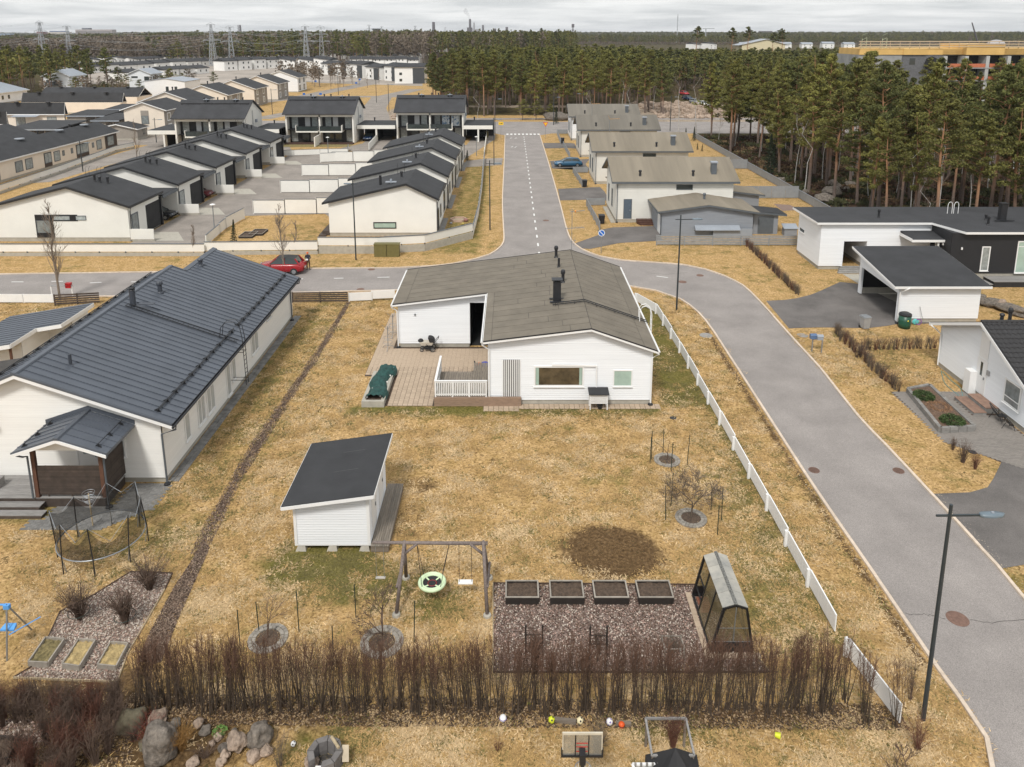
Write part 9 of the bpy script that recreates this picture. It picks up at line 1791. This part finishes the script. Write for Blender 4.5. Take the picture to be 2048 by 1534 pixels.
# lamps, signs, cars, person
def lamp(px,py,H_,arm,lab,side=1,head=.85,r=.075,style=0,zarm=None):
 x,y=at(px,py);t=thing('street_lamp',lab,'street lamp',(x,y,0));m=MB();m.tube([(x,y,0),(x,y,H_)],[r,r*.7],8);m.build('post',LAMP_POST if style < 2 else GALV,t)
 if style==2:m=MB();m.lathe(x,y,[(.06,H_),(.28,H_+.05),(.3,H_+.12),(.05,H_+.2)],12);m.build('lamp_head',WHITE,t);return t
 za=zarm or H_-.38;m=MB();m.bar((x-side*.42,y,za),(x+side*arm,y,za+.02),.055);m.build('arm',LAMP_POST,t)
 m=MB();x0=x+side*arm;pr_=[(0,.06),(.12,.13),(.5,.17),(.85,.12),(1,.03)];vs_=[]
 for u,w in pr_:
  for (a,b) in ((-1,0),(-.6,.07),(.6,.07),(1,0),(.6,-.05),(-.6,-.05)):vs_.append((x0+side*(u-.12)*head,y+a*w,za+.02+b))
 n6=6;m.quadm(vs_,[(i*n6+k,i*n6+(k+1)%n6,(i+1)*n6+(k+1)%n6,(i+1)*n6+k) for i in range(4) for k in range(6)]+[(5,4,3,2,1,0),(24,25,26,27,28,29)]);m.build('lamp_head',mat('lamp_head_grey',(.14,.18,.21),.35,.1,3),t,True);m=MB();m.box(x0+side*.4*head-.04,x0+side*.4*head+.04,y-.03,y+.03,za+.08,za+.13);m.build('photocell',METAL_L,t);return t
lamp(1846,1440,7.86,1.0,'nearest tall dark street lamp with its arm over the road',1,.75);lamp(1353,620,7.9,1.0,'tall dark street lamp inside the bend beside the white house',1,.8);lamp(712,520,8.0,.25,'dark street lamp in front of the nearest street-side terrace unit',-1,.7);lamp(980,460,8.0,.6,'dark street lamp on the left verge of the straight street',1,.8);lamp(988,330,8.0,.6,'farther dark street lamp on the left verge of the straight street',1,.8)
lamp(430,471,3.4,0,'low white-topped lamp in the terrace courtyard, nearest one',style=2);lamp(657,316,3.6,0,'low white-topped lamp in front of the middle duplex',style=2);lamp(953,312,3.4,0,'low lamp post on the drive beside the straight street',style=2)
for i,(px,py,h_,s_) in enumerate(((990,268,8,1),(545,229,7,1),(640,175,8,1),(677,190,8,-1),(778,225,8,1),(753,205,8,1),(665,150,8,1),(166,343,5,1),(313,285,5,1),(1107,250,7,1),(1166,240,7,-1),(1340,262,8,1),(180,132,9,1),(600,112,9,-1))):lamp(px,py,h_,.8,['dark lamp post beyond the corner of the far carport','dark lamp post beside the lane behind the duplexes','lamp post at the far bend, left','lamp post at the far bend, leaning head to the left','lamp post on the sandy ground behind the duplexes','lamp post beside the rubble behind the duplexes','lamp post near the far black-panelled row','short lamp post by the long wall of the beige row house','short lamp post near the taupe shed','lamp post across the cross street, left of the birch','lamp post across the cross street in front of the wood','lamp post by the sandy clearing','floodlight post below the birch wood at the left','lamp post below the birch wood in the middle'][i],s_,.9,.09)
def sign(px,py,h_,lab,kind):
 x,y=at(px,py);t=thing('road_sign',lab,'road sign',(x,y,0));m=MB();m.tube([(x,y,0),(x,y,h_)],.035,6);m.build('post',GALV,t);y -=.05;BL=mat('sign_blue',(.012,.13,.50),.4,.02);YL=mat('sign_yellow',(.85,.55,.02),.4,.02);RD=mat('sign_red',(.62,.03,.02),.4,.02)
 def disc(r,yy,mt_,nm,n=24,a0=0.):m=MB();pts=[(x+r*cos(a0+2*pi*k/n),yy,h_-.1+r*sin(a0+2*pi*k/n)) for k in range(n)];m.prism(pts,[(p[0],p[1]+.008,p[2]) for p in pts]);m.build(nm,mt_,t)
 if kind=='park':disc(.34,y,WHITE,'white_rim');disc(.28,y-.01,BL,'blue_disc');m=MB();m.prism([(x-.21,y-.018,h_+.06),(x-.16,y-.018,h_+.11),(x+.21,y-.018,h_-.26),(x+.16,y-.018,h_-.31)],[(x-.21,y-.012,h_+.06),(x-.16,y-.012,h_+.11),(x+.21,y-.012,h_-.26),(x+.16,y-.012,h_-.31)]);m.build('diagonal_bar',WHITE,t)
 elif kind=='yield':disc(.62,y,RD,'red_border',3,-pi/2);disc(.42,y-.01,YL,'yellow_triangle',3,-pi/2)
 elif kind=='yellow':m=MB();m.box(x-.5,x+.5,y-.01,y,h_-.55,h_+.05);m.build('yellow_board',YL,t);m=MB();m.box(x-.28,x-.05,y-.02,y-.011,h_-.3,h_-.2);m.box(x+.05,x+.28,y-.02,y-.011,h_-.35,h_-.15);m.build('dark_marks',BLKP,t)
 else:m=MB();m.box(x-.4,x+.4,y-.01,y,h_-.6,h_);m.build('blue_board',BL,t)
sign(1202,507,2.25,'round blue parking-ban sign with white rim and slash by the grey garage drive','park');sign(1091,277,3.2,'red and yellow triangular give-way sign at the end of the straight street','yield');sign(1002,279,3.6,'yellow board sign at the end of the straight street','yellow')
for px,py,lab in ((720,172,'blue road sign on the island at the far bend, right'),(713,180,'blue road sign on the island at the far bend, left'),(609,205,'blue road sign left of the far island'),(642,205,'blue road sign near the middle duplex ridge'),(632,176,'blue road sign beside the white end house')):sign(px,py,3,lab,'blue')
x,y=at(775,512);t=thing('utility_cabinet','pair of olive green utility cabinets in front of the low white wall','cabinet',(x,y,0));OLV=mat('olive_cabinet',(.15,.13,.045),.6,.1,3);[MB().box(x+d-.62,x+d+.6,y-.35,y+.35,0,1.25).build('cabinet_body',OLV,t) for d in (-.65,.62)];m=MB();m.box(x-1.3,x+1.28,y-.38,y+.38,1.255,1.32);m.build('cabinet_top',OLV,t)
x,y=at(973,275);m=MB();m.box(x-.4,x+.4,y-.3,y+.3,0,1.3);tag(m.build('utility_cabinet',OLV),'single olive utility cabinet near the yellow sign','cabinet')
def car(name,x,y,rz,paint,lab,L=4.5,W=1.85,H_=1.5,suv=0,group=None):
 t=thing(name,lab,'car',(x,y,.012),rz,group);OFF[t.name]=(0,0,0);st=[(-.5,.42,.62),(-.485,.33,.86),(-.40,.27,.94+.06*suv),(-.2,.25,.97+.05*suv),(.1,.25,.95+.05*suv),(.24,.26,.92+.03*suv),(.40,.28,.82),(.47,.33,.70),(.5,.42,.58)];m=MB();n8=8
 for (u,zb_,zt_) in st:
  k_=.86 if abs(u) > .48 else .95 if abs(u) > .44 else 1;w=W/2*k_
  for (a,b) in ((-.86,zb_),(-1,zb_+.14),(-.985,zt_-.14),(-.88,zt_),(.88,zt_),(.985,zt_-.14),(1,zb_+.14),(.86,zb_)):m.v.append((u*L,a*w,b))
 m.f=[(i*n8+k,i*n8+(k+1)%n8,(i+1)*n8+(k+1)%n8,(i+1)*n8+k) for i in range(len(st)-1) for k in range(n8)]+[tuple(range(7,-1,-1)),tuple((len(st)-1)*n8+k for k in range(8))];m.build('body',paint,t,True)
 cab=[(-.44+.03*suv,.93,.80),(-.33,H_-.06,.66),(-.12,H_,.66),(.06,H_-.03,.66),(.24,.93,.82)];m=MB();mr=MB()
 for i,(u,z,w) in enumerate(cab):
  ww=W/2*w;m.v+=[(u*L,-W/2*.87,.92),(u*L,-ww,z),(u*L,ww,z),(u*L,W/2*.87,.92)]
 m.f=[(i*4+k,i*4+k+1,(i+1)*4+k+1,(i+1)*4+k) for i in range(4) for k in range(3)];m.build('glazing',GLASS,t)
 for i,(u,z,w) in enumerate(cab[1:4]):ww=W/2*w;mr.v+=[(u*L,-ww-.02,z-.03),(u*L,-ww+.1,z+.025),(u*L,ww-.1,z+.025),(u*L,ww+.02,z-.03)]
 mr.f=[(i*4+k,i*4+k+1,(i+1)*4+k+1,(i+1)*4+k) for i in range(2) for k in range(3)];mr.build('roof',paint if not suv else BLKP,t)
 for s in (-1,1):m=MB();m.bar((.24*L,s*W/2*.87,.93),(.06*L,s*(W/2*.67),H_-.04),.06);m.bar((-.12*L,s*W/2*.87,.93),(-.11*L,s*(W/2*.67),H_-.03),.06);m.bar((-.43*L,s*W/2*.86,.93),(-.33*L,s*(W/2*.67),H_-.07),.10);m.build('pillar',paint,t);m=MB();m.box(.17*L,.2*L,s*W/2*.97,s*W/2*1.12,.93,1.05);m.build('mirror',paint,t)
 for u in (-.31,.31):
  for s in (-1,1):
   m=MB();m.tube([(u*L,s*(W/2-.2),.33),(u*L,s*(W/2+.012),.33)],.335,16);w_=m.build('wheel',TYRE,t);m=MB();m.tube([(u*L,s*(W/2+.013),.33),(u*L,s*(W/2+.022),.33)],.20,10);m.build('rim',GALV,w_)
 for s in (-1,1):m=MB();m.box(L*.462,L*.484,s*W*.25,s*W*.41,.62,.74);m.build('headlight',METAL_L,t);m=MB();m.box(-L*.492,-L*.478,s*W*.22,s*W*.42,.74,.84);m.build('tail_light',mat('tail_red',(.4,.01,.01),.3),t)
 m=MB();m.box(-L*.503,-L*.497,-.26,.26,.50,.61);m.build('number_plate',WHITE,t);return t
P_RED=mat('red_car_paint',(.30,.008,.014),.25,.04,1,spec=.7);P_BLU=mat('blue_car_paint',(.03,.11,.20),.25,.04,1,spec=.7);P_BLK=mat('black_car_paint',(.015,.016,.018),.25,.04,1);P_GRY=mat('silver_car_paint',(.30,.31,.32),.3,.04,1);P_NAVY=mat('navy_car_paint',(.012,.03,.075),.25)
x,y=at(561,548);car('parked_car',x,y+.5,pi,P_RED,'red hatchback with black roof parked on the side street behind the bare tree',4.4,1.85,1.55,1);x,y=at(1137,334);car('parked_car',x,y+.6,pi,P_BLU,'blue saloon car parked on a short drive right of the straight street',4.7,1.85,1.45)
car('parked_car',-42.6,89.2,0,P_BLK,'black car in the first car port of the gabled terrace');car('parked_car',-42.8,101.3,0,mat('dark_red_car',(.12,.01,.015),.3),'dark red car in the second car port of the gabled terrace');car('parked_car',-29.6,157,-pi/2,P_NAVY,'dark navy car under the flat roof between middle and right duplexes');car('parked_car',-6.4,160,-pi/2,P_BLK,'black car under the carport at the right end of the duplex row')
for px,py,p_,lab in ((1390,207,P_GRY,'silver car, nearest in the far clearing'),(1375,200,P_NAVY,'dark car, second in the far clearing'),(1368,190,mat('bright_red_car',(.5,.03,.04),.3),'bright red car in the far clearing'),(1408,212,WHITE,'white van-like car in the far clearing'),(1452,202,P_BLK,'black car behind the pines by the far clearing')):x,y=at(px,py);car('parked_car',x,y,-1.2,p_,lab)
def person(x,y):
 t=thing('person','person in dark jacket and brown trousers with orange cap standing by the red car','person',(x,y,0));JK=mat('dark_jacket',(.025,.03,.045),.8);TR=mat('brown_trousers',(.10,.05,.03),.85);SK=mat('skin',(.50,.30,.22),.6)
 J=[(0,0,.93),(0,0,1.15),(0,-.01,1.38),(0,-.02,1.50),(0,-.03,1.60),(0,-.03,1.70),(-.19,0,1.42),(-.25,-.04,1.16),(-.12,-.24,1.12),(.19,0,1.42),(.25,-.04,1.16),(.10,-.24,1.14),(-.10,0,.88),(-.11,-.02,.48),(-.12,.02,.08),(-.13,-.13,.04),(.10,0,.88),(.12,.0,.48),(.14,.03,.08),(.15,-.12,.04)]
 Rr_=[.15,.14,.16,.06,.085,.075,.07,.05,.04,.07,.05,.04,.10,.065,.045,.035,.10,.065,.045,.035];E_=[(0,1),(1,2),(2,3),(3,4),(4,5),(2,6),(6,7),(7,8),(2,9),(9,10),(10,11),(0,12),(12,13),(13,14),(14,15),(0,16),(16,17),(17,18),(18,19)]
 me=bpy.data.meshes.new('body');me.from_pydata(J,E_,[]);o=bpy.data.objects.new('body',me);COL.objects.link(o);o.parent=t;sk=o.modifiers.new('skin','SKIN');me.skin_vertices.new() if not me.skin_vertices else None
 for i,v in enumerate(me.skin_vertices[0].data):v.radius=(Rr_[i],Rr_[i]*(.7 if i in (0,1,2) else 1));v.use_root=i==0
 sb=o.modifiers.new('sub','SUBSURF');sb.levels=1;sb.render_levels=1;pm_=mat('clothed_body',(.025,.03,.045),.85);n=pm_.node_tree.nodes;l=pm_.node_tree.links;tcx=n.new('ShaderNodeTexCoord');s=n.new('ShaderNodeSeparateXYZ');l.new(tcx.outputs['Object'],s.inputs[0]);r=n.new('ShaderNodeValToRGB');r.color_ramp.interpolation='CONSTANT';e=r.color_ramp.elements;e[0].position=0;e[0].color=(.02,.018,.016,1);e[1].position=.06;e[1].color=(.10,.05,.03,1);q=e.new(.47);q.color=(.025,.03,.045,1);q=e.new(.76);q.color=(.50,.30,.22,1);dv=n.new('ShaderNodeMath');dv.operation='DIVIDE';dv.inputs[1].default_value=2;l.new(s.outputs[2],dv.inputs[0]);l.new(dv.outputs[0],r.inputs[0]);l.new(r.outputs[0],n['Principled BSDF'].inputs['Base Color']);me.materials.append(pm_)
 m=MB();m.ball((x,y-.03,1.70),.11,10,6,(1,1.1,.75));m.box(x-.07,x+.07,y-.2,y-.11,1.66,1.69);m.build('cap',mat('orange_cap',(.65,.13,.03),.7),t,True)
 for s in (-1,1):m=MB();m.tube([(x+s*.10-.01,y-.25,1.12),(x+s*.07,y-.31,1.13)],[.03,.02],6);m.build('hand',SK,t)
x,y=at(617,540);person(x,y);m=MB();m.box(x-.12,x+.1,y-.38,y-.33,1.06,1.2);tag(m.build('handset',WHITE),'small white device held by the person beside the red car','device')
CRK=mat('crack',(.06,.055,.05),.95)
for pts in ([at(1812,1229),at(1845,1227),at(1870,1233),at(1888,1236)],[at(1940,1240),at(1985,1247),at(2048,1238)],[at(880,548),at(905,566),at(898,580)],[at(1290,546),at(1330,549),at(1375,545)]):
 m=MB()
 for a,b in zip(pts,pts[1:]):
  q=[(a[0]+(b[0]-a[0])*u/5+random.gauss(0,.015),a[1]+(b[1]-a[1])*u/5+random.gauss(0,.035)) for u in range(6)]
  for c_,d_ in zip(q,q[1:]):m.poly([(c_[0],c_[1]-.012,.0165),(d_[0],d_[1]-.012,.0165),(d_[0],d_[1]+.012,.0165),(c_[0],c_[1]+.012,.0165)])
 m.build('road_crack',CRK,kind='structure')
for (px,py,lab) in ((508,471,'small soil bed with timber rim in the terrace garden, left pair'),(528,466,'small soil bed with timber rim in the terrace garden, right pair')):
 x,y=at(px,py);raised_bed(x-1.3,x+.2,y-1.2,y+.9,.25,lab)
x,y=at(468,492);tree_thing('thuja',x,y,.24,'small dark conical evergreen by the low white wall',None,SV[0],sxy=.9);x,y=at(934,322);tree_thing('small_pine',x,y,.16,'small round-topped evergreen by the garden fence',None,SV[1],sxy=1.3)
x,y=at(917,441);t=thing('sandbox','hexagonal wooden sandbox in the garden strip beside the terrace','sandbox',(x,y,0))
for k in range(6):a,b=k*pi/3,(k+1)*pi/3;m=MB();m.bar((x+1.0*cos(a),y+1.0*sin(a),.14),(x+1.0*cos(b),y+1.0*sin(b),.14),.1,.26);m.build('side_board',mat('pinkish_board',(.50,.36,.28),.8),t)
m=MB();m.lathe(x,y,[(.92,.04),(.9,.1)],6);m.build('sand',mat('sand',(.35,.28,.2),.95),t)
for i,(px,py,w,c_) in enumerate(((932,443,.3,(.25,.12,.1)),(926,449,.18,(.5,.4,.1)),(902,448,.2,(.3,.3,.32)))):x,y=at(px,py);m=MB();m.ball((x,y,w*.6),w,8,5,(1,1,.7));tag(m.build('toy',mat('toy_%s' % ('red','yellow','grey')[i],c_,.6)),['dark red toy right of the sandbox','yellow toy right of the sandbox','grey toy left of the sandbox'][i],'toy')
